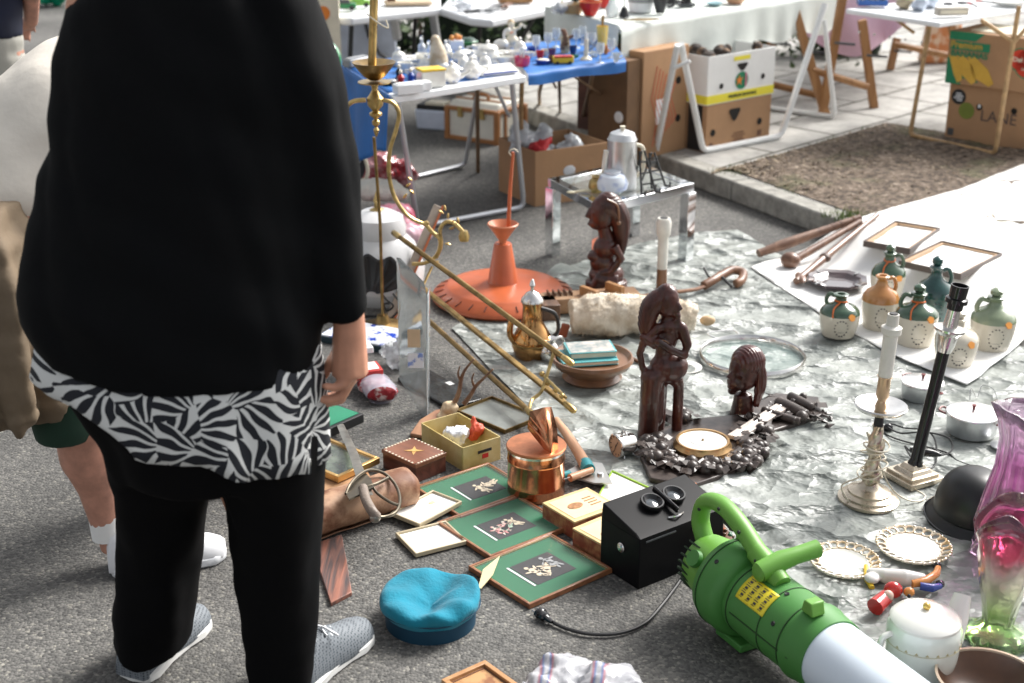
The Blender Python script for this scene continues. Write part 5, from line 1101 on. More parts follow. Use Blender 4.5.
# --- copper box and scoop
c0 = P(536, 492); s_ = 1 / S(492); t = thing('copper_box', 'round copper tin with a flat brown copper lid beside the framed pictures', 'copper box', c0); hz = lambda y: HZ(492, y)
rr = 28.5 * s_; h_ = .135
lat('body', [(.001, 0), (rr, 0), (rr * 1.02, .004), (rr * 1.0, .012), (rr * 1.0, .03), (rr * 1.015, .033), (rr, .036), (rr, h_ - .03), (rr * 1.015, h_ - .027), (rr, h_ - .024), (rr * .99, h_), (.001, h_)], COPPER, t, seg=56, sharp=60)
lat('rim', [(rr * .985, h_), (rr * 1.01, h_), (rr * 1.01, h_ + .008), (rr * .985, h_ + .008)], SILVER, t, seg=56)
lat('lid', [(.001, h_ + .006), (rr * 1.04, h_ + .008), (rr * 1.05, h_ + .013), (rr * 1.02, h_ + .016), (.001, h_ + .017)], COPPERD, t, seg=56)
t = thing('copper_scoop', 'shiny copper scoop standing upright on the copper tin lid', 'scoop', c0 + Vector((.0, .0, h_ + .018)), -.25)
def scf(u, v):
    a_ = (u - .5) * 2.4; w_ = .048 * (1 - .35 * v); return (.03 + .05 * v + w_ * math.sin(a_), .01 - .02 * math.cos(a_) + .035 * (u - .3), .002 + .085 * v ** .9 + .03 * (1 - abs(u - .25) * 1.2) * v)
bb = B()
pts = [(-.03, .02, .035), (-.022, .015, .09), (.02, -.005, .115), (.045, -.03, .06), (.055, -.05, -.01), (.03, -.03, .0)]
bb.add(pts + [(x * .9 + .018, y + .03, z * .92) for x, y, z in pts], [(0, 1, 2, 3, 4, 5)[::-1]] + [(i, (i + 1) % 6, 6 + (i + 1) % 6, 6 + i) for i in range(6) if i not in (0, 1)] )
bb.obj('scoop', COPPER, t, sharp=30, solid=.003); B().tube([(-.025, .01, .055), (.045, -.035, .012)], .003).tube([(-.02, .008, .075), (.048, -.035, .03)], .0025).obj('ribs', COPPER, t)
# --- garden shears / spade
t = thing('garden_shears', 'garden shears with a pale wooden handle and teal band beside the copper tin', 'shears', P(590, 470)); tl = t.location
def L2(px, py, z): return P(px, py, z) - tl
B().tube([L2(556, 420, .05), L2(566, 433, .05), L2(580, 455, .04), L2(586, 466, .035)], [.011, .014, .017, .018], 14).obj('handle', wood('ash_wood', (.5, .26, .14), (.62, .36, .22), 14, .4), t)
B().tube([L2(585, 463, .036), L2(589, 470, .034)], [.0195, .0195], 14).obj('ferrule', mat('teal_metal', (.02, .25, .28), .3), t)
B().prism([(p.x, p.y) for p in (L2(566, 478, 0), L2(586, 468, 0), L2(602, 470, 0), L2(612, 490, 0), L2(594, 490, 0), L2(566, 482, 0))][::-1], .018, .023).obj('blade', mat('steel', (.5, .49, .46), .35, 1), t)
B().tube([L2(570, 478, .035), L2(592, 470, .035)], [.012, .01], 10).obj('second_handle', MC['ash_wood'], t); B().tube([L2(562, 476, .03), L2(570, 474, .03)], .012, 10).obj('teal_cap', MC['teal_metal'], t)
B().lathe([(.001, .023), (.009, .023), (.009, .03), (.001, .031)], tuple(L2(600, 482, 0)), 12).obj('pivot', SILVER, t)
B().tube([L2(562, 480, .05), L2(590, 470, .02)], .001).obj('edge', SILVER, t)
# --- alarm clock
c0 = P(618, 458); t = thing('alarm_clock', 'round silver alarm clock with a copper coloured dial facing left', 'clock', c0, R(-60)); r_ = .036
M = Mx((0, 0, r_ + .006), rx=R(90))
B().lathe([(.001, -.05), (r_ * .8, -.05), (r_ * .98, -.035), (r_, 0), (r_ * 1.06, .004), (r_ * 1.06, .01), (r_ * .94, .012), (r_ * .94, .006), (.001, .006)], seg=36, M=M).obj('case', SILVER, t)
o = B().lathe([(.001, .0065), (r_ * .93, .0065), (r_ * .93, .0075), (.001, .0075)], seg=32, M=M).obj('dial', mat('dial_copper', (.55, .33, .2), .4), t)
mk = B()
for k in range(12): a_ = k * math.pi / 6; mk.box((r_ * .78 * math.sin(a_), r_ * .78 * math.cos(a_), .008), (.0025, .006, .0008), M, rz=-a_)
mk.obj('hour_marks', BLACKM, o); B().box((.004, .006, .009), (.002, .02, .001), M, rz=-.5).obj('hour_hand', BLACKM, o); B().box((-.003, -.008, .0095), (.0016, .026, .001), M, rz=-.3).obj('minute_hand', BLACKM, o)
for x in (-.02, .02): B().tube([(x, .01, .012), (x * 1.2, .005, 0)], .003).obj('foot', SILVER, t)
B().tube(bez([(-.015, .02, 2 * r_), (0, .02, 2 * r_ + .014), (.015, .02, 2 * r_)]), .003).obj('bail', SILVER, t)
# --- carved barometer with grapes
c0 = P(702, 455); t = thing('barometer', 'carved wooden barometer with grapes and leaves round a brass and white dial', 'barometer', c0); s_ = 1 / S(452)
GW = mat('grey_brown_carving', (.03, .021, .018), .42, col2=(.085, .065, .056), vsc=30, thr=(.4, .65), coat=.12)
def LB(px, py, z=0): return P(px, py, z) - t.location
B().prism([(p.x, p.y) for p in (LB(640, 462), LB(650, 484), LB(690, 492), LB(735, 476), LB(760, 440), LB(822, 420), LB(818, 402), LB(775, 398), LB(735, 420), LB(690, 424), LB(655, 436))], .002, .02).obj('back_board', GW, t, bevel=.004)
random.seed(21); gp = B(); lf = B()
spots = []
for k in range(150):
    a_ = random.uniform(R(150), R(385)); rad = random.uniform(38, 62) * s_; x, y = rad * math.cos(a_) * 1.0, rad * math.sin(a_) * .95
    if y > .03 and -.02 < x: continue
    spots.append((x, y))
for px0, py0 in [(random.uniform(735, 775), random.uniform(424, 452)) for _ in range(16)] + [(random.uniform(650, 700), random.uniform(418, 432)) for _ in range(14)] + [(random.uniform(735, 820), random.uniform(404, 428)) for _ in range(10)]:
    q = LB(px0, py0); spots.append((q.x, q.y))
for x, y in spots:
    if random.random() < .4: r = random.uniform(.012, .022); gp.ell((x, y, .02 + r * .5), (r, r * 1.05, r), 10)
    else:
        a_ = random.uniform(0, 6.28); L_ = random.uniform(.024, .042); M = Mx((x, y, .022 + random.uniform(0, .014)), random.uniform(-.5, .5), random.uniform(-.5, .5), a_)
        lf.add([(-L_, 0, -.002), (-L_ * .5, -L_ * .45, .004), (0, -L_ * .3, .002), (L_ * .4, -L_ * .5, .004), (L_, 0, -.003), (L_ * .4, L_ * .5, .004), (0, L_ * .3, .002), (-L_ * .5, L_ * .45, .004), (0, 0, .009)], [(i, (i + 1) % 8, 8) for i in range(8)] + [tuple(range(8))[::-1]], M)
gp.obj('carved_grapes', GW, t); lf.obj('carved_leaves', GW, t, sharp=20)
rd = 26.5 * s_
lat('dial_rim', [(.001, .022), (rd * 1.08, .022), (rd * 1.1, .034), (rd * 1.02, .044), (rd, .052), (rd * .93, .052), (rd * .9, .046), (.001, .046)], mat('dial_brass', (.6, .38, .18), .3, .9), t, seg=56)
o = lat('dial', [(.001, .0462), (rd * .9, .0462), (rd * .9, .048), (.001, .048)], PORC, t, seg=48); lat('dial_centre', [(.001, .0482), (rd * .48, .0482), (rd * .48, .0488), (.001, .0488)], mat('dial_grey', (.5, .5, .5), .5), o, seg=40); lat('pivot', [(.001, .0488), (.004, .0488), (.002, .054), (.001, .054)], BRASS, o)
p_, q_ = LB(733, 447), LB(782, 415); d_ = q_ - p_; a_ = math.atan2(d_.y, d_.x); m_ = (p_ + q_) / 2
B().box((m_.x, m_.y, .03), (d_.length, .045, .012), rz=a_).obj('thermometer_plate', mat('pale_plate', (.6, .53, .48), .35), t, bevel=.002); B().tube([p_ + Vector((0, 0, .038)), q_ + Vector((0, 0, .038))], .002).obj('thermometer_tube', SILVER, t)
bt = B()
for (x0, y0, x1, y1, r) in ((778, 402, 806, 416, .021), (790, 396, 812, 408, .016), (768, 412, 796, 421, .013), (786, 424 - 6, 800, 421, .012)):
    a1, b1 = LB(x0, y0, .03), LB(x1, y1, .03); n_ = 26; bt.tube([a1.lerp(b1, i / n_) for i in range(n_ + 1)], [r * (1.06 if i % 2 else .95) * (.9 + .1 * math.sin(i / n_ * 3.14)) for i in range(n_ + 1)], 14)
bt.obj('carved_barrels', GW, t, sharp=80)
lb = B()
for k in range(40):
    x, y = random.uniform(768, 832), 0; y = 398 + (x - 768) * .28 + random.uniform(-3, 12); q = LB(x, y, .015); L_ = random.uniform(.012, .025); M = Mx(q, random.uniform(-.5, .5), random.uniform(-.5, .5), random.uniform(0, 6))
    lb.add([(-L_, 0, 0), (0, -L_ * .4, .003), (L_, 0, -.003), (0, L_ * .4, .003), (0, 0, .008), (0, 0, -.004)], [(0, 1, 4), (1, 2, 4), (2, 3, 4), (3, 0, 4), (1, 0, 5), (2, 1, 5), (3, 2, 5), (0, 3, 5)], M)
lb.obj('carved_leaves', GW, t, sharp=20)
# ================================================================= WARES AT THE LEFT FRONT
def rect4(L_, T_, R_, B_, z=0):
    l, t_, r, b_ = (P(*q, z) for q in (L_, T_, R_, B_)); c = (l + t_ + r + b_) / 4; ux = (t_ - l + r - b_) / 2; uy = (l - b_ + t_ - r) / 2
    return c, ux.length, uy.length, math.atan2(ux.y, ux.x)
FRW = wood('frame_wood', (.2, .07, .03), (.33, .14, .06), 30, .35, .3, (1, 1, 1)); GOLD = mat('gilt', (.6, .38, .14), .35, .7, var=.2)
MAT_G = mat('green_mount', (.01, .13, .055), .8, var=.06, vsc=4, spec=.15); DKP = mat('dark_print_ground', (.012, .011, .014), .6, spec=.2)
def pic_glass(t, w_, h_, z):
    m_ = mat('picture_glass', (.95, .97, .97), .04, var=.01, alpha=.035, rvar=0); B().box((0, 0, z), (w_, h_, .001)).obj('glass', m_, t)
def framed(label, q, frame, fw, th, mount, prints, lift=0., tilt=0., glass=True, group=None, name='picture_frame', cat='picture', gilt=True):
    c, w_, h_, rz = q; t = thing(name, label, cat, c + Vector((0, 0, lift)), rot=(tilt, 0, rz), group=group)
    B().frame(w_, h_, fw, 0, th).obj('frame', frame, t, bevel=.0015)
    if gilt: B().frame(w_ - 2 * fw, h_ - 2 * fw, fw * .25, th * .5, th * .85).obj('gilt_slip', GOLD, t)
    B().box((0, 0, th * .25), (w_ - 2 * fw, h_ - 2 * fw, th * .5)).obj('mount', mount, t)
    z = th * .5 + .0008
    for i, (x, y, a_, b_, m_) in enumerate(prints): B().box((x * w_, y * h_, z + i * .0006), (a_ * w_, b_ * h_, .001)).obj('print', m_, t)
    if glass: pic_glass(t, w_ - 2 * fw, h_ - 2 * fw, th * .5 + .006)
    return t, w_, h_
def figs(t, spec, z, sc):
    for x, y, m_, a_ in spec:
        b_ = B(); M = Mx((x, y, z), rz=a_, s=(sc, sc, 1))
        random.seed(int(x * 1e4 + y * 1e3 + 99))
        el = lambda cx, cy, rx, ry, r_=0: b_.prism([(cx + rx * math.cos(q) * math.cos(r_) - ry * math.sin(q) * math.sin(r_), cy + rx * math.cos(q) * math.sin(r_) + ry * math.sin(q) * math.cos(r_)) for q in [k * math.pi / 6 for k in range(12)]], 0, .0008, M)
        el(0, 0, .009, .014); el(0, .02, .0048, .0052); el(-.003, -.016, .012, .008, random.uniform(-.4, .4))
        for sg in (-1, 1): el(sg * .011, .005, .011, .0028, random.uniform(-1, 1)); el(sg * .005, -.027, .0028, .009, random.uniform(-.4, .4))
        el(random.uniform(-.02, .02), -.004, .004, .003)
        b_.obj('painted_figure', m_, t)
CRM2 = mat('cream_print', (.6, .5, .36), .6, var=.2, vsc=80); PNK2 = mat('rose_print', (.55, .2, .2), .6, var=.3, vsc=80, col2=(.55, .5, .42), thr=(.45, .55)); GRN2 = mat('sage_print', (.3, .4, .3), .6)
grp = 'green mounted framed pictures lying on the asphalt'
t, w_, h_ = framed('green mounted picture of a pale beast, farthest of the three beside the copper tin', rect4((422, 489), (494, 464), (530, 497), (452, 523)), FRW, .008, .014, MAT_G, [(.08, .02, .44, .42, DKP), (-.17, .02, .02, .42, WHITE)], group=grp); figs(t, [(.0 + .02, 0, CRM2, .3), (.05, .005, CRM2, 1.8)], .0095, 1.1)
t, w_, h_ = framed('green mounted picture of three rose clad figures, middle one of the three', rect4((445, 522), (526, 498), (561, 531), (482, 567)), FRW, .008, .014, MAT_G, [(.02, -.02, .46, .42, DKP), (-.24, -.02, .02, .42, WHITE)], lift=.002, group=grp); figs(t, [(-.03, -.012, PNK2, .2), (.0, -.004, PNK2, -.4), (.03, .002, CRM2, .5), (-.01, -.018, GRN2, 2.)], .0095, 1.)
t, w_, h_ = framed('green mounted picture of pale dancers nearest the camera and beside the cable plug', rect4((482, 567), (561, 534), (602, 577), (515, 614)), FRW, .008, .014, MAT_G, [(.03, .0, .46, .46, DKP), (-.23, .0, .02, .46, WHITE)], lift=.001, group=grp); figs(t, [(-.02, .0, CRM2, .4), (.015, -.006, CRM2, -.6), (.04, .015, GREY, .3)], .0095, 1.2)
CAN = mat('pale_frame', (.5, .42, .28), .45, var=.1); PAPER = mat('white_paper', (.82, .82, .8), .6, var=.02)
framed('small white picture in a thin pale frame, upper one left of the green pictures', rect4((397, 518), (437, 495), (458, 511), (413, 534)), CAN, .006, .012, PAPER, [(.2, .1, .1, .12, mat('straw_print', (.7, .62, .35), .6))], lift=.012, glass=False, gilt=False, name='picture_frame')
framed('small white picture in a thin pale frame tucked behind the blue cap', rect4((402, 537), (450, 524), (463, 547), (409, 560)), CAN, .006, .012, PAPER, [], lift=.004, glass=False, gilt=False)
# --- blue cap
z_ = .085; c0 = P(430, 590, z_); r_ = 51 / S(590, z_); t = thing('cap', 'bright turquoise felt cap with a dented crown on the asphalt', 'cap', (c0.x, c0.y, 0), .3)
FELT = mat('turquoise_felt', (.0, .19, .28), .9, var=.15, vsc=14, sheen=.1, bump=.5, bsc=120, bdist=.004)
prof = [(.001, .002), (r_ * .82, .002), (r_ * .86, .02), (r_ * .88, .035), (r_ * 1.0, .058), (r_ * 1.02, .07), (r_ * .98, .08), (r_ * .9, .085), (r_ * .75, .084), (r_ * .5, .08), (r_ * .25, .077), (.001, .076)]
b = B().lathe(prof, seg=64)
o = b.obj('crown', FELT, t, sharp=180, sub=1)
for v in o.data.vertices:
    x, y, z = v.co
    if z > .055: 
        rr_ = math.hypot(x, y) / r_; f_ = max(0, 1 - rr_ * .92); v.co.z += -.038 * max(0, math.sin((x * .8 - y * .5) * 42 + 1.2)) * f_ ** .6 + .016 * mnoise.noise(Vector((x * 18, y * 18, 0))); 
        v.co.x *= 1 + .03 * math.sin(4 * math.atan2(y, x))
B().tube([(r_ * .985 * math.cos(a_), r_ * .985 * math.sin(a_), .054 + .002 * math.sin(5 * a_)) for a_ in [k * math.pi / 24 for k in range(48)]], .0018, 5, closed=True).obj('seam', mat('dark_blue_band', (.0, .04, .08), .7), t)
lat('band', [(r_ * .84, .0), (r_ * .89, .0), (r_ * .905, .038), (r_ * .88, .04)], mat('dark_blue_band', (.0, .04, .08), .7), t, seg=48)
B().box((r_ * .5 - .01, -r_ * .74, .03), (.035, .005, .012), rz=.6).obj('tan_trim', mat('tan_leather_trim', (.35, .15, .05), .45), t, bevel=.002)
t = thing('paper_scrap', 'torn yellowish pointed scrap between the blue cap and the green picture', 'scrap', P(488, 584, .0), 0); l0 = t.location
B().prism([(p.x, p.y) for p in [P(*q) - l0 for q in ((478, 596), (483, 577), (500, 563), (493, 582), (481, 596))]][::-1], .02, .022).obj('scrap', mat('straw_paper', (.62, .55, .32), .7), t)
# --- leather roll, sabre, sheath
a_, b_ = P(296, 522, .06), P(408, 486, .055); t = thing('leather_roll', 'rolled brown leather apron lying under the sabre hilt', 'leather roll', Vector((b_.x, b_.y, 0))); l0 = t.location
LEA = mat('worn_leather', (.17, .065, .028), .6, col2=(.42, .25, .15), vsc=11, thr=(.42, .6), bump=.5, bsc=22, bdist=.006)
def rollf(u, v):
    c = a_.lerp(b_, u) - l0; d = (b_ - a_).normalized(); n = Vector((-d.y, d.x, 0)); an = v * 2 * math.pi * 1.9 - 2.2; r = .068 - .011 * v * 1.9 + .004 * mnoise.noise(Vector((u * 5, v * 6, 0))) ; e = .006 * mnoise.noise(Vector((v * 14, 0, u > .5)))* (1 if u in (0, 1) else 0)
    return tuple(c + n * (r * math.cos(an)) + Vector((0, 0, r * .88 * math.sin(an) + .0)) + d * e)
B().grid(rollf, 24, 60).obj('leather', LEA, t, sharp=180, solid=.003)
t = thing('sabre', 'old sabre with a steel guard lying across the leather roll', 'sabre', P(368, 495)); l0 = t.location
def LS(x, y, z): return P(x, y, z) - l0
STE = mat('dull_steel', (.38, .36, .32), .38, 1, var=.3, vsc=25)
bl = bez([LS(368, 495, .13), LS(362, 480, .11), LS(354, 455, .07), LS(345, 435, .04), LS(336, 417, .02), LS(322, 398, .01)], 30)
rings = []
for i, p in enumerate(bl):
    d = (bl[min(i + 1, len(bl) - 1)] - bl[max(i - 1, 0)]).normalized(); s2 = d.cross(Vector((0, .2, 1))).normalized(); w_ = .014 * (1 - (i / len(bl)) ** 4 * .8); u_ = s2.cross(d)
    rings.append([p - s2 * w_, p + u_ * .002, p + s2 * w_, p - u_ * .003])
B().loft(rings).obj('blade', STE, t, sharp=20)
B().tube(bez([LS(363, 488, .13), LS(366, 500, .13), LS(372, 511, .125), LS(377, 517, .11)], 16), [.013, .014, .0145, .015, .015, .015, .0145, .014, .0135, .013, .013, .012, .012, .0115, .011, .011, .011][:16] if False else .0135, 12).obj('grip', mat('grey_leather_grip', (.2, .16, .13), .5, bump=.4, bsc=80), t)
B().ell(tuple(LS(375, 517, .11)), .016, 14).obj('pommel', STE, t)
DBR = mat('dark_steel', (.14, .12, .09), .35, .9, var=.3, vsc=18)
g_ = B().tube(bez([LS(346, 494, .13), LS(350, 485, .14), LS(358, 476, .14), LS(370, 470, .135), LS(385, 474, .12), LS(396, 486, .105), LS(400, 500, .1), LS(396, 512, .1), LS(384, 517, .1), LS(374, 516, .11)], 50), .0045, 8)
g_.tube(bez([LS(363, 488, .13), LS(376, 484, .13), LS(388, 478, .12)], 14), .005, 8).tube(bez([LS(372, 486, .13), LS(378, 494, .12), LS(390, 502, .11), LS(398, 505, .1)], 14), .004, 8)
q_ = [LS(x, y, .13) for x, y in ((346, 494), (350, 484), (358, 477), (366, 474), (371, 480), (374, 488), (366, 492), (356, 497), (349, 500))]
g_.prism([(p.x, p.y) for p in q_][::-1], .128, .133).obj('guard', DBR, t)
q = rect4((319, 550), (343, 542), (352, 597), (331, 606)); t = thing('striped_sheath', 'flat striped brown and grey woven sheath end below the leather roll', 'sheath', P(333, 572)); l0 = t.location
pl_ = [P(x, y) - l0 for x, y in ((312, 548), (342, 538), (347, 565), (352, 596), (331, 607), (322, 580))]
B().prism([(p.x, p.y) for p in pl_][::-1], .0, .012).obj('sheath', wood('striped_weave', (.05, .045, .048), (.3, .12, .08), 55, .6, 0, (1, .05, 1), .5), t, bevel=.002)
# --- frames by the hand
framed('gilt framed dark green landscape picture lying beside the person\'s tunic', rect4((296, 456), (338, 438), (360, 474), (318, 494)), GOLD, .012, .02, mat('landscape', (.015, .03, .015), .25, col2=(.16, .2, .14), vsc=18, thr=(.4, .7)), [], lift=.015)
t = thing('wooden_board', 'pale plywood board under the gilt framed landscape', 'board', P(340, 490), .35); B().box((0, .01, .006), (.2, .12, .01)).obj('board', wood('plywood', (.45, .25, .13), (.55, .33, .18), 10), t, bevel=.002)
q = rect4((296, 424), (340, 405), (350, 426), (305, 446)); t = thing('green_case', 'flat dark case with a green felt top just below the hanging hand', 'case', q[0], q[3]); B().box((0, 0, .015), (q[1], q[2], .03)).obj('case', BLACKM, t, bevel=.002); B().box((0, 0, .031), (q[1] * .9, q[2] * .85, .002)).obj('felt_top', mat('green_felt', (.02, .2, .11), .85), t)
# --- inlaid box
q = rect4((388, 446), (418, 437), (441, 453), (409, 469), .06); t = thing('inlaid_box', 'small square wooden box with star marquetry and white dotted edge', 'box', (q[0].x, q[0].y, 0), q[3]); w_, h_ = q[1], q[2]
B().box((0, 0, .025), (w_ * .97, h_ * .97, .05)).obj('body', wood('rosewood', (.07, .02, .012), (.16, .05, .03), 20, .35, .3), t, bevel=.002)
l_ = B().box((0, 0, .055), (w_, h_, .012)).obj('lid', wood('lid_wood', (.16, .055, .028), (.24, .09, .045), 25, .35, .3), t, bevel=.001)
dt = B()
for i in range(11):
    for s_ in (-1, 1): dt.box(((i / 10 - .5) * w_ * .94, s_ * h_ * .47, .0615), (.0055, .0055, .001)); dt.box((s_ * w_ * .47, (i / 10 - .5) * h_ * .94, .0615), (.0055, .0055, .001))
dt.obj('inlay_dots', CREAM, l_); st_ = B()
st_.prism([((.03 if i % 2 == 0 else .009) * math.cos(i * math.pi / 4 + .78), (.03 if i % 2 == 0 else .009) * math.sin(i * math.pi / 4 + .78)) for i in range(8)], .0612, .0622).prism(circ(.0095, 14), .0625, .0632).obj('star_inlay', mat('maple_inlay', (.6, .36, .12), .35), l_)
# --- tin box with bag, lid
zt = .075; q = rect4((430, 421), (465, 411), (493, 438), (454, 450), zt); t = thing('tin_box', 'open yellow cardboard box holding plastic bags beside the inlaid box', 'box', (q[0].x, q[0].y, 0), q[3]); w_, h_ = q[1], q[2]
YC = mat('mustard_card', (.45, .34, .1), .55, col2=(.6, .5, .25), vsc=12, thr=(.35, .65))
b = B(); b.box((0, -h_ / 2, zt / 2), (w_, .003, zt)).box((0, h_ / 2, zt / 2), (w_, .003, zt)).box((-w_ / 2, 0, zt / 2), (.003, h_ - .004, zt)).box((w_ / 2, 0, zt / 2), (.003, h_ - .004, zt)).box((0, 0, .002), (w_ - .004, h_ - .004, .003)); b.obj('body', YC, t)
B().box((.01, -h_ / 2 - .0022, zt * .6), (.05, .001, .009)).obj('name_strip', BLACKM, t); B().box((.012, -h_ / 2 - .0022, zt * .38), (.022, .001, .014)).obj('red_print', RED, t)
lq = rect4((467, 408), (503, 399), (530, 420), (494, 440)); 
t2 = thing('metal_tray', 'open flat metal tray lid lying behind the yellow box', 'lid', lq[0], lq[3]); B().box((0, 0, .004), (lq[1], lq[2], .002)).obj('sheet', mat('dull_lid', (.3, .32, .3), .35, .4, var=.3, vsc=10), t2); B().frame(lq[1], lq[2], .004, .0, .014).obj('rim', OLDBR, t2)
o = baglump('plastic_bag', 'crumpled white plastic bag inside the yellow box', 'plastic bag', [((-.02, 0, .05), (.035, .04, .03)), ((0, -.01, .066), (.03, .03, .022))], mat('milky_film', (.78, .8, .84), .3, var=.1, bump=.5, bsc=30), 8, a=.016, sc=.03, vox=.005); o.location = t.location
o = baglump('paper_bundle', 'small orange red paper bundle inside the yellow box', 'paper', [((.045, .02, .06), (.022, .03, .03)), ((.04, .03, .085), (.012, .012, .02))], mat('orange_red_paper', (.6, .08, .03), .5), 9, a=.01, sc=.03, vox=.005); o.location = t.location
# --- antlers on plaque
c0 = P(438, 428); t = thing('antlers', 'small brown antlers on a pale skull plate with a wooden shield', 'antlers', c0); l0 = t.location
B().prism([(p.x, p.y) for p in [P(*q_) - l0 for q_ in ((410, 438), (420, 424), (436, 414), (452, 412), (452, 440), (432, 442))]][::-1], .004, .016).obj('shield', wood('shield_wood', (.28, .13, .07), (.38, .2, .11), 16, .5), t, bevel=.003)
Yk = P(452, 418).y; UL = lambda x, y, d=0: U(x, y, Yk + d) - l0
B().ell(tuple(UL(450, 408)), (.028, .03, .022), 14).tube([UL(447, 412), UL(438, 420, -.03)], [.022, .012], 10).obj('skull_plate', mat('bone', (.55, .42, .27), .6, var=.2), t, remesh=.004, smooth=2, disp=.004, dsc=.02)
AN = mat('antler', (.13, .06, .03), .5, col2=(.35, .22, .13), vsc=18, thr=(.4, .7), bump=.6, bsc=50)
B().tube(bez([UL(455, 402), UL(459, 392), UL(461, 380), UL(465, 370), UL(474, 359)], 20), [.009 - .0003 * i for i in range(21)], 8).tube(bez([UL(461, 381), UL(458, 374), UL(460, 366)], 8), [.005 - .0004 * i for i in range(9)], 6).obj('antler', AN, t)
B().tube(bez([UL(464, 404, .02), UL(470, 396, .02), UL(476, 386, .02), UL(484, 378, .02), UL(493, 369, .02)], 20), [.009 - .0003 * i for i in range(21)], 8).tube(bez([UL(475, 388, .02), UL(472, 380, .02), UL(474, 373, .02)], 8), [.005 - .0004 * i for i in range(9)], 6).obj('antler', AN, t)
# --- black tile, scarf packet, red cases, tiles
q = rect4((421, 377), (449, 371), (462, 405), (425, 417)); t = thing('black_packet', 'flat black shiny plastic packet between the acrylic holder and the antlers', 'packet', q[0], q[3]); o = B().box((0, 0, .008), (q[1], q[2], .014)).obj('packet', mat('black_film', (.012, .014, .014), .12, var=.3, bump=.5, bsc=18, bdist=.01), t, bevel=.004); B().box((q[1] * .38, .01, .0158), (.02, .03, .001)).obj('print', PAPER, t)
c0 = P(378, 395); t = thing('scarf_packet', 'red and white scarf rolled in a clear plastic sleeve by the hand', 'packet', c0, .12)
B().ell((.01, -.06, .035), (.055, .03, .03), 16).ell((-.02, .03, .032), (.05, .08, .028), 16).obj('scarf', mat('red_white_weave', (.3, .012, .02), .7, col2=(.6, .5, .48), vsc=40, thr=(.5, .6)), t, remesh=.004, smooth=1, disp=.004, dsc=.02)
B().tube([(.012, -.088, .035), (.008, -.05, .036), (-.01, .02, .034), (-.03, .1, .03), (-.04, .14, .012)], [.05, .056, .055, .046, .02], 20, sq=.62, cap=False).obj('sleeve', mat('grey_clear_film', (.6, .62, .72), .12, var=.1, alpha=.5, bump=.4, bsc=20), t, sharp=180)
t = thing('red_case', 'open red jewellery case with white lining between the hand and the scarf', 'case', P(372, 388, 0), .35)
B().box((-.03, 0, .065), (.12, .085, .028)).obj('body', RED, t, bevel=.002); B().box((-.03, 0, .08), (.1, .065, .003)).obj('lining', PAPER, t)
t = thing('empty_frame', 'small thick white frame leaning behind the fingers', 'frame', P(362, 378), rot=(R(-25), 0, .3)); B().frame(.1, .13, .02, 0, .02, Mx((-.01, 0, .1), rx=R(20))).obj('frame', WHITE, t, bevel=.002); B().box((0, 0, 0), (.06, .09, .004), Mx((-.01, 0, .108), rx=R(20))).obj('backing', mat('sand_card', (.5, .42, .32), .7), t)
q = rect4((345, 337), (368, 316), (392, 349), (362, 360)); t = thing('tile_box', 'blue and white painted tile resting on a dark box behind the cuff', 'tile', q[0], q[3]); B().box((0, 0, .012), (q[1], q[2], .024)).obj('box', mat('dark_teal_box', (.01, .03, .04), .4), t, bevel=.002)
B().box((0, 0, .027), (q[1] * .94, q[2] * .92, .005)).obj('tile', mat('delft_tile', (.72, .75, .8), .15, col2=(.03, .08, .5), vsc=28, thr=(.56, .6)), t)
# --- cigar boxes, booklet
def cigar(label, q, h_, lift=0):
    c, w_, d_, rz = q; t = thing('cigar_box', label, 'box', (c.x, c.y, lift), rz, 'cigar boxes beside the black viewer')
    B().box((0, 0, h_ * .45), (w_, d_, h_ * .9)).obj('body', mat('redbrown_card', (.25, .06, .03), .5, col2=(.4, .18, .08), vsc=30, thr=(.45, .6)), t, bevel=.001)
    l_ = B().box((0, 0, h_ * .95), (w_ * 1.01, d_ * 1.01, h_ * .1)).obj('lid', mat('straw_card', (.68, .5, .24), .5, var=.15, vsc=30), t, bevel=.001)
    B().box((0, 0, h_ + .0006), (w_ * .86, d_ * .82, .001)).obj('label_border', mat('pale_straw', (.75, .62, .38), .5), l_)
    B().prism(circ(.02, 20, sx=1.2, sy=.8), h_ + .0014, h_ + .0022, Mx((-.02, 0, 0))).obj('oval_emblem', mat('sepia_print', (.35, .17, .07), .6, var=.4, vsc=90), l_)
    p_ = B()
    for k in range(4): p_.box((.035, .02 - .014 * k, h_ + .0018), (.03 + .006 * (k % 2), .004, .001))
    p_.obj('print_lines', MC['sepia_print'], l_)
    B().box((0, -d_ / 2 - .0005, h_ * .5), (w_ * .9, .001, h_ * .4)).obj('side_print', mat('pale_straw', (.75, .62, .38), .5), t)
    return t
cigar('straw coloured cigar box with an oval emblem, the farther of the two', rect4((549, 502), (592, 488), (614, 508), (568, 526), .05), .055)
cigar('straw coloured cigar box wedged against the black viewer, the nearer of the two', rect4((580, 527), (618, 512), (650, 537), (608, 556), .05), .055)
t = thing('booklet', 'white booklet with green edges tucked under the barometer', 'booklet', P(622, 492), 0); l0 = t.location; z = .004
pl_ = [P(x, y) - l0 for x, y in ((598, 500), (612, 474), (662, 497), (632, 514), (606, 512))]; B().prism([(p.x, p.y) for p in pl_][::-1], .002, .008).obj('pages', PAPER, t)
B().tube([pl_[1] + Vector((0, 0, .009)), pl_[2] + Vector((0, 0, .009))], .004, 6).tube([pl_[0] + Vector((0, 0, .009)), pl_[1] + Vector((0, 0, .009))], .003, 6).obj('green_edge', mat('lime_print', (.3, .5, .05), .5), t)
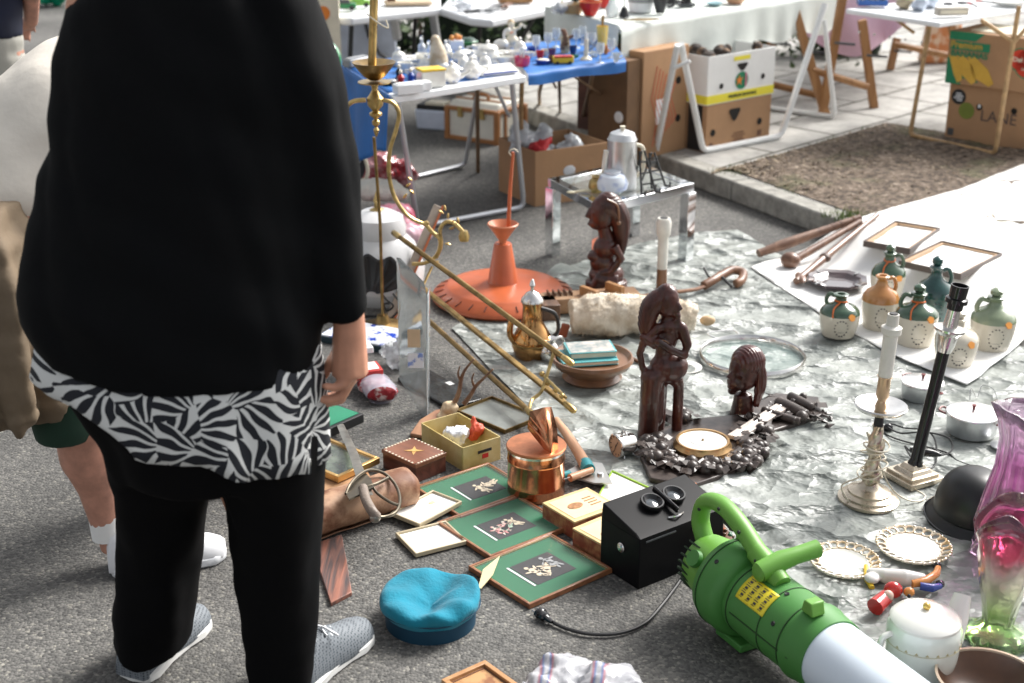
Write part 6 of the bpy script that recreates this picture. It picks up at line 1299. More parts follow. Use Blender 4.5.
# --- stereo viewer
nb, rb2, lb2 = P(638, 590), P(722, 556), P(611, 560); t = thing('stereo_viewer', 'black wooden stereoscope viewer with two round eyepieces beside the green blower', 'viewer', nb, ang(nb, rb2)); W = (rb2 - nb).length; D3 = .15; H3 = .165
B().box((W / 2, D3 / 2, H3 * .43), (W, D3, H3 * .86)).add([(0, 0, H3 * .86), (W, 0, H3 * .86), (W, D3, H3 * .86), (0, D3, H3 * .86), (.004, .02, H3 * .9), (W - .004, .02, H3 * .9), (W - .004, D3, H3 * 1.1), (.004, D3, H3 * 1.1)], [(4, 5, 6, 7), (0, 1, 5, 4), (1, 2, 6, 5), (2, 3, 7, 6), (3, 0, 4, 7)]).obj('housing', mat('viewer_black', (.006, .006, .007), .42, var=.3, spec=.12), t, bevel=.003)
sl_ = math.atan2(H3 * .2, D3 - .02); M0 = Mx((W * .52, D3 * .52, H3 * 1.005), rx=sl_)
for k, x in enumerate((-.036, .038)):
    e_ = B().lathe([(.012, .0), (.03, .0), (.032, .009), (.03, .014), (.026, .014), (.02, .006), (.012, .003)], (x, .01, 0), 30, M0).obj('eyepiece', BLACK, t)
    B().lathe([(.001, .004), (.016, .005), (.001, .009)], (x, .01, 0), 24, M0).obj('lens', mat('lens_glass', (.05, .06, .07), .03, var=.01, coat=1), e_)
B().box((0, 0, .012), (.009, .1, .018), M0).obj('nose_divider', BLACK, t, bevel=.004)
B().ell((-.002, D3 * .45, H3 * .55), (.006, .014, .014), 14).obj('side_screw', SILVER, t); B().box((.07, -.001, H3 * .78), (.1, .003, .004)).obj('front_groove', DGREY, t); B().ell((W * .62, -.003, H3 * .7), (.006, .005, .006), 10).obj('front_stud', SILVER, t)
B().tube(bez([M0 @ Vector(q_) for q_ in ((-.03, -.05, 0), (-.01, -.06, .006), (.02, -.05, 0))], 8), .003, 6).obj('lever', SILVER, t)
# --- beaded strap behind viewer
t = thing('beaded_strap', 'long beaded brown and green ornament lying behind the black viewer', 'ornament', P(722, 528)); l0 = t.location; random.seed(13)
pts = bez([P(x, y, .05) - l0 for x, y in ((690, 488), (702, 500), (716, 520), (728, 540), (735, 562))], 60); b1, b2_, b3 = B(), B(), B()
for k in range(230):
    p = random.choice(pts) + Vector((random.gauss(0, .012), random.gauss(0, .012), random.uniform(-.04, .012))); random.choice((b1, b1, b2_, b3)).ell(tuple(p), random.uniform(.003, .007), 6)
b1.obj('brown_beads', mat('bead_brown', (.1, .04, .02), .3), t); b2_.obj('rust_beads', mat('bead_rust', (.35, .1, .03), .3), t); b3.obj('green_beads', mat('bead_green', (.03, .12, .06), .3), t)
B().tube(pts, .014, 8, sq=.5).obj('cord', BROWN, t)
# --- cable with plug
t = thing('power_cable', 'black power cable with a plug lying beside the nearest green picture', 'cable', P(600, 632)); l0 = t.location
B().tube(bez([P(x, y, .008) - l0 for x, y in ((549, 620), (565, 628), (590, 634), (620, 633), (645, 623), (662, 605), (675, 588), (686, 574), (705, 566))], 70), .0045, 8).obj('cable', BLACKM, t)
pd = (P(534, 608) - P(549, 620)).normalized(); pp = P(549, 620, .014) - l0
B().tube([pp - pd * .012, pp, pp + pd * .012, pp + pd * .016, pp + pd * .03, pp + pd * .034, pp + pd * .042], [.005, .0075, .009, .014, .014, .0175, .017], 8, sq=.75).obj('plug', BLACK, t)
sd2 = Vector((-pd.y, pd.x, 0))
for s_ in (-1, 1): B().tube([pp + pd * .042 + sd2 * .008 * s_, pp + pd * .06 + sd2 * .008 * s_], .0022, 8).obj('pin', SILVER, t)
# --- bottom edge things
q = rect4((452, 684), (496, 665), (514, 700), (470, 722)); t = thing('marquetry_tray', 'square inlaid wooden tray cut by the bottom edge of the photo', 'tray', q[0], q[3])
B().box((0, 0, .008), (q[1], q[2], .012)).obj('base', mat('marquetry', (.25, .1, .04), .4, col2=(.5, .28, .12), vsc=22, thr=(.42, .58)), t); B().frame(q[1], q[2], .012, 0, .022).obj('rim', wood('light_rim', (.4, .2, .08), (.5, .28, .13), 20, .4), t, bevel=.001); B().frame(q[1] * .8, q[2] * .8, .004, .014, .0155).obj('dark_inlay', BROWN, t)
BS, nt, b, L = special('striped_bag_film'); tc = nd(nt, 'ShaderNodeTexCoord'); wv = nd(nt, 'ShaderNodeTexWave'); wv.inputs['Scale'].default_value = 2.6; wv.inputs['Distortion'].default_value = 2.5; L(tc.outputs['Object'], wv.inputs[0])
r1 = ramp(nt, (.0, (.75, .76, .8)), (.8, (.8, .8, .83)), (.9, (.65, .3, .35)), (.96, (.25, .35, .6)), (1, (.8, .8, .83))); L(wv.outputs[0], r1.inputs[0]); L(r1.outputs[0], b.inputs['Base Color']); b.inputs['Roughness'].default_value = .25; b.inputs['Transmission Weight'].default_value = .45
o = baglump('plastic_bag', 'white plastic carrier bag with red and blue stripes at the bottom edge', 'plastic bag', [((0, 0, .02), (.09, .08, .04)), ((.08, -.03, .03), (.09, .07, .045)), ((-.06, -.04, .02), (.06, .05, .03)), ((-.02, .05, .02), (.05, .04, .025))], BS, 14, a=.02, sc=.06, vox=.008); o.location = P(570, 690)
# ================================================================= WARES ON THE WHITE SHEET AND TARPAULIN, RIGHT
def GP(px, py, lift=.018):
    p = P(px, py, 0); 
    for _ in range(6): p = P(px, py, wz(p.x, p.y)) if True else p
    return Vector((p.x, p.y, wz(p.x, p.y)))
GLG = mat('green_glaze', (.025, .07, .04), .1, col2=(.08, .13, .075), vsc=12, coat=.7); GLA = mat('amber_glaze', (.42, .17, .045), .12, col2=(.6, .3, .1), vsc=10, coat=.7); GLT = mat('dark_teal_glaze', (.004, .035, .035), .1, col2=(.02, .09, .08), vsc=10, coat=.7)
GLP = mat('pale_green_glaze', (.14, .2, .12), .12, col2=(.3, .34, .22), vsc=8, coat=.7); STO = mat('cream_stoneware', (.62, .57, .47), .22, var=.06, coat=.4)
INK = mat('dark_ink', (.03, .03, .04), .5); INKR = mat('ribbon_orange', (.65, .14, .02), .45); SEAL = mat('orange_seal', (.75, .3, .05), .4)
def jug(label, px, py, hw, pt, glaze, rz, stopper=True, ribbon=True, low=None, seal=True, hs=1):
    s_ = 1 / S(py); c0 = GP(px, py - hw * .35); R_ = hw * s_; top = U(px, pt, c0.y).z - c0.z
    t = thing('stoneware_jug', label, 'jug', c0, rz, 'stoneware jugs on the white sheet'); lowm = low or STO
    h1 = top * random.uniform(.47, .55); n_ = top * random.uniform(.76, .8)
    lat('body', [(.001, 0), (R_ * .8, 0), (R_ * .84, .006), (R_ * .97, h1 * .6), (R_, h1 * .9), (R_, h1), (.001, h1)], lowm, t, seg=36)
    lat('shoulder', [(.001, h1), (R_ * 1.0, h1), (R_ * .96, h1 + (n_ - h1) * .25), (R_ * .78, h1 + (n_ - h1) * .55), (R_ * .42, h1 + (n_ - h1) * .8), (R_ * .29, n_), (R_ * .27, top * .86), (R_ * .36, top * .9), (R_ * .38, top * .93), (R_ * .3, top * .945), (R_ * .2, top * .94), (R_ * .18, top * .8), (.001, top * .8)], glaze, t, seg=36)
    B().tube(bez([(R_ * .3, 0, top * .86), (R_ * .62, 0, top * .88), (R_ * .8, 0, top * .74), (R_ * .7, 0, top * .6)], 20), R_ * .11, 10).obj('handle', glaze, t)
    if stopper: lat('stopper', [(.001, top * .9), (R_ * .17, top * .9), (R_ * .16, top * .95), (R_ * .28, top * .99), (R_ * .27, top * 1.05), (R_ * .12, top * 1.09), (.001, top * 1.095)], glaze, t, seg=20)
    b_ = B(); f = -math.pi / 2 - rz - .35; 
    for k in range(14):
        a_ = k * 2 * math.pi / 14; th_ = f + .34 * math.cos(a_) + .25; z = h1 * (.52 + .36 * math.sin(a_)); r = R_ * (.84 + .16 * z / h1) + .0008
        b_.ell((r * math.cos(th_), r * math.sin(th_), z), (.003, .003, .003) if k % 2 else (.004, .004, .0022), 6)
    for k in range(6):
        z = h1 * (.34 + .085 * k); r = R_ * (.84 + .16 * z / h1) + .0006; wd = .18 if k % 2 else .24
        b_.tube([(r * math.cos(f + .25 + u), r * math.sin(f + .25 + u), z) for u in [wd * (j / 5 - .5) * 1.6 for j in range(6)]], .0008, 4)
    b_.obj('printed_decoration', INK, t)
    if ribbon:
        b_ = B().tube([(R_ * .31 * math.cos(a_), R_ * .31 * math.sin(a_), n_ + .004 * math.sin(a_)) for a_ in [k * math.pi / 8 for k in range(16)]], .003, 6, closed=True)
        b_.tube(bez([(R_ * .3 * math.cos(f), R_ * .3 * math.sin(f), n_), (R_ * .75 * math.cos(f - .3), R_ * .75 * math.sin(f - .3), h1 + (n_ - h1) * .62), (R_ * 1.03 * math.cos(f - .2), R_ * 1.03 * math.sin(f - .2), h1 * 1.0)], 10), .003, 6).obj('ribbon', INKR, t)
    if seal:
        th_ = f + .75; B().prism([(.013 * (1 + .15 * math.sin(5 * a_)) * math.cos(a_), .013 * math.sin(a_)) for a_ in [k * math.pi / 9 for k in range(18)]], 0, .003, Mx((R_ * 1.0 * math.cos(th_), R_ * 1.0 * math.sin(th_), h1 * 1.02), rx=R(60), rz=th_ + math.pi / 2)).obj('seal', SEAL, t)
    return t
jug('open green shouldered stoneware jug with an orange ribbon, leftmost in the group', 838, 341, 20, 291, GLG, R(140), stopper=False)
jug('amber shouldered stoneware jug without a stopper, second from the left', 878, 333, 18.5, 272, GLA, R(10), stopper=False, ribbon=False, seal=False)
jug('green shouldered stoppered jug standing behind the amber jug', 886, 303, 17, 249, GLG, R(-15))
jug('green shouldered jug with a brown seal between the amber jug and the black lamp', 914, 350, 21, 289, GLG, R(165))
jug('all dark teal glazed jug with a stopper at the back of the group', 931, 330, 19, 262, GLT, R(0), low=GLT, ribbon=False, seal=False)
jug('cream jug standing directly behind the black candlestick lamp socket', 954, 370, 21.5, 315, STO, R(60), ribbon=False)
jug('pale green shouldered stoppered jug, rightmost in the group', 990, 354, 22, 293, GLP, R(175), ribbon=False)
# --- ashtray
c0 = GP(837, 286); s_ = 1 / S(286); t = thing('ashtray', 'large eight sided dark brown glass ashtray behind the leftmost jug', 'ashtray', c0); R_ = 31 * s_
b_ = B(); rg = []
for r, z in ((.6, 0), (.85, .012), (1, .03), (.98, .034), (.8, .028), (.62, .012), (.58, .01)): rg.append([(R_ * r * math.cos(a_), R_ * r * math.sin(a_), z) for a_ in [k * math.pi / 4 + .2 for k in range(8)]])
b_.loft(rg).obj('dish', mat('smoky_brown_glass', (.045, .025, .028), .08, coat=1, var=.3), t, sharp=20); 
for k in range(4): a_ = k * math.pi / 2 + .6; B().box((R_ * .88 * math.cos(a_), R_ * .88 * math.sin(a_), .033), (.03, .008, .003), rz=a_).obj('rest_groove', GREY, t)
# --- wooden sticks
WS = wood('walnut_stick', (.13, .06, .035), (.24, .13, .08), 20, .4, .2)
def stick(label, pts, rs, n=20):
    c0 = GP(*pts[0]); t = thing('wooden_club', label, 'wooden club', c0, group='turned wooden clubs on the white sheet'); pl_ = [GP(*p) - c0 + Vector((0, 0, .02)) for p in pts]
    q = bez(pl_, n); m = len(q); pl_ = [pl_[0].lerp(pl_[-1], i / (len(pl_) - 1)) for i in range(len(pl_))]; q = [pl_[0].lerp(pl_[-1], i / (m - 1)) for i in range(m)]; r = [rs[min(len(rs) - 1, int(i / m * len(rs)))] for i in range(m)]; r = [sum(r[max(0, i - 1):i + 2]) / len(r[max(0, i - 1):i + 2]) for i in range(m)]
    B().tube(q, r, 14).obj('shaft', WS, t); return t, pl_
t, q = stick('longest turned wooden stick with ringed grip, lying farthest back', [(758, 258), (790, 246), (825, 233), (860, 222)], [.018, .024, .024, .022, .02, .018, .017, .017, .015])
rg = B(); 
for k in (.72, .76, .8, .93): p = q[0].lerp(q[-1], k) + Vector((0, 0, .0)); d = (q[-1] - q[0]).normalized(); rg.tube([p - d * .004, p + d * .004], .0185, 14)
rg.obj('grip_rings', WS, t)
t, q = stick('wooden club with a round ball head pointing to the lower left', [(790, 267), (815, 253), (840, 238), (860, 226)], [.017, .017, .0155, .014, .013, .013]); B().ell(tuple(q[0] + Vector((0, 0, .01))), (.042, .038, .034), 18).obj('ball_head', WS, t)
t, q = stick('wooden club with a flat pointed paddle end beside the ashtray', [(796, 286), (820, 262), (848, 240), (877, 219)], [.015, .017, .015, .013, .012, .011]); B().ell(tuple(q[0].lerp(q[1], .15)), (.022, .06, .014), 14, None).obj('paddle', WS, t); B().ell(tuple(q[1]), (.025, .028, .02), 14).obj('knob', wood('dark_knob', (.05, .02, .012), (.1, .05, .03)), t)
# --- two frames
for lb_, qq in (('smaller empty dark frame, the farther of two lying on the white sheet', ((869, 247), (900, 227), (934, 238), (903, 260))), ('larger empty dark frame, the nearer of two lying on the white sheet', ((906, 267), (948, 247), (994, 264), (952, 286)))):
    c, w_, h_, rz = rect4(*qq, PZ); t = thing('empty_frame', lb_, 'frame', c + Vector((0, 0, .012)), rz, 'frames on the white sheet')
    B().frame(w_, h_, .006, 0, .026).obj('outer_frame', mat('dark_frame_side', (.1, .075, .065), .4), t); B().frame(w_ - .012, h_ - .012, .012, .002, .02).obj('inner_lip', mat('tan_frame_lip', (.5, .33, .2), .45), t); B().box((0, 0, .004), (w_ - .036, h_ - .036, .003)).obj('backing', PAPER, t)
# --- candlestick lamps
def pxl(c0, px, py): return U(px, py, c0.y).z - c0.z
c0 = P(868, 500, .01); s_ = 1 / S(500); t = thing('candlestick_lamp', 'tall silver and white candlestick lamp wrapped in its own pale cord', 'lamp', c0, rot=(0, .035, 0)); zz = lambda y: pxl(c0, 868, y)
BSL = mat('pale_pewter', (.55, .48, .38), .28, .85, var=.25, vsc=20)
lat('base', [(.001, 0), (30 * s_, 0), (30 * s_, .008), (26 * s_, .013), (26 * s_, .019), (21 * s_, .026), (21 * s_, .032), (14 * s_, .04), (9 * s_, .05), (7 * s_, .062), (.001, .062)], BSL, t, seg=48)
b_ = B(); rg = []
for i in range(50):
    k = i / 49; z = .055 + (zz(425) - .055) * k; r = (8.2 + 1.6 * math.sin(k * 12)) * s_ * (1 - .25 * k)
    rg.append([(r * (1 + .12 * math.cos(3 * (a_ - k * 9))) * math.cos(a_), r * (1 + .12 * math.cos(3 * (a_ - k * 9))) * math.sin(a_), z) for a_ in [j * math.pi / 9 for j in range(18)]])
b_.loft(rg).obj('twisted_stem', BSL, t)
lat('upper_stem', [(.001, zz(426)), (5 * s_, zz(426)), (4 * s_, zz(415)), (.001, zz(415))], BLACKM, t)
lat('drip_pan', [(.001, zz(414)), (8 * s_, zz(414)), (23 * s_, zz(409)), (26 * s_, zz(405)), (25 * s_, zz(404)), (8 * s_, zz(410)), (.001, zz(410))], SILVER, t, seg=40)
lat('gilt_stem', [(.001, zz(411)), (5 * s_, zz(411)), (6 * s_, zz(406)), (4 * s_, zz(400)), (6.5 * s_, zz(395)), (6 * s_, zz(378)), (7.5 * s_, zz(376)), (.001, zz(375))], mat('pale_gilt', (.55, .4, .25), .3, .9, var=.2), t)
lat('candle_tube', [(.001, zz(377)), (6.8 * s_, zz(377)), (7 * s_, zz(335)), (9.5 * s_, zz(333)), (9.8 * s_, zz(327)), (6 * s_, zz(325)), (5.5 * s_, zz(314)), (.001, zz(314))], DW, t); lat('socket_hole', [(.001, zz(314)), (4 * s_, zz(314)), (4 * s_, zz(313)), (.001, zz(313))], BLACKM, t)
random.seed(3); q = []
for i in range(90): k = i / 89; a_ = k * 34; r = (11 + 3 * math.sin(k * 23)) * s_; q.append((r * math.cos(a_), r * math.sin(a_), .07 + (zz(440) - .07) * (k + .06 * math.sin(k * 40))))
q += [(.04, -.03, .07), (.09, -.02, .02), (.14, -.01, .005), (.17, .03, .003), (.15, .07, .003)]
B().tube(bez(q, 300), .0026, 5).obj('pale_cord', mat('cream_cord', (.68, .62, .5), .5), t)
B().tube(bez([(-.01, -.03, .1), (-.05, -.03, .08), (-.085, -.02, .05), (-.06, -.04, .01), (-.03, -.06, .005)], 24), .0028, 5).obj('loose_cord', MC['cream_cord'], t)
c0 = P(912, 478, .01); s_ = 1 / S(478); t = thing('candlestick_lamp', 'leaning candlestick lamp with a black column and black socket on a stepped square base', 'lamp', c0); t0 = t
B().box((0, 0, .008), (44 * s_, 44 * s_, .016), rz=.5).box((0, 0, .02), (36 * s_, 36 * s_, .01), rz=.5).box((0, 0, .03), (28 * s_, 28 * s_, .012), rz=.5, tp=(.8, .8)).box((0, 0, .042), (19 * s_, 19 * s_, .014), rz=.5, tp=(.75, .75)).obj('stepped_base', BSL, t, bevel=.0015)
c1 = Vector((.005, 0, .045)); ct = U(944, 350, c0.y) - c0; ax = (ct - c1).normalized(); L_ = (ct - c1).length; Mq = Matrix.Translation(c1) @ ax.to_track_quat('Z', 'Y').to_matrix().to_4x4()
B().lathe([(.001, 0), (8 * s_, 0), (7 * s_, .01), (6 * s_, .015), (6 * s_, L_), (.001, L_)], seg=20, M=Mq).obj('black_column', BLACK, t)
u_ = s_
B().lathe([(.001, L_ - .004), (7 * u_, L_ - .004), (9 * u_, L_ + 6 * u_), (10 * u_, L_ + 16 * u_), (15 * u_, L_ + 21 * u_), (15 * u_, L_ + 23 * u_), (7 * u_, L_ + 24 * u_), (6 * u_, L_ + 40 * u_), (6.5 * u_, L_ + 44 * u_), (.001, L_ + 44 * u_)], seg=30, M=Mq).obj('steel_cup', SILVER, t)
B().lathe([(.001, L_ + 42 * u_), (7.5 * u_, L_ + 42 * u_), (7.5 * u_, L_ + 48 * u_), (10.5 * u_, L_ + 49 * u_), (10.5 * u_, L_ + 53 * u_), (8 * u_, L_ + 54 * u_), (8.5 * u_, L_ + 66 * u_), (7.5 * u_, L_ + 66 * u_), (7 * u_, L_ + 55 * u_), (.001, L_ + 55 * u_)], seg=30, M=Mq).obj('socket', BLACK, t)
def LR(x, y, z): return P(x, y, z) - c0
cdl = B().tube(bez([LR(885, 425, .02), LR(900, 433, .03), LR(925, 432, .05), LR(948, 438, .04), LR(952, 450, .02), LR(938, 456, .03), LR(915, 454, .05), LR(905, 446, .04), LR(915, 462, .02), LR(928, 469, .01), (LR(936, 462, .01)), LR(935, 440, .02), LR(925, 430, .03), LR(905, 428, .03), LR(890, 424, .02), LR(884, 432, .01), LR(900, 440, .01), LR(945, 452, .01), LR(958, 461, .006), LR(985, 470, .004)], 160), .0028, 6)
cdl.obj('black_cord', BLACKM, t); B().tube([LR(910, 449, .06), LR(918, 451, .06), LR(932, 453, .055), LR(941, 455, .05)], [.005, .011, .011, .005], 10).obj('cord_switch', BLACK, t); B().ell(tuple(LR(888, 428, .015)), (.016, .012, .015), 12).obj('plug', BLACK, t)
# --- pots
MB_ = mat('maroon_handle', (.16, .015, .012), .35)
def pot(label, px, py, hw, hh_, rz, lid=True):
    s_ = 1 / S(py); c0 = P(px, py, .015); R_ = hw * s_; t = thing('cooking_pot', label, 'pot', c0, rz, 'toy aluminium pots on the tarpaulin')
    lat('body', [(.001, 0), (R_ * .9, 0), (R_ * .95, .006), (R_, hh_), (R_ * 1.04, hh_ + .002), (R_ * .96, hh_ + .004), (.001, hh_)], ALU, t, seg=40)
    if lid:
        l_ = lat('lid', [(.001, hh_ + .003), (R_ * 1.05, hh_ + .003), (R_ * 1.03, hh_ + .008), (R_ * .6, hh_ + .014), (.001, hh_ + .017)], mat('bright_aluminium', (.85, .85, .85), .3, 1, var=.05), t, seg=40)
        B().tube([(0, 0, hh_ + .014), (0, 0, hh_ + .022), (0, 0, hh_ + .032)], [.004, .004, .007], 10).obj('knob', MB_, l_)
    for k in (-1, 1):
        B().tube(bez([(k * R_, -.018, hh_ - .01), (k * (R_ + .022), -.016, hh_ - .004), (k * (R_ + .022), .016, hh_ - .004), (k * R_, .018, hh_ - .01)], 14), .0035, 6).obj('handle', MB_, t)
    return t
pot('small aluminium toy pot with a lid behind the black candlestick lamp', 921, 397, 20, .05, 1.9)
pot('larger aluminium toy pot with a lid and maroon handles left of the purple vase', 971, 432, 25, .06, -.6)
t = thing('toy_pan', 'little bright aluminium lid half hidden by the purple vase', 'lid', P(1002, 446, .015)); lat('disc', [(.001, 0), (.035, 0), (.036, .004), (.02, .01), (.001, .012)], ALU, t); B().ell((0, 0, .018), (.007, .007, .007), 10).obj('knob', MB_, t)
t = thing('wire_stand', 'small bent wire handle lying behind the larger toy pot', 'wire', P(985, 400, .012)); B().tube(bez([(-.05, 0, .0), (-.04, .03, .03), (-.02, .02, .0), (0, .04, .035), (.03, .02, .03), (.04, 0, 0)], 30), .0016, 5).obj('wire', SILVER, t)
# --- helmet
c0 = P(972, 518, .012); s_ = 1 / S(515); t = thing('helmet', 'matt black round steel helmet beside the purple glass vase', 'helmet', c0, .2)
def helf(a_, z): return 1
HM = mat('helmet_black', (.008, .009, .01), .38, var=.3, vsc=8)
R_ = 37 * s_; b_ = B(); rg = []
for k in range(15):
    u = k / 14; z = .125 * math.sin(u * math.pi / 2) + .02; r = R_ * math.cos(u * math.pi / 2) ** .75 if u < 1 else .001
    rg.append([(r * math.cos(a_), r * 1.12 * math.sin(a_), z) for a_ in [j * math.pi / 20 for j in range(40)]])
b_.loft(rg, cap=True)
b_.loft([[(R_ * k * math.cos(a_), R_ * 1.12 * k * math.sin(a_), z - .012 * max(0, -math.sin(a_ + .5))) for a_ in [j * math.pi / 20 for j in range(40)]] for k, z in ((.98, .028), (1.05, .016), (1.2, .006), (1.22, .002), (1.18, .0), (1.0, .012))], cap=False)
b_.obj('shell', HM, t, sharp=60)
B().loft([[(R_ * k * math.cos(a_), R_ * 1.12 * k * math.sin(a_), z - .012 * max(0, -math.sin(a_ + .5))) for a_ in [j * math.pi / 20 for j in range(40)]] for k, z in ((1.2, .008), (1.235, .007), (1.235, .001), (1.2, .0))], cap=False).obj('rolled_rim', BLACK, t)
# --- lace plates
def lace(label, px, py, hw):
    s_ = 1 / S(py); c0 = P(px, py, .016); R_ = hw * s_; t = thing('lace_plate', label, 'plate', c0, rot=(.04, .0, .3), group='gilt pierced porcelain plates')
    lat('centre', [(.001, 0), (R_ * .6, 0), (R_ * .68, .006), (R_ * .72, .009), (R_ * .68, .0095), (R_ * .58, .004), (.001, .004)], PORC, t, seg=44)
    b_ = B(); GP_ = mat('gilt_porcelain', (.72, .66, .55), .2, col2=(.6, .42, .22), vsc=16, thr=(.45, .65), coat=.5)
    N = 22
    for k in range(N):
        a_ = 2 * math.pi * k / N; cx, cy = R_ * .85 * math.cos(a_), R_ * .85 * math.sin(a_)
        b_.tube([(cx + R_ * .105 * math.cos(a_ + q_) * 1.3, cy + R_ * .105 * math.sin(a_ + q_) * 1.1, .0125 + .004 * math.cos(q_)) for q_ in [j * math.pi / 5 for j in range(10)]], .0034, 6, closed=True)
        a2 = a_ + math.pi / N; b_.ell((R_ * .97 * math.cos(a2), R_ * .97 * math.sin(a2), .017), .0045, 6); b_.ell((R_ * .77 * math.cos(a2), R_ * .77 * math.sin(a2), .01), .004, 6)
    b_.obj('pierced_rim', GP_, t); return t
lace('white porcelain plate with a pierced gilt rim, left one near the blower grip', 844, 565, 35); lace('white porcelain plate with a pierced gilt rim, right one near the helmet', 913, 550, 37)
# --- puppet
c0 = P(900, 590, .012); t = thing('clown_puppet', 'small painted porcelain clown figure lying on its side behind the white coffee pot', 'figurine', c0); l0 = c0
def LP(x, y, z=.02): return P(x, y, z + .012) - l0
b_ = B().tube([LP(868, 572, .015), LP(885, 576, .022), LP(905, 578, .024), LP(925, 580, .02)], [.012, .02, .022, .016], 14); b_.ell(tuple(LP(872, 578)), (.02, .022, .012), 12); o = b_.obj('body', mat('painted_white', (.75, .72, .68), .2, col2=(.8, .78, .76), coat=.5), t, remesh=.003, smooth=2)
B().tube([LP(866, 566, .012), LP(867, 578, .01), LP(872, 588, .008)], [.006, .009, .007], 8).obj('yellow_trim', YELLOW, t); B().tube([LP(912, 584, .02), LP(926, 581, .024), LP(936, 574, .02), LP(938, 568, .018)], [.01, .012, .01, .008], 10).obj('orange_arm', mat('orange_glazed', (.75, .3, .08), .2), t)
B().ell(tuple(LP(937, 566, .016)), .011, 10).ell(tuple(LP(940, 584, .014)), (.012, .012, .01), 10).obj('black_shoes', BLACK, t)
B().tube([LP(920, 586, .02), LP(932, 588, .018), LP(940, 586, .014)], [.01, .011, .008], 10).obj('blue_leg', mat('blue_glazed', (.05, .08, .35), .2), t)
B().ell(tuple(LP(893, 590, .028)), (.024, .02, .022), 14).obj('red_hat', mat('red_glazed', (.55, .02, .015), .15, coat=.6), t); B().tube([LP(875, 607, .02), LP(886, 597, .026)], [.022, .019], 14).obj('red_boot', MC['red_glazed'], t); B().ell(tuple(LP(888, 596, .034)), (.014, .013, .015), 12).obj('face', mat('pale_face', (.7, .5, .42), .3), t)
B().ell(tuple(LP(909, 592, .026)), (.014, .012, .012), 12).obj('orange_collar', mat('orange_glazed', (.75, .3, .08), .2), t); B().ell(tuple(LP(909, 596, .036)), .005, 8).obj('button', BLACK, t)
# --- white coffee pot
zb_ = .012; c0 = P(919, 672, zb_); t = thing('coffee_pot', 'white porcelain coffee pot with a gold knob in the front right corner', 'pot', c0, 0); s_ = 1 / S(650, .1); R_ = 36 * s_; h_ = .135
WG = mat('white_glazed_green', (.72, .76, .7), .12, var=.05, coat=.6)
lat('body', [(.001, 0), (R_ * .8, 0), (R_ * .92, .01), (R_ * 1.0, h_ * .4), (R_ * 1.04, h_ * .8), (R_ * 1.02, h_ * .92), (R_ * .96, h_), (.001, h_)], WG, t, seg=44)
l_ = lat('lid', [(.001, h_), (R_ * .98, h_), (R_ * .98, h_ + .006), (R_ * .9, h_ + .014), (R_ * .5, h_ + .026), (.001, h_ + .03)], PORC, t, seg=44); B().ell((0, 0, h_ + .036), (.009, .009, .009), 12).obj('gold_knob', mat('pale_gold', (.8, .55, .15), .25, .6), l_)
B().tube([(R_ * .8, .02, h_ * .55), (R_ * 1.1, .05, h_ * .85), (R_ * 1.3, .075, h_ * 1.15)], [.034, .027, .02], 14, sq=.8).obj('spout', PORC, t); B().tube(bez([(-R_ * .95, -.02, h_ * .85), (-R_ * 1.25, -.03, h_ * .8), (-R_ * 1.3, -.03, h_ * .5), (-R_ * .95, -.02, h_ * .35)], 20), .0075, 10).obj('handle', PORC, t)
b_ = B()
for k in range(9): th_ = -math.pi * (.1 + .09 * k); b_.prism([(-.004, 0), (.004, 0), (0, .006)], 0, .001, Mx((R_ * 1.03 * math.cos(th_), R_ * 1.03 * math.sin(th_), h_ * .68), rx=R(90), rz=th_ + math.pi / 2))
b_.tube([(R_ * 1.035 * math.cos(a_), R_ * 1.035 * math.sin(a_), h_ * .66) for a_ in [-k * math.pi / 20 for k in range(21)]], .0008, 4).obj('gold_frieze', mat('soft_gilt', (.45, .4, .22), .4), t)
# --- brown bowl
c0 = P(985, 705, .012); t = thing('bowl', 'deep dark brown pottery bowl with a pale rim cut by the bottom right corner', 'bowl', c0); R_ = 52 / S(690, .06); h_ = .07
BB = mat('brown_pottery', (.09, .04, .018), .35, var=.4, vsc=6)
lat('outside', [(.001, 0), (R_ * .55, 0), (R_ * .85, h_ * .5), (R_ * .99, h_)], BB, t, seg=50, solid=.001); lat('inside', [(R_ * .97, h_), (R_ * .82, h_ * .5), (R_ * .5, .008), (.001, .006)], BB, t, seg=50); lat('rim', [(R_ * .955, h_ - .001), (R_ * 1.0, h_ - .001), (R_ * 1.01, h_ + .004), (R_ * .955, h_ + .004)], mat('pale_rim', (.5, .4, .3), .3), t, seg=50)
# --- glass vases
def vglass(key, stops, rough=.03):
    m, nt, b, L = special(key); tc = nd(nt, 'ShaderNodeTexCoord'); sx_ = nd(nt, 'ShaderNodeSeparateXYZ'); L(tc.outputs['Object'], sx_.inputs[0]); n = nd(nt, 'ShaderNodeTexNoise'); n.inputs['Scale'].default_value = 18; L(tc.outputs['Object'], n.inputs[0])
    ad_ = nd(nt, 'ShaderNodeMath', operation='MULTIPLY_ADD'); L(n.outputs[0], ad_.inputs[0]); ad_.inputs[1].default_value = .05; L(sx_.outputs[2], ad_.inputs[2]); mr = nd(nt, 'ShaderNodeMapRange'); mr.inputs[1].default_value = 0; mr.inputs[2].default_value = .36; L(ad_.outputs[0], mr.inputs[0])
    r = ramp(nt, *stops); L(mr.outputs[0], r.inputs[0]); L(r.outputs[0], b.inputs['Base Color']); b.inputs['Transmission Weight'].default_value = .88; b.inputs['Roughness'].default_value = rough; b.inputs['IOR'].default_value = 1.42; b.inputs['Coat Weight'].default_value = .5
    return m
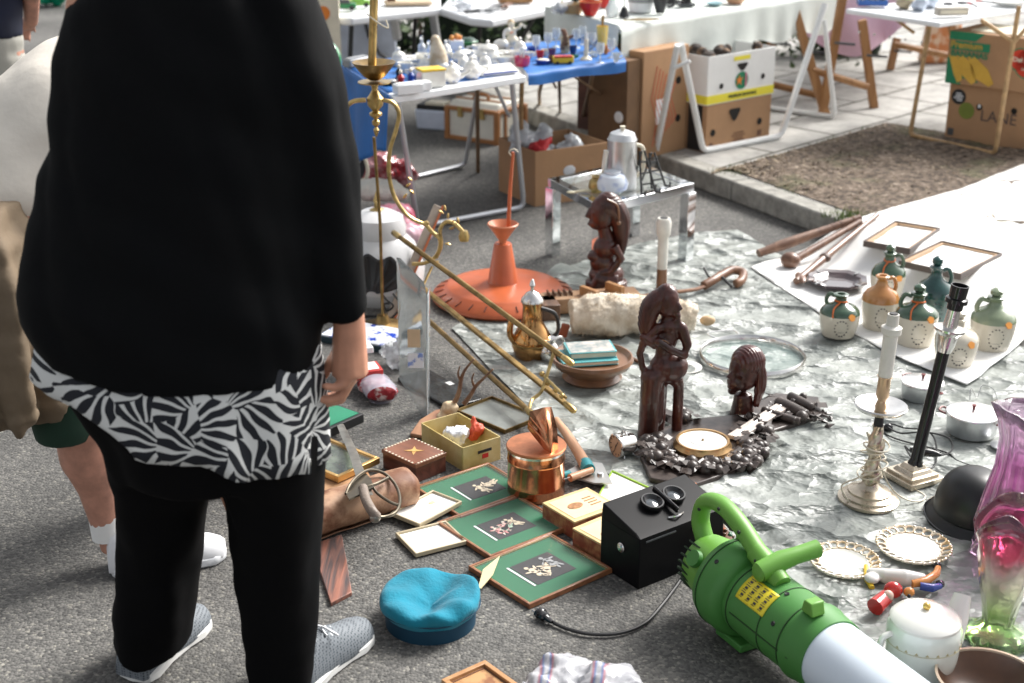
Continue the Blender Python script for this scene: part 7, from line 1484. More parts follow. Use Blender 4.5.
def vase(label, c0, prof, m, lobes, rimw, seed, tw=0.):
    t = thing('glass_vase', label, 'vase', c0, seed); n = len(prof); H_ = prof[-1][1]
    def rf(a_, z): k = z / H_; return 1 + .06 * math.cos(lobes * (a_ + tw * k)) * (1 - k * .3) + rimw * max(0, k - .72) / .28 * (math.cos(4 * a_ + 1) * .22 + math.cos(a_ * 3) * .12)
    outer = prof; inner = [(max(.002, r - .009), z) for r, z in prof[2:]][::-1]; rg = []
    for r, z in outer + inner:
        rg.append([(r * rf(a_, z) * math.cos(a_), r * rf(a_, z) * math.sin(a_), z + (rimw * .07 * max(0, z / H_ - .75) / .25 * math.cos(2 * a_ + seed))) for a_ in [k * 2 * math.pi / 72 for k in range(72)]])
    b_ = B().loft(rg, cap=False); b_.obj('body', m, t, sharp=180); return t
c0 = P(1012, 556, .01); v1_ = vglass('violet_glass', [(0, (.88, .75, .86)), (.4, (.8, .42, .68)), (.8, (.78, .38, .68)), (1, (.88, .68, .85))]); s_ = 1 / S(540, .15)
H_ = U(1012, 408, c0.y).z - .01
t = vase('tall violet glass vase with a wide wavy mouth at the right edge', c0, [(.001, .0), (40 * s_, 0), (43 * s_, .01), (38 * s_, .04), (42 * s_, .1), (36 * s_, .18), (29 * s_, .26), (28 * s_, H_ * .8), (32 * s_, H_ * .9), (40 * s_, H_)], v1_, 10, .22, .5)
B().lathe([(.001, 0), (.018, 0), (.018, .0015), (.001, .0015)], seg=20, M=Mx((-.01, -31 * s_, .27), rx=R(88))).obj('sticker', mat('lime_sticker', (.45, .5, .15), .6), t)
c0 = P(996, 636, .01); v2_ = vglass('green_red_glass', [(0, (.45, .72, .42)), (.2, (.58, .74, .36)), (.38, (.84, .86, .68)), (.6, (.88, .8, .75)), (.74, (.62, .16, .22)), (1, (.55, .2, .35))]); s_ = 1 / S(610, .12)
H_ = U(998, 522, c0.y).z - .01
vase('glass vase with a green foot and dark red mouth in front of the violet one', c0, [(.001, .0), (34 * s_, 0), (36 * s_, .006), (24 * s_, .02), (15 * s_, .04), (17 * s_, .07), (24 * s_, H_ * .5), (28 * s_, H_ * .7), (31 * s_, H_ * .88), (36 * s_, H_)], v2_, 8, .7, 2.2, 1.5)
# --- chrome table on the asphalt
LL, LF, LRr, LB_ = P(548, 255), P(598, 288), P(690, 261), P(633, 234); z0 = .345
t = thing('side_table', 'low square chrome side table with a glass top in front of the cartons', 'table', (LF.x, LF.y, 0)); l0 = t.location
cs = [p - l0 for p in (LL, LF, LRr, LB_)]; ce = sum(cs, Vector()) / 4
for p in cs:
    q = p + (ce - p).normalized() * .02; B().box((q.x, q.y, z0 / 2 - .02), (.048, .048, z0 - .04), rz=ang(LF, LRr)).obj('leg', CHROME, t, bevel=.002)
for i in range(4):
    a_, b_ = cs[i], cs[(i + 1) % 4]; m_ = (a_ + b_) / 2; d = b_ - a_; inn = (ce - m_).normalized() * .022; B().box((m_.x + inn.x, m_.y + inn.y, z0 - .02), (d.length + (.0 if i % 2 else -.05), .042, .038), rz=math.atan2(d.y, d.x)).obj('rail', CHROME, t, bevel=.002)
q4 = [p + (ce - p).normalized() * .055 for p in cs]; B().prism([(p.x, p.y) for p in q4], z0 - .012, z0 - .004).obj('glass_top', mat('table_glass', (.85, .9, .88), .04, var=.01, trans=.9, ior=1.3), t)
tz0 = z0 + .001
c0 = P(621, 188, z0); s_ = 1 / S(188, z0); t = thing('percolator', 'tall aluminium coffee percolator standing on the chrome table', 'percolator', c0, .2); hh2 = lambda y: U(621, y, c0.y).z - c0.z
lat('body', [(.001, 0), (15 * s_, 0), (15.5 * s_, .01), (14.5 * s_, hh2(142)), (14.8 * s_, hh2(139)), (.001, hh2(139))], ALU, t); l_ = lat('lid', [(.001, hh2(139)), (14.5 * s_, hh2(139)), (12 * s_, hh2(133)), (5 * s_, hh2(130)), (.001, hh2(130))], ALU, t); B().tube([(0, 0, hh2(131)), (0, 0, hh2(126))], [.008, .012]).obj('knob', CREAM, l_)
B().tube(bez([(-14 * s_, -.02, .03), (-20 * s_, -.03, .08), (-18 * s_, -.03, hh2(148))], 12), [.014] * 4 + [.011] * 9, 10).obj('spout', mat('pale_aluminium', (.75, .74, .68), .35, .6), t); B().tube(bez([(14 * s_, 0, hh2(145)), (22 * s_, 0, hh2(150)), (22 * s_, 0, hh2(170)), (14 * s_, 0, hh2(178))], 16), .008, 8).obj('handle', CREAM, t)
c0 = P(612, 193, z0); t = thing('ginger_jar', 'small blue and white porcelain jar on the chrome table front edge', 'jar', c0); s_ = 1 / S(193, z0); lat('body', [(.001, 0), (9 * s_, 0), (15 * s_, .02), (16 * s_, .045), (12 * s_, .075), (8 * s_, .082), (8.5 * s_, .092), (7 * s_, .092), (.001, .085)], mat('delft_glaze', (.7, .76, .84), .12, col2=(.12, .22, .55), vsc=16, thr=(.52, .7), coat=.6), t)
c0 = P(596, 192, z0); t = thing('brass_vase', 'little round brass pot lying left of the blue and white jar', 'pot', c0); lat('body', [(.001, 0), (.02, 0), (.032, .02), (.03, .045), (.018, .06), (.022, .068), (.018, .068), (.001, .05)], BRASS, t); B().tube([(-.1, -.03, .006), (-.02, -.01, .012)], .006).ell((-.105, -.032, .008), (.018, .012, .005), 10).obj('ladle', mat('pale_bone', (.65, .6, .42), .4), t)
for i, (x0, lbx) in enumerate(((642, 'black wire plate stand on the chrome table beside the percolator'), (652, 'second black wire plate stand leaning at the right end of the chrome table'))):
    c0 = P(x0, 192 - 6 * i, z0); t = thing('plate_stand', lbx, 'stand', c0, .5, 'black plate stands on the chrome table')
    hgt_ = .17 - .03 * i
    for s2 in (-1, 1):
        B().tube([(s2 * .035, -.05, .004), (s2 * .012, .01, hgt_)], .0045, 6).obj('side_rail', BLACKM, t)
    b_ = B()
    for k in range(3): u = .25 + .25 * k; b_.tube([(-.035 + .023 * u, -.05 + .06 * u, hgt_ * u), (.035 - .023 * u, -.05 + .06 * u, hgt_ * u)], .004, 6)
    b_.obj('rungs', BLACKM, t); B().tube([(0, .01, hgt_), (.01, .09, .004)], .004, 6).obj('rear_leg', BLACKM, t); B().tube([(-.035, -.05, .01), (-.035, -.08, .012), (-.035, -.08, .03)], .004, 6).tube([(.035, -.05, .01), (.035, -.08, .012), (.035, -.08, .03)], .004, 6).obj('hooks', BLACKM, t)
# ================================================================= LEAF BLOWER
za = .125; pa, pb2 = P(735, 583, za), P(832, 657, za); ax = (pb2 - pa); rz_ = math.atan2(ax.y, ax.x); t = thing('leaf_blower', 'green electric leaf blower with a white tube and yellow label in the foreground', 'leaf blower', (pa.x, pa.y, 0), rz_)
L_ = ax.length; GR = mat('blower_green', (.13, .33, .045), .45, var=.06, vsc=5, bump=.08, bsc=200, bdist=.001); GRD = mat('blower_dark_green', (.055, .21, .04), .5, var=.06)
MX_ = Mx((0, 0, za), ry=R(90))     # lathe z -> +x
def bl_(name, prof, m, **k): return B().lathe(prof, seg=48, M=MX_).obj(name, m, t, **k)
bl_('motor_housing', [(.001, -.14), (.045, -.138), (.07, -.12), (.078, -.08), (.078, -.02), (.001, -.02)], GR)
bl_('fan_housing', [(.001, -.035), (.09, -.032), (.108, -.02), (.113, .0), (.113, .045), (.106, .062), (.09, .07), (.001, .07)], GRD, sharp=50)
bl_('main_tube', [(.001, .065), (.088, .065), (.088, L_ - .075), (.093, L_ - .07), (.093, L_ - .06), (.09, L_ - .05), (.086, L_ - .0), (.001, L_)], GRD)
bl_('white_tube', [(.078, L_ - .01), (.082, L_ - .01), (.08, L_ + .14), (.077, L_ + .48), (.074, L_ + .48), (.074, L_ + .14)], mat('pale_blue_tube', (.68, .76, .84), .38, var=.03), sharp=60)
B().tube(bez([(-.125, 0, za + .05), (-.15, 0, za + .1), (-.13, 0, za + .155), (-.07, 0, za + .175), (.0, 0, za + .16), (.07, 0, za + .125), (.13, 0, za + .1)], 40), .0235, 14, sq=.85).obj('handle', GR, t)
B().tube([(.07, 0, za + .12), (.13, .0, za + .1), (.17, 0, za + .085)], [.025, .028, .022], 14).obj('handle_mount', GR, t)
B().tube([(.13, -.035, za + .105), (.135, .02, za + .122), (.14, .06, za + .128), (.147, .115, za + .135)], [.024, .024, .02, .021], 18).obj('side_grip', GR, t); B().ell((.13, -.038, za + .105), (.022, .006, .022), 14).obj('grip_cap', GR, t)
B().box((.005, .02, za + .1), (.05, .03, .05)).obj('grip_boss', GR, t, bevel=.008)
lm = B(); rr_ = .0895
def lf_(u, v): a_ = R(-22 - 40 * v) ; return (.105 + .1 * u, rr_ * math.sin(a_) * 1.0, za + rr_ * math.cos(a_))
def lf2(u, v): a_ = R(-24 - 36 * v) ; return (.108 + .094 * u, (rr_ + .0006) * math.sin(a_), za + (rr_ + .0006) * math.cos(a_))
ly = B().grid(lf_, 6, 12).obj('warning_label', mat('label_yellow', (.8, .66, .03), .45, var=.03), t, solid=.0006)
ic = B()
def onl(u, v, du, dv):
    return [((.105 + .1 * uu), (rr_ + .0012) * math.sin(R(-22 - 40 * vv)), za + (rr_ + .0012) * math.cos(R(-22 - 40 * vv))) for uu, vv in ((u, v), (u + du, v), (u + du, v + dv), (u, v + dv))]
for r_ in range(3):
    for c_ in range(4):
        u, v = .08 + .23 * c_, .1 + .28 * r_
        ic.add(onl(u, v, .15, .03), [(0, 1, 2, 3)]); ic.add(onl(u + .03, v + .08, .09, .09), [(0, 1, 2, 3)]); ic.add(onl(u, v + .2, .11, .025), [(0, 1, 2, 3)])
ic.obj('label_symbols', INK, ly)
b_ = B()
for k in range(9): a_ = R(-35 - 14 * k); b_.box((-.105, .074 * math.sin(a_), za + .074 * math.cos(a_)), (.05, .004, .006), rx=-a_)
for x_, r_ in ((.0, .1135), (.085, .0885), (.2, .0885), (L_ - .08, .0885)): B().lathe([(r_ - .001, -.0012), (r_ + .0012, -.0012), (r_ + .0012, .0012), (r_ - .001, .0012)], (0, 0, x_), 48, MX_).obj('mould_seam', mat('seam_dark', (.015, .05, .012), .7), t)
B().box((L_ * .5 + .03, -.0885, za), (L_ * .6, .0025, .003)).obj('side_seam', MC['seam_dark'], t)
B().box((-.03, 0, za + .142), (.04, .018, .016), ry=.15).obj('trigger', BLACKM, t, bevel=.003)
for k, (x_, a_) in enumerate(((.1, -10), (.21, -12), (.24, -60), (.02, -40))): rq_ = .0885 if x_ > .08 else .113; B().lathe([(.001, 0), (.006, 0), (.005, .002), (.001, .001)], seg=12, M=Mx((x_, rq_ * math.sin(R(a_)), za + rq_ * math.cos(R(a_))), rx=-R(a_))).obj('housing_screw', BLACKM, t)
b_.obj('vent_slots', mat('vent_dark', (.01, .03, .01), .8), t)
for k in range(2): a_ = R(-55 + 75 * k); B().lathe([(.001, .012), (.02, .012), (.022, 0), (.001, 0)], seg=20, M=Mx((-.07 + .1 * k, .08 * math.sin(a_), za + .08 * math.cos(a_)), rx=-a_)).obj('motor_cap', GRD, t)
B().prism([(-.02, 0), (.02, 0), (.012, .03), (-.012, .03)], -.018, .018, Mx((L_ - .05, -.02, za + .09), rx=R(90))).obj('catch', GR, t, bevel=.003)
sc_ = B()
for x, y, z in ((-.13, -.02, za + .14), (-.05, -.022, za + .178), (.03, -.022, za + .155), (.1, -.024, za + .115)): sc_.ell((x, y, z), (.005, .004, .005), 8)
sc_.obj('screws', BLACKM, t)
B().box((.05, 0, .012), (.1, .1, .02)).obj('foot_rest', GRD, t, bevel=.004)
# ================================================================= SMALL THINGS ON THE TABLES
def at(px, py, z): return P(px, py, z + .004)
def sz(py, z): return 1 / S(py, z)
CHI = 'white china crowded on the blue cloth table'
def lathed(name, label, cat, px, py, z, prof, m, group=None, parts=(), rz=0):
    t = thing(name, label, cat, at(px, py, z), rz, group); B().lathe(prof, seg=24).obj('body', m, t)
    for nm, b_, mm_ in parts: b_.obj(nm, mm_, t)
    return t
def lidknob(r, h_): return B().lathe([(.001, h_), (r, h_), (r * .8, h_ + .012), (r * .25, h_ + .02), (.006, h_ + .024), (.009, h_ + .034), (.001, h_ + .04)], seg=20)
def hnd(r, z0, z1, k=1): return B().tube(bez([(k * r, 0, z1), (k * (r + .028), 0, z1 * .95), (k * (r + .024), 0, (z0 + z1) / 2), (k * r, 0, z0)], 12), .0045, 6)
def spt(r, z, k=-1): return B().tube([(k * r * .9, 0, z * .5), (k * (r + .025), 0, z * .8), (k * (r + .045), 0, z * 1.15)], [.012, .009, .007], 8)
PP = lambda r, h_: [(.001, 0), (r * .6, 0), (r * .95, h_ * .3), (r, h_ * .6), (r * .75, h_ * .95), (r * .6, h_), (.001, h_)]
cup = lambda r, h_: [(.001, 0), (r * .5, 0), (r * .85, h_ * .5), (r, h_), (r * .93, h_), (r * .78, h_ * .5), (.001, h_ * .1)]
PAINTP = mat('painted_porcelain', (.76, .74, .7), .15, col2=(.3, .35, .55), vsc=22, thr=(.58, .66), coat=.5)
z = TZ
o = lathed('tureen', 'white domed porcelain tureen at the back of the blue cloth table', 'tureen', 488, 64, z, PP(.055, .075), PORC, CHI, [('lid', lidknob(.05, .075), PORC), ('handle', hnd(.05, .03, .06), PORC), ('handle', hnd(.05, .03, .06, -1), PORC)])
lathed('teapot', 'white teapot with painted flowers near the front table edge', 'teapot', 472, 78, z, PP(.045, .06), PAINTP, CHI, [('lid', lidknob(.03, .06), PORC), ('handle', hnd(.042, .02, .05), PORC), ('spout', spt(.04, .055), PORC)])
lathed('teapot', 'white teapot beside the yellow edged box on the blue cloth table', 'teapot', 452, 82, z, PP(.042, .055), PAINTP, CHI, [('lid', lidknob(.03, .055), PORC), ('handle', hnd(.04, .02, .05, -1), PORC), ('spout', spt(.04, .05, 1), PORC)])
lathed('sugar_bowl', 'round white sugar bowl behind the teapots', 'bowl', 460, 63, z, PP(.04, .04), PORC, CHI, [('lid', lidknob(.032, .04), PORC)])
for i, (x, y, lb_, m_) in enumerate(((405, 72, 'white cup at the left end of the china row', PORC), (418, 78, 'blue patterned cup left of the dark figures', PAINTP), (446, 62, 'white cup behind the tall mottled shell', PORC), (505, 66, 'white cup right of the domed tureen', PORC), (516, 60, 'patterned cup near the kneeling cream figure', PAINTP), (479, 54, 'small white cup at the back of the table', PORC), (423, 63, 'wide white bowl left of the mottled shell', PORC), (436, 71, 'white cup in front of the mottled shell', PAINTP))):
    lathed('cup', lb_, 'cup', x, y, z, cup(.036, .045), m_, CHI, [('handle', hnd(.03, .012, .036, -1 if i % 2 else 1), PORC)])
for i, (x, y, lb_, h_, r_) in enumerate(((399, 66, 'white lidded pot at the back left of the china row', .05, .04), (426, 72, 'round white pot between the plates and the mottled shell', .045, .036), (485, 70, 'round white sugar pot in front of the domed tureen', .045, .034), (492, 61, 'squat white pot just right of the domed tureen', .04, .034), (463, 72, 'white milk pot between the two teapots', .05, .03), (520, 53, 'white pot at the far right back of the china table', .04, .034), (473, 66, 'little white pot behind the flowered teapot', .035, .028), (446, 55, 'white pot right of the clear glass bottles', .035, .03))):
    lathed('lidded_pot', lb_, 'pot', x, y, z, PP(r_, h_), PORC if i % 3 else PAINTP, CHI, [('lid', lidknob(r_ * .8, h_), PORC), ('handle', hnd(r_ * .9, .012, h_ * .8, -1 if i % 2 else 1), PORC)])
for x, y, lb_, r in ((412, 64, 'stack of white plates at the back left of the china table', .075), (468, 58, 'stack of small white plates behind the teapots', .06), (500, 58, 'low stack of saucers behind the tureen', .06)):
    t = thing('plate_stack', lb_, 'plates', at(x, y, z), 0, CHI)
    for k in range(3): B().lathe([(.001, .008 * k), (r * .6, .008 * k), (r, .012 + .008 * k), (r, .015 + .008 * k), (r * .6, .005 + .008 * k), (.001, .005 + .008 * k)], seg=30).obj('plate', PORC, t)
t = thing('platter', 'long white rectangular platter leaning along the right of the blue cloth table', 'platter', at(496, 74, z), .55); B().box((0, 0, .02), (.2, .08, .016), rx=.35).obj('dish', PORC, t, bevel=.006); B().box((0, -.04, .012), (.18, .004, .008)).obj('foot', BLUE, t)
t = thing('butter_box', 'white box with a yellow lid edge at the front of the blue cloth table', 'box', at(431, 86, z), .45); B().box((0, 0, .035), (.11, .08, .07)).obj('body', PORC, t, bevel=.004); B().box((0, 0, .075), (.115, .085, .01)).obj('lid', YELLOW, t, bevel=.003)
t = thing('card_box', 'low white cardboard box at the front left corner of the china table', 'box', at(408, 93, z), .5); B().box((0, 0, .02), (.12, .06, .04)).obj('body', WHITE, t, bevel=.002); B().box((0, 0, .042), (.1, .045, .004)).obj('inner_tray', PAPER, t)
t = thing('card_box', 'small white box second from the table corner', 'box', at(422, 90, z), .5); B().box((0, 0, .018), (.07, .05, .036)).obj('body', WHITE, t, bevel=.002); B().box((0, 0, .038), (.06, .04, .004)).obj('inner_tray', PAPER, t)
t = thing('figurine', 'tall mottled beige shell shaped figure among the china', 'figurine', at(439, 72, z)); B().tube([(0, 0, 0), (.0, 0, .05), (-.005, 0, .1), (-.012, 0, .15)], [.045, .045, .036, .02], 16).ell((-.014, 0, .15), (.022, .02, .02), 12).obj('shell', mat('mottled_beige', (.45, .33, .2), .4, col2=(.7, .62, .48), vsc=18, thr=(.4, .6)), t, remesh=.006, smooth=2); B().ell((.02, -.03, .025), (.03, .02, .025), 12).obj('base', PORC, t)
t = thing('figurine', 'cream porcelain kneeling figure at the right of the china', 'figurine', at(512, 47, z)); c = CREAM
B().ell((0, 0, .03), (.035, .03, .03), 12).ell((0, 0, .075), (.022, .018, .03), 12).ell((-.005, 0, .115), (.018, .018, .02), 12).tube([(.02, 0, .09), (.04, -.01, .1), (.045, 0, .12)], .008).tube([(-.02, 0, .09), (-.035, 0, .06)], .008).obj('body', c, t, remesh=.005, smooth=1); B().ell((-.005, .004, .122), (.019, .018, .016), 10).obj('hair', mat('tan_glaze', (.5, .35, .18), .3), t)
t = thing('figurine', 'white swan shaped porcelain figure beside the cream kneeling figure', 'figurine', at(501, 49, z)); B().ell((0, 0, .025), (.04, .025, .025), 12).tube(bez([(.02, 0, .03), (.015, 0, .08), (.035, 0, .1), (.05, 0, .085)], 14), .007).obj('body', PORC, t, remesh=.004, smooth=1); B().ell((.052, 0, .082), (.01, .004, .004), 8).obj('beak', ORANGE, t)
t = thing('bottle', 'small clear glass bottle standing at the dark back edge of the china table', 'bottle', at(422, 56, z)); lat('body', [(.001, 0), (.02, 0), (.02, .05), (.008, .065), (.008, .08), (.001, .08)], mat('cut_glass', (.8, .84, .86), .1, trans=.6, var=.05), t); B().ell((0, 0, .09), (.01, .01, .01), 8).obj('stopper', GLASS, t)
t = thing('bottle', 'second small clear glass bottle right next to the mottled shell figure', 'bottle', at(429, 60, z)); lat('body', [(.001, 0), (.018, 0), (.018, .045), (.007, .06), (.007, .078), (.001, .078)], MC['cut_glass'], t); B().ell((0, 0, .086), (.009, .009, .009), 8).obj('stopper', GLASS, t)
t = thing('cracker_tin', 'small white box with red and orange flowers on the back of the china table', 'box', at(456, 50, z), .3); B().box((0, 0, .025), (.07, .05, .05)).obj('body', WHITE, t, bevel=.003); B().ell((-.02, 0, .06), (.014, .014, .016), 8).ell((.005, 0, .066), (.014, .014, .016), 8).ell((.022, .005, .06), (.012, .012, .014), 8).obj('flowers', mat('flower_red', (.6, .06, .02), .5, col2=(.75, .4, .08), vsc=30), t)
t = thing('green_dish', 'dark green oval dish at the back of the china table', 'dish', at(468, 45, z)); lat('dish', [(.001, 0), (.03, 0), (.055, .02), (.052, .022), (.028, .005), (.001, .004)], GREEN, t); B().lathe([(.001, .02), (.05, .021), (.03, .035), (.001, .04)]).obj('lid', mat('bottle_green', (.01, .05, .03), .2), t)
for i, (x, y, m_, lb_) in enumerate(((399, 78, BLACK, 'tiny black figure at the left of the china table'), (411, 82, BLUE, 'tiny cobalt blue figure near the white boxes'), (401, 84, RED, 'tiny red topped figure by the front left corner'), (417, 84, BLUE, 'small cobalt vase between the cups and boxes'))):
    t = thing('miniature', lb_, 'ornament', at(x, y, z), 0, 'miniatures on the china table'); B().lathe([(.001, 0), (.018, 0), (.012, .01), (.016, .03), (.008, .042), (.001, .045)], seg=14).obj('body', m_, t); B().ell((0, 0, .052), (.009, .009, .01), 8).obj('head', CREAM, t)
t = thing('saucer', 'dark saucer at the left corner of the china table under small ornaments', 'saucer', at(391, 84, z)); lat('dish', [(.001, .002), (.03, .002), (.055, .01), (.055, .013), (.03, .006), (.001, .005)], BLACK, t); B().ell((0, 0, .012), (.03, .02, .01), 12).obj('trinket', SILVER, t)
t = thing('glasses_case', 'slim grey case hanging over the left back corner of the china table', 'case', at(357, 66, z), .9); B().box((0, 0, .02), (.14, .05, .04)).obj('case', GREY, t, bevel=.008); B().box((0, 0, .042), (.12, .03, .004)).obj('trim', SILVER, t)
# on the narrow blue table
CG = MC['cut_glass']
GRP2 = 'glassware on the narrow blue table'
t = thing('red_jar', 'pink red glass bowl with a clear jar inside, left on the narrow blue table', 'jar', at(522, 66, z)); lat('bowl', [(.001, 0), (.03, 0), (.037, .01), (.037, .045), (.034, .045), (.034, .008), (.001, .006)], mat('raspberry_glass', (.55, .04, .1), .15, coat=.5), t); B().lathe([(.012, .03), (.014, .085), (.011, .085)], seg=16).obj('clear_cup', CG, t)
t = thing('toy_bus', 'yellow toy bus with dark windows at the front of the narrow blue table', 'toy bus', at(563, 64, z), .14); B().box((0, 0, .022), (.1, .036, .034)).obj('body', YELLOW, t, bevel=.006); B().box((0, 0, .036), (.085, .0375, .008)).obj('windows', RED, t); 
for x in (-.03, .03):
    for y in (-.018, .018): B().lathe([(.001, -.003), (.008, -.003), (.008, .003), (.001, .003)], seg=12, M=Mx((x, y, .008), rx=R(90))).obj('wheel', BLACKM, t)
t = thing('blue_dish', 'cobalt blue oval dish with a pale filling left of the toy bus', 'dish', at(543, 64, z)); lat('dish', [(.001, 0), (.03, 0), (.036, .02), (.033, .022), (.001, .01)], BLUE, t); B().ell((0, 0, .02), (.03, .026, .006), 12).obj('filling', CREAM, t)
t = thing('candlestick', 'small off-white cone shaped candlestick on the narrow blue table', 'candlestick', at(586, 60, z)); lat('base', [(.001, 0), (.03, 0), (.028, .008), (.012, .02), (.009, .07), (.012, .1), (.001, .1)], CREAM, t); B().tube([(0, 0, .1), (.002, 0, .13)], [.007, .004]).obj('candle', WHITE, t)
t = thing('glass_bottle', 'tall amber glass vase with a green edge near the pale tablecloth', 'vase', at(602, 50, z)); lat('body', [(.001, 0), (.022, 0), (.024, .02), (.03, .12), (.027, .12), (.02, .02), (.001, .01)], mat('amber_glass', (.75, .55, .12), .08, coat=.6), t); B().tube([(0, 0, .12), (0, 0, .15), (.003, 0, .17)], [.004, .009, .006]).obj('stopper', OLDBR, t)
t = thing('bird_figurine', 'brown and cream bird shaped pottery jug behind the toy bus', 'figurine', at(565, 53, z)); lat('body', [(.001, 0), (.02, 0), (.026, .03), (.022, .07), (.012, .09), (.001, .09)], mat('brown_cream_glaze', (.1, .05, .03), .2, col2=(.6, .5, .3), vsc=14, thr=(.45, .55)), t); B().tube([(0, 0, .085), (-.008, 0, .11), (-.02, 0, .115)], [.014, .012, .005]).tube([(.01, 0, .07), (.04, 0, .085)], [.012, .006]).obj('head', BROWN, t)
random.seed(17)
for i, (x, y, lb_) in enumerate(((548, 52, 'stemmed glass at the back left of the narrow blue table'), (556, 47, 'stemmed glass behind the bird jug'), (576, 48, 'stemmed glass right of the bird jug'), (582, 45, 'stemmed glass farthest back on the narrow blue table'), (592, 52, 'stemmed glass between candlestick and amber vase'), (536, 55, 'stemmed glass beside the red jar'), (611, 58, 'clear glass at the right front corner of the narrow blue table'), (600, 63, 'clear glass just right of the cone candlestick'))):
    t = thing('wine_glass', lb_, 'glass', at(x, y, z), 0, GRP2); lat('foot', [(.001, 0), (.02, 0), (.018, .003), (.004, .008), (.003, .04), (.001, .04)], CG, t, seg=16); lat('bowl', [(.003, .038), (.018, .05), (.022, .075), (.018, .095), (.016, .095), (.02, .075), (.003, .042)], CG, t, seg=16)
for i, (x, y, m_, lb_) in enumerate(((540, 60, RED, 'small dark red glass by the blue dish'), (552, 58, mat('plum_glass', (.12, .02, .06), .1, coat=.7), 'small plum coloured glass behind the toy bus'), (573, 55, mat('navy_glass', (.01, .02, .1), .1, coat=.7), 'small navy glass right of the bird jug base'))):
    t = thing('tumbler', lb_, 'glass', at(x, y, z), 0, GRP2); lat('body', cup(.02, .045), m_, t, seg=16); B().lathe([(.001, .01), (.014, .012), (.016, .03), (.001, .031)], seg=14).obj('contents', BROWN, t)
more = (('cup', 530, 58, 'small white cup between the red jar and the blue dish', PORC, .02, .03), ('cup', 545, 56, 'gold rimmed pale cup behind the blue dish', CREAM, .02, .032), ('bowl', 533, 51, 'shallow blue bowl at the back of the narrow blue table', BLUE, .034, .02), ('cup', 570, 60, 'tiny green cup just behind the toy bus', GREEN, .014, .026), ('bowl', 594, 57, 'small clear bowl between the cone candlestick and amber vase', CG, .028, .022), ('cup', 606, 54, 'orange beaker in front of the amber vase', ORANGE, .016, .04), ('cup', 616, 62, 'clear tumbler at the outer corner of the narrow blue table', CG, .02, .045), ('cup', 551, 63, 'brown pottery beaker left of the toy bus', BROWN, .015, .036), ('bowl', 523, 56, 'pink dish behind the red jar', PINK, .03, .02), ('cup', 587, 52, 'grey pewter beaker behind the cone candlestick', GREY, .017, .045))
for nm, x, y, lb_, m_, r, h_ in more:
    t = thing(nm, lb_, nm, at(x, y, z), .3, GRP2); B().lathe(cup(r, h_), seg=18).obj('body', m_, t); hnd(r * .85, h_ * .3, h_ * .8).obj('handle', m_, t) if nm == 'cup' else B().lathe([(r * .4, 0), (r * .5, .002), (r * .4, .004)], seg=16).obj('foot_ring', m_, t)
# on the pale cloth table
z = PT + .008
t = thing('red_bowl', 'bright red enamel bowl on the pale cloth table', 'bowl', at(590, 15, z)); lat('bowl', [(.001, 0), (.03, 0), (.055, .045), (.058, .07), (.054, .07), (.05, .045), (.001, .01)], RED, t); B().lathe([(.054, .069), (.06, .069), (.06, .073), (.054, .073)]).obj('rim', mat('flower_red', (.6, .06, .02)), t)
t = thing('red_canister', 'red cylindrical canister behind the red bowl', 'canister', at(605, 7, z)); lat('body', [(.001, 0), (.035, 0), (.035, .14), (.001, .14)], RED, t); B().lathe([(.036, .05), (.037, .09), (.036, .09)]).obj('label_band', WHITE, t)
t = thing('table_lamp', 'small dark bell on a thin stem at the front of the pale cloth table', 'bell', at(624, 17, z)); lat('bell', [(.001, .0), (.028, 0), (.022, .02), (.016, .045), (.004, .055), (.001, .055)], BLACKM, t); B().tube([(0, 0, .055), (0, 0, .12)], .003).obj('stem', DGREY, t)
t = thing('kettle', 'large white enamel pot with grey bands on the pale cloth table', 'pot', at(641, 11, z)); lat('body', [(.001, 0), (.065, 0), (.072, .06), (.068, .13), (.001, .14)], WHITE, t); B().lathe([(.0725, .05), (.0735, .06), (.0725, .07)]).lathe([(.07, .09), (.0715, .095), (.07, .1)]).obj('grey_bands', GREY, t)
t = thing('dark_mug', 'dark grey pottery mug on the pale cloth table', 'mug', at(660, 13, z)); lat('body', cup(.045, .12), mat('charcoal_glaze', (.03, .032, .035), .35), t); B().tube(bez([(.04, 0, .09), (.075, 0, .09), (.07, 0, .04), (.035, 0, .03)], 12), .007).obj('handle', MC['charcoal_glaze'], t)
t = thing('amphora', 'clear glass jug with a dark neck left of the red canister', 'jug', at(612, 16, z)); lat('body', [(.001, 0), (.03, 0), (.036, .04), (.015, .08), (.015, .1), (.001, .1)], CG, t); B().tube([(0, 0, .1), (0, 0, .13)], .01).obj('neck', mat('navy_glass', (.01, .02, .1), .1), t)
t = thing('basket', 'straw basket with a pale lining at the left end of the pale cloth table', 'basket', at(572, 13, z)); lat('body', [(.001, 0), (.05, 0), (.065, .05), (.06, .05), (.045, .008), (.001, .006)], mat('straw_weave', (.4, .28, .14), .8, bump=.6, bsc=80), t); B().tube(bez([(-.06, 0, .05), (-.03, 0, .1), (.03, 0, .1), (.06, 0, .05)], 14), .005).obj('handle', CREAM, t)
t = thing('clear_bag', 'twisted clear plastic bag lying at the left end of the pale cloth table', 'bag', at(560, 14, z)); B().ell((0, 0, .03), (.05, .04, .03), 12).tube([(.03, 0, .04), (.07, 0, .06)], [.02, .008]).obj('film', BAG, t, remesh=.006, smooth=1, disp=.012, dsc=.03); B().ell((0, 0, .025), (.03, .025, .018), 10).obj('contents', mat('grey_paint', (.3, .31, .32), .4), t)
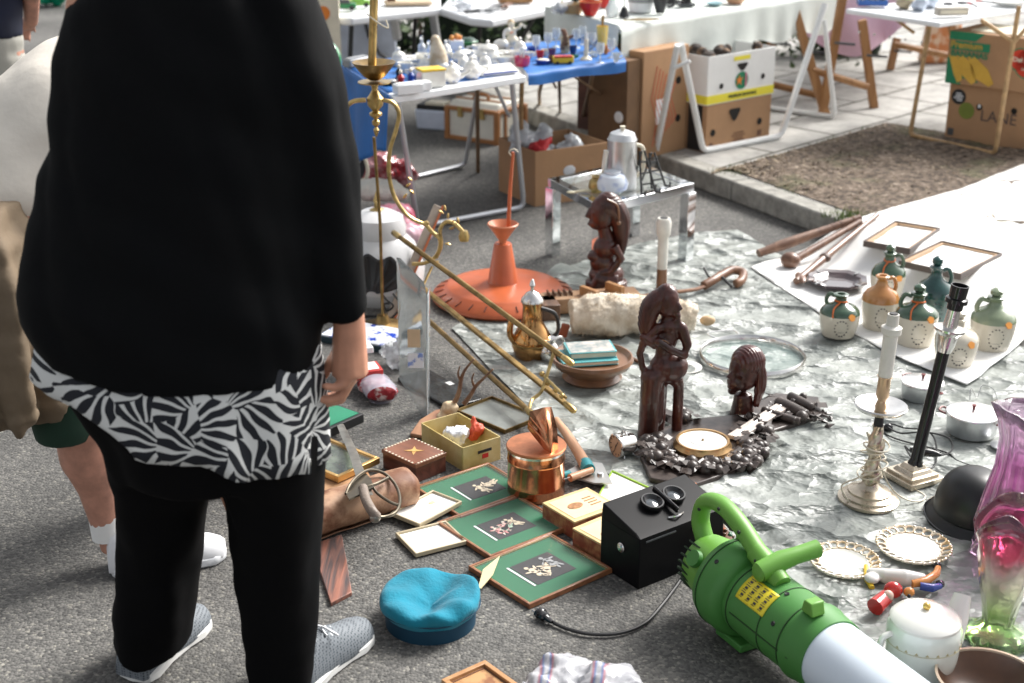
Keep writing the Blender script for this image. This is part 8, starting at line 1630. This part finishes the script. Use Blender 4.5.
for i, (x, y, lb_) in enumerate(((686, 6, 'black plinth ornament right of the dark mug'), (672, 3, 'black ornament with a white top behind the dark mug'))):
    t = thing('ornament', lb_, 'ornament', at(x, y, z), .2); B().box((0, 0, .008), (.09, .06, .016)).obj('plinth', BLACKM if i else DGREY, t, bevel=.002); B().lathe([(.001, .016), (.03, .016), (.025, .05), (.028, .09), (.001, .1)], seg=16).obj('figure', BLACK, t)
t = thing('saucer', 'pale turquoise saucer on the pale cloth table', 'saucer', at(714, 5, z)); lat('dish', [(.001, 0), (.03, 0), (.05, .012), (.05, .016), (.03, .005), (.001, .004)], mat('aqua_glaze', (.3, .5, .55), .2, coat=.5), t); lat('inner_ring', [(.012, .006), (.024, .007), (.012, .008)], WHITE, t)
t = thing('peach_bowl', 'peach coloured shallow bowl on the pale cloth table above the banana box', 'bowl', at(735, 3, z)); lat('bowl', [(.001, 0), (.04, 0), (.07, .035), (.065, .037), (.001, .012)], mat('peach_glaze', (.6, .33, .2), .3), t); B().ell((.0, 0, .03), (.04, .03, .02), 10).obj('fruit', mat('peach_fruit', (.6, .3, .15), .5), t)
t = thing('cutlery', 'loose old cutlery spread at the front of the pale cloth table', 'cutlery', at(635, 21, z)); 
for k in range(4): B().tube([(-.06 + .03 * k, -.01, .006), (.02 + .03 * k, .03, .006)], [.003, .005], 6).ell((.03 + .03 * k, .035, .006), (.014, .008, .004), 8).obj('spoon', OLDBR, t)
# on the right-hand table
t = thing('blue_tray', 'blue plastic tray of dark trinkets on the right folding table', 'tray', at(872, 5, z), -.1); B().box((0, 0, .004), (.16, .1, .006)).obj('base', BLUE, t); B().frame(.16, .1, .005, .004, .03).obj('rim', mat('tray_blue', (.03, .12, .4), .4), t)
o = B(); random.seed(2)
for k in range(8): o.ell((random.uniform(-.06, .06), random.uniform(-.03, .03), .02), random.uniform(.01, .018), 7)
o.obj('trinkets', BLACKM, t)
t = thing('wooden_block', 'pale grey brown wooden block at the corner of the right folding table', 'block', at(951, 15, z), .15); B().box((0, 0, .02), (.17, .06, .04)).obj('block', mat('grey_oak', (.42, .38, .32), .6), t, bevel=.004); B().box((0, -.031, .02), (.15, .003, .02)).obj('front_inlay', CREAM, t)
for i, (x, y, rr_, lb_) in enumerate(((905, 7, .1, 'crumpled straw paper bundle on the right folding table'), (921, 9, .4, 'blue white cloth fold lying left of the wooden block'), (932, 6, .2, 'second blue white cloth fold beside the wooden block'))):
    b_ = B().ell((0, 0, .03), (.03 + .008 * (i == 0), .05, .035), 12).ell((.01, .04, .02), (.04, .04, .025), 12); o = b_.obj('cloth_fold' if i else 'paper_bundle', mat('straw_crumple', (.5, .42, .28), .8) if i == 0 else mat('bluewhite_fold', (.6, .66, .75), .8), None, remesh=.007, smooth=1, disp=.02, dsc=.03); tag(o, lb_, 'cloth' if i else 'paper', loc=at(x, y, z), rz=rr_)
for i, (x, y, lb_) in enumerate(((948, 5, 'black round watch like trinket behind the wooden block'), (962, 4, 'second black round trinket right of the first'), (975, 6, 'dark scissors like tool on the right folding table'), (990, 3, 'thin metal tool at the far end of the right folding table'))):
    t = thing('trinket', lb_, 'trinket', at(x, y, z), .7 * i, 'trinkets on the right folding table'); 
    if i < 2: B().tube([(.022 * math.cos(a_), .022 * math.sin(a_), .006) for a_ in [k * math.pi / 8 for k in range(16)]], .006, 6, closed=True).obj('ring', BLACKM, t); B().lathe([(.001, .002), (.014, .002), (.014, .006), (.001, .006)]).obj('face', SILVER, t)
    else: B().tube([(-.07, 0, .005), (.05, .01, .005)], .005, 6).obj('blade', DGREY, t); B().tube([(.05, .01, .005), (.08, .03, .006)], .007, 6).obj('handle', RED, t)
t = thing('white_tray', 'flat white oval tray at the far right of the folding table', 'tray', at(1010, 4, z)); lat('dish', [(.001, 0), (.08, 0), (.1, .015), (.098, .018), (.078, .005), (.001, .004)], PORC, t); lat('foot_ring', [(.05, 0), (.055, .001), (.05, .002)], GREY, t)
# on the back tables
z = TZ + .035
def toycar(label, x, y, m_, rz):
    t = thing('toy_car', label, 'toy car', at(x, y, z), rz, 'toy cars on the back table'); B().box((0, 0, .025), (.13, .055, .03)).obj('body', m_, t, bevel=.008); B().box((.0, 0, .048), (.07, .05, .022), tp=(.7, .85)).obj('cabin', m_ if m_ is not GREEN else DGREY, t, bevel=.004)
    for dx in (-.04, .04):
        for dy in (-.028, .028): B().lathe([(.001, -.005), (.014, -.005), (.014, .005), (.001, .005)], seg=14, M=Mx((dx, dy, .014), rx=R(90))).obj('wheel', BLACKM, t)
toycar('green toy car at the front of the back left table', 345, 10, GREEN, .1); toycar('lime toy car just right of the green toy car', 359, 7, mat('lime_paint', (.25, .5, .08), .35), .2); toycar('yellow toy car behind the green toy car', 347, 2, YELLOW, .3)
t = thing('wooden_tray', 'pale wooden tray of small parts on the back left table', 'tray', at(408, 4, z), .15); B().box((0, 0, .01), (.28, .14, .018)).obj('base', mat('light_tray', (.55, .42, .28), .6), t, bevel=.003); B().box((-.1, 0, .03), (.05, .05, .03)).obj('contents', BROWN, t)
t = thing('toy_pile', 'pink and purple toys at the left end of the back table', 'toys', at(325, 3, z)); B().ell((0, 0, .02), (.04, .03, .02), 10).obj('pink_toy', PINK, t); B().ell((-.06, .02, .02), (.03, .03, .02), 10).obj('purple_toy', mat('purple_paint', (.25, .05, .3), .4), t)
for i, (x, y, m_, lb_) in enumerate(((478, 13, DGREY, 'dark pliers at the left of the back centre table'), (488, 12, GREY, 'grey metal clamp on the back centre table'), (497, 9, DGREY, 'dark hand tool right of the grey clamp'), (507, 7, BROWN, 'brown handled tool on the back centre table'))):
    t = thing('hand_tool', lb_, 'tool', at(x, y, z), .5 + .3 * i, 'hand tools on the back centre table'); B().tube([(-.08, -.01, .01), (0, 0, .012), (.08, .02, .01)], [.008, .011, .006], 8).obj('arm', m_, t); B().tube([(-.08, .02, .01), (0, 0, .014), (.08, -.015, .01)], [.008, .011, .006], 8).obj('arm', m_, t)
for i, (x, y, lb_) in enumerate(((461, 4, 'clear plastic pouch of screws on the back centre table'), (466, 9, 'white plastic pouch in front of the screw pouch'))):
    o = B().ell((0, 0, .02), (.06, .04, .022), 12).obj('plastic_pouch', BAG if i == 0 else MC['milky_film'], None, remesh=.006, smooth=1, disp=.014, dsc=.03); tag(o, lb_, 'pouch', loc=at(x, y, z))
t = thing('wooden_case', 'orange brown wooden case at the right of the back centre table', 'case', at(515, 2, z), .2); B().box((0, 0, .03), (.2, .1, .06)).obj('case', PINE, t, bevel=.003); B().box((0, -.052, .04), (.03, .004, .02)).obj('clasp', BRASS, t)
# green umbrella-like drape far left behind
t = thing('green_bag', 'bright green bag on the ground far behind at the top left', 'bag', P(54, 6, 0) + Vector((0, 0, 0))); B().ell((0, 0, .2), (.22, .15, .2), 16).obj('bag', mat('emerald_film', (.0, .3, .16), .5), t, remesh=.012, smooth=2, disp=.04, dsc=.1); B().tube(bez([(-.06, 0, .38), (0, 0, .48), (.06, 0, .38)], 10), .01).obj('handle', GREEN, t)
bpy.data.scenes.remove(TS)
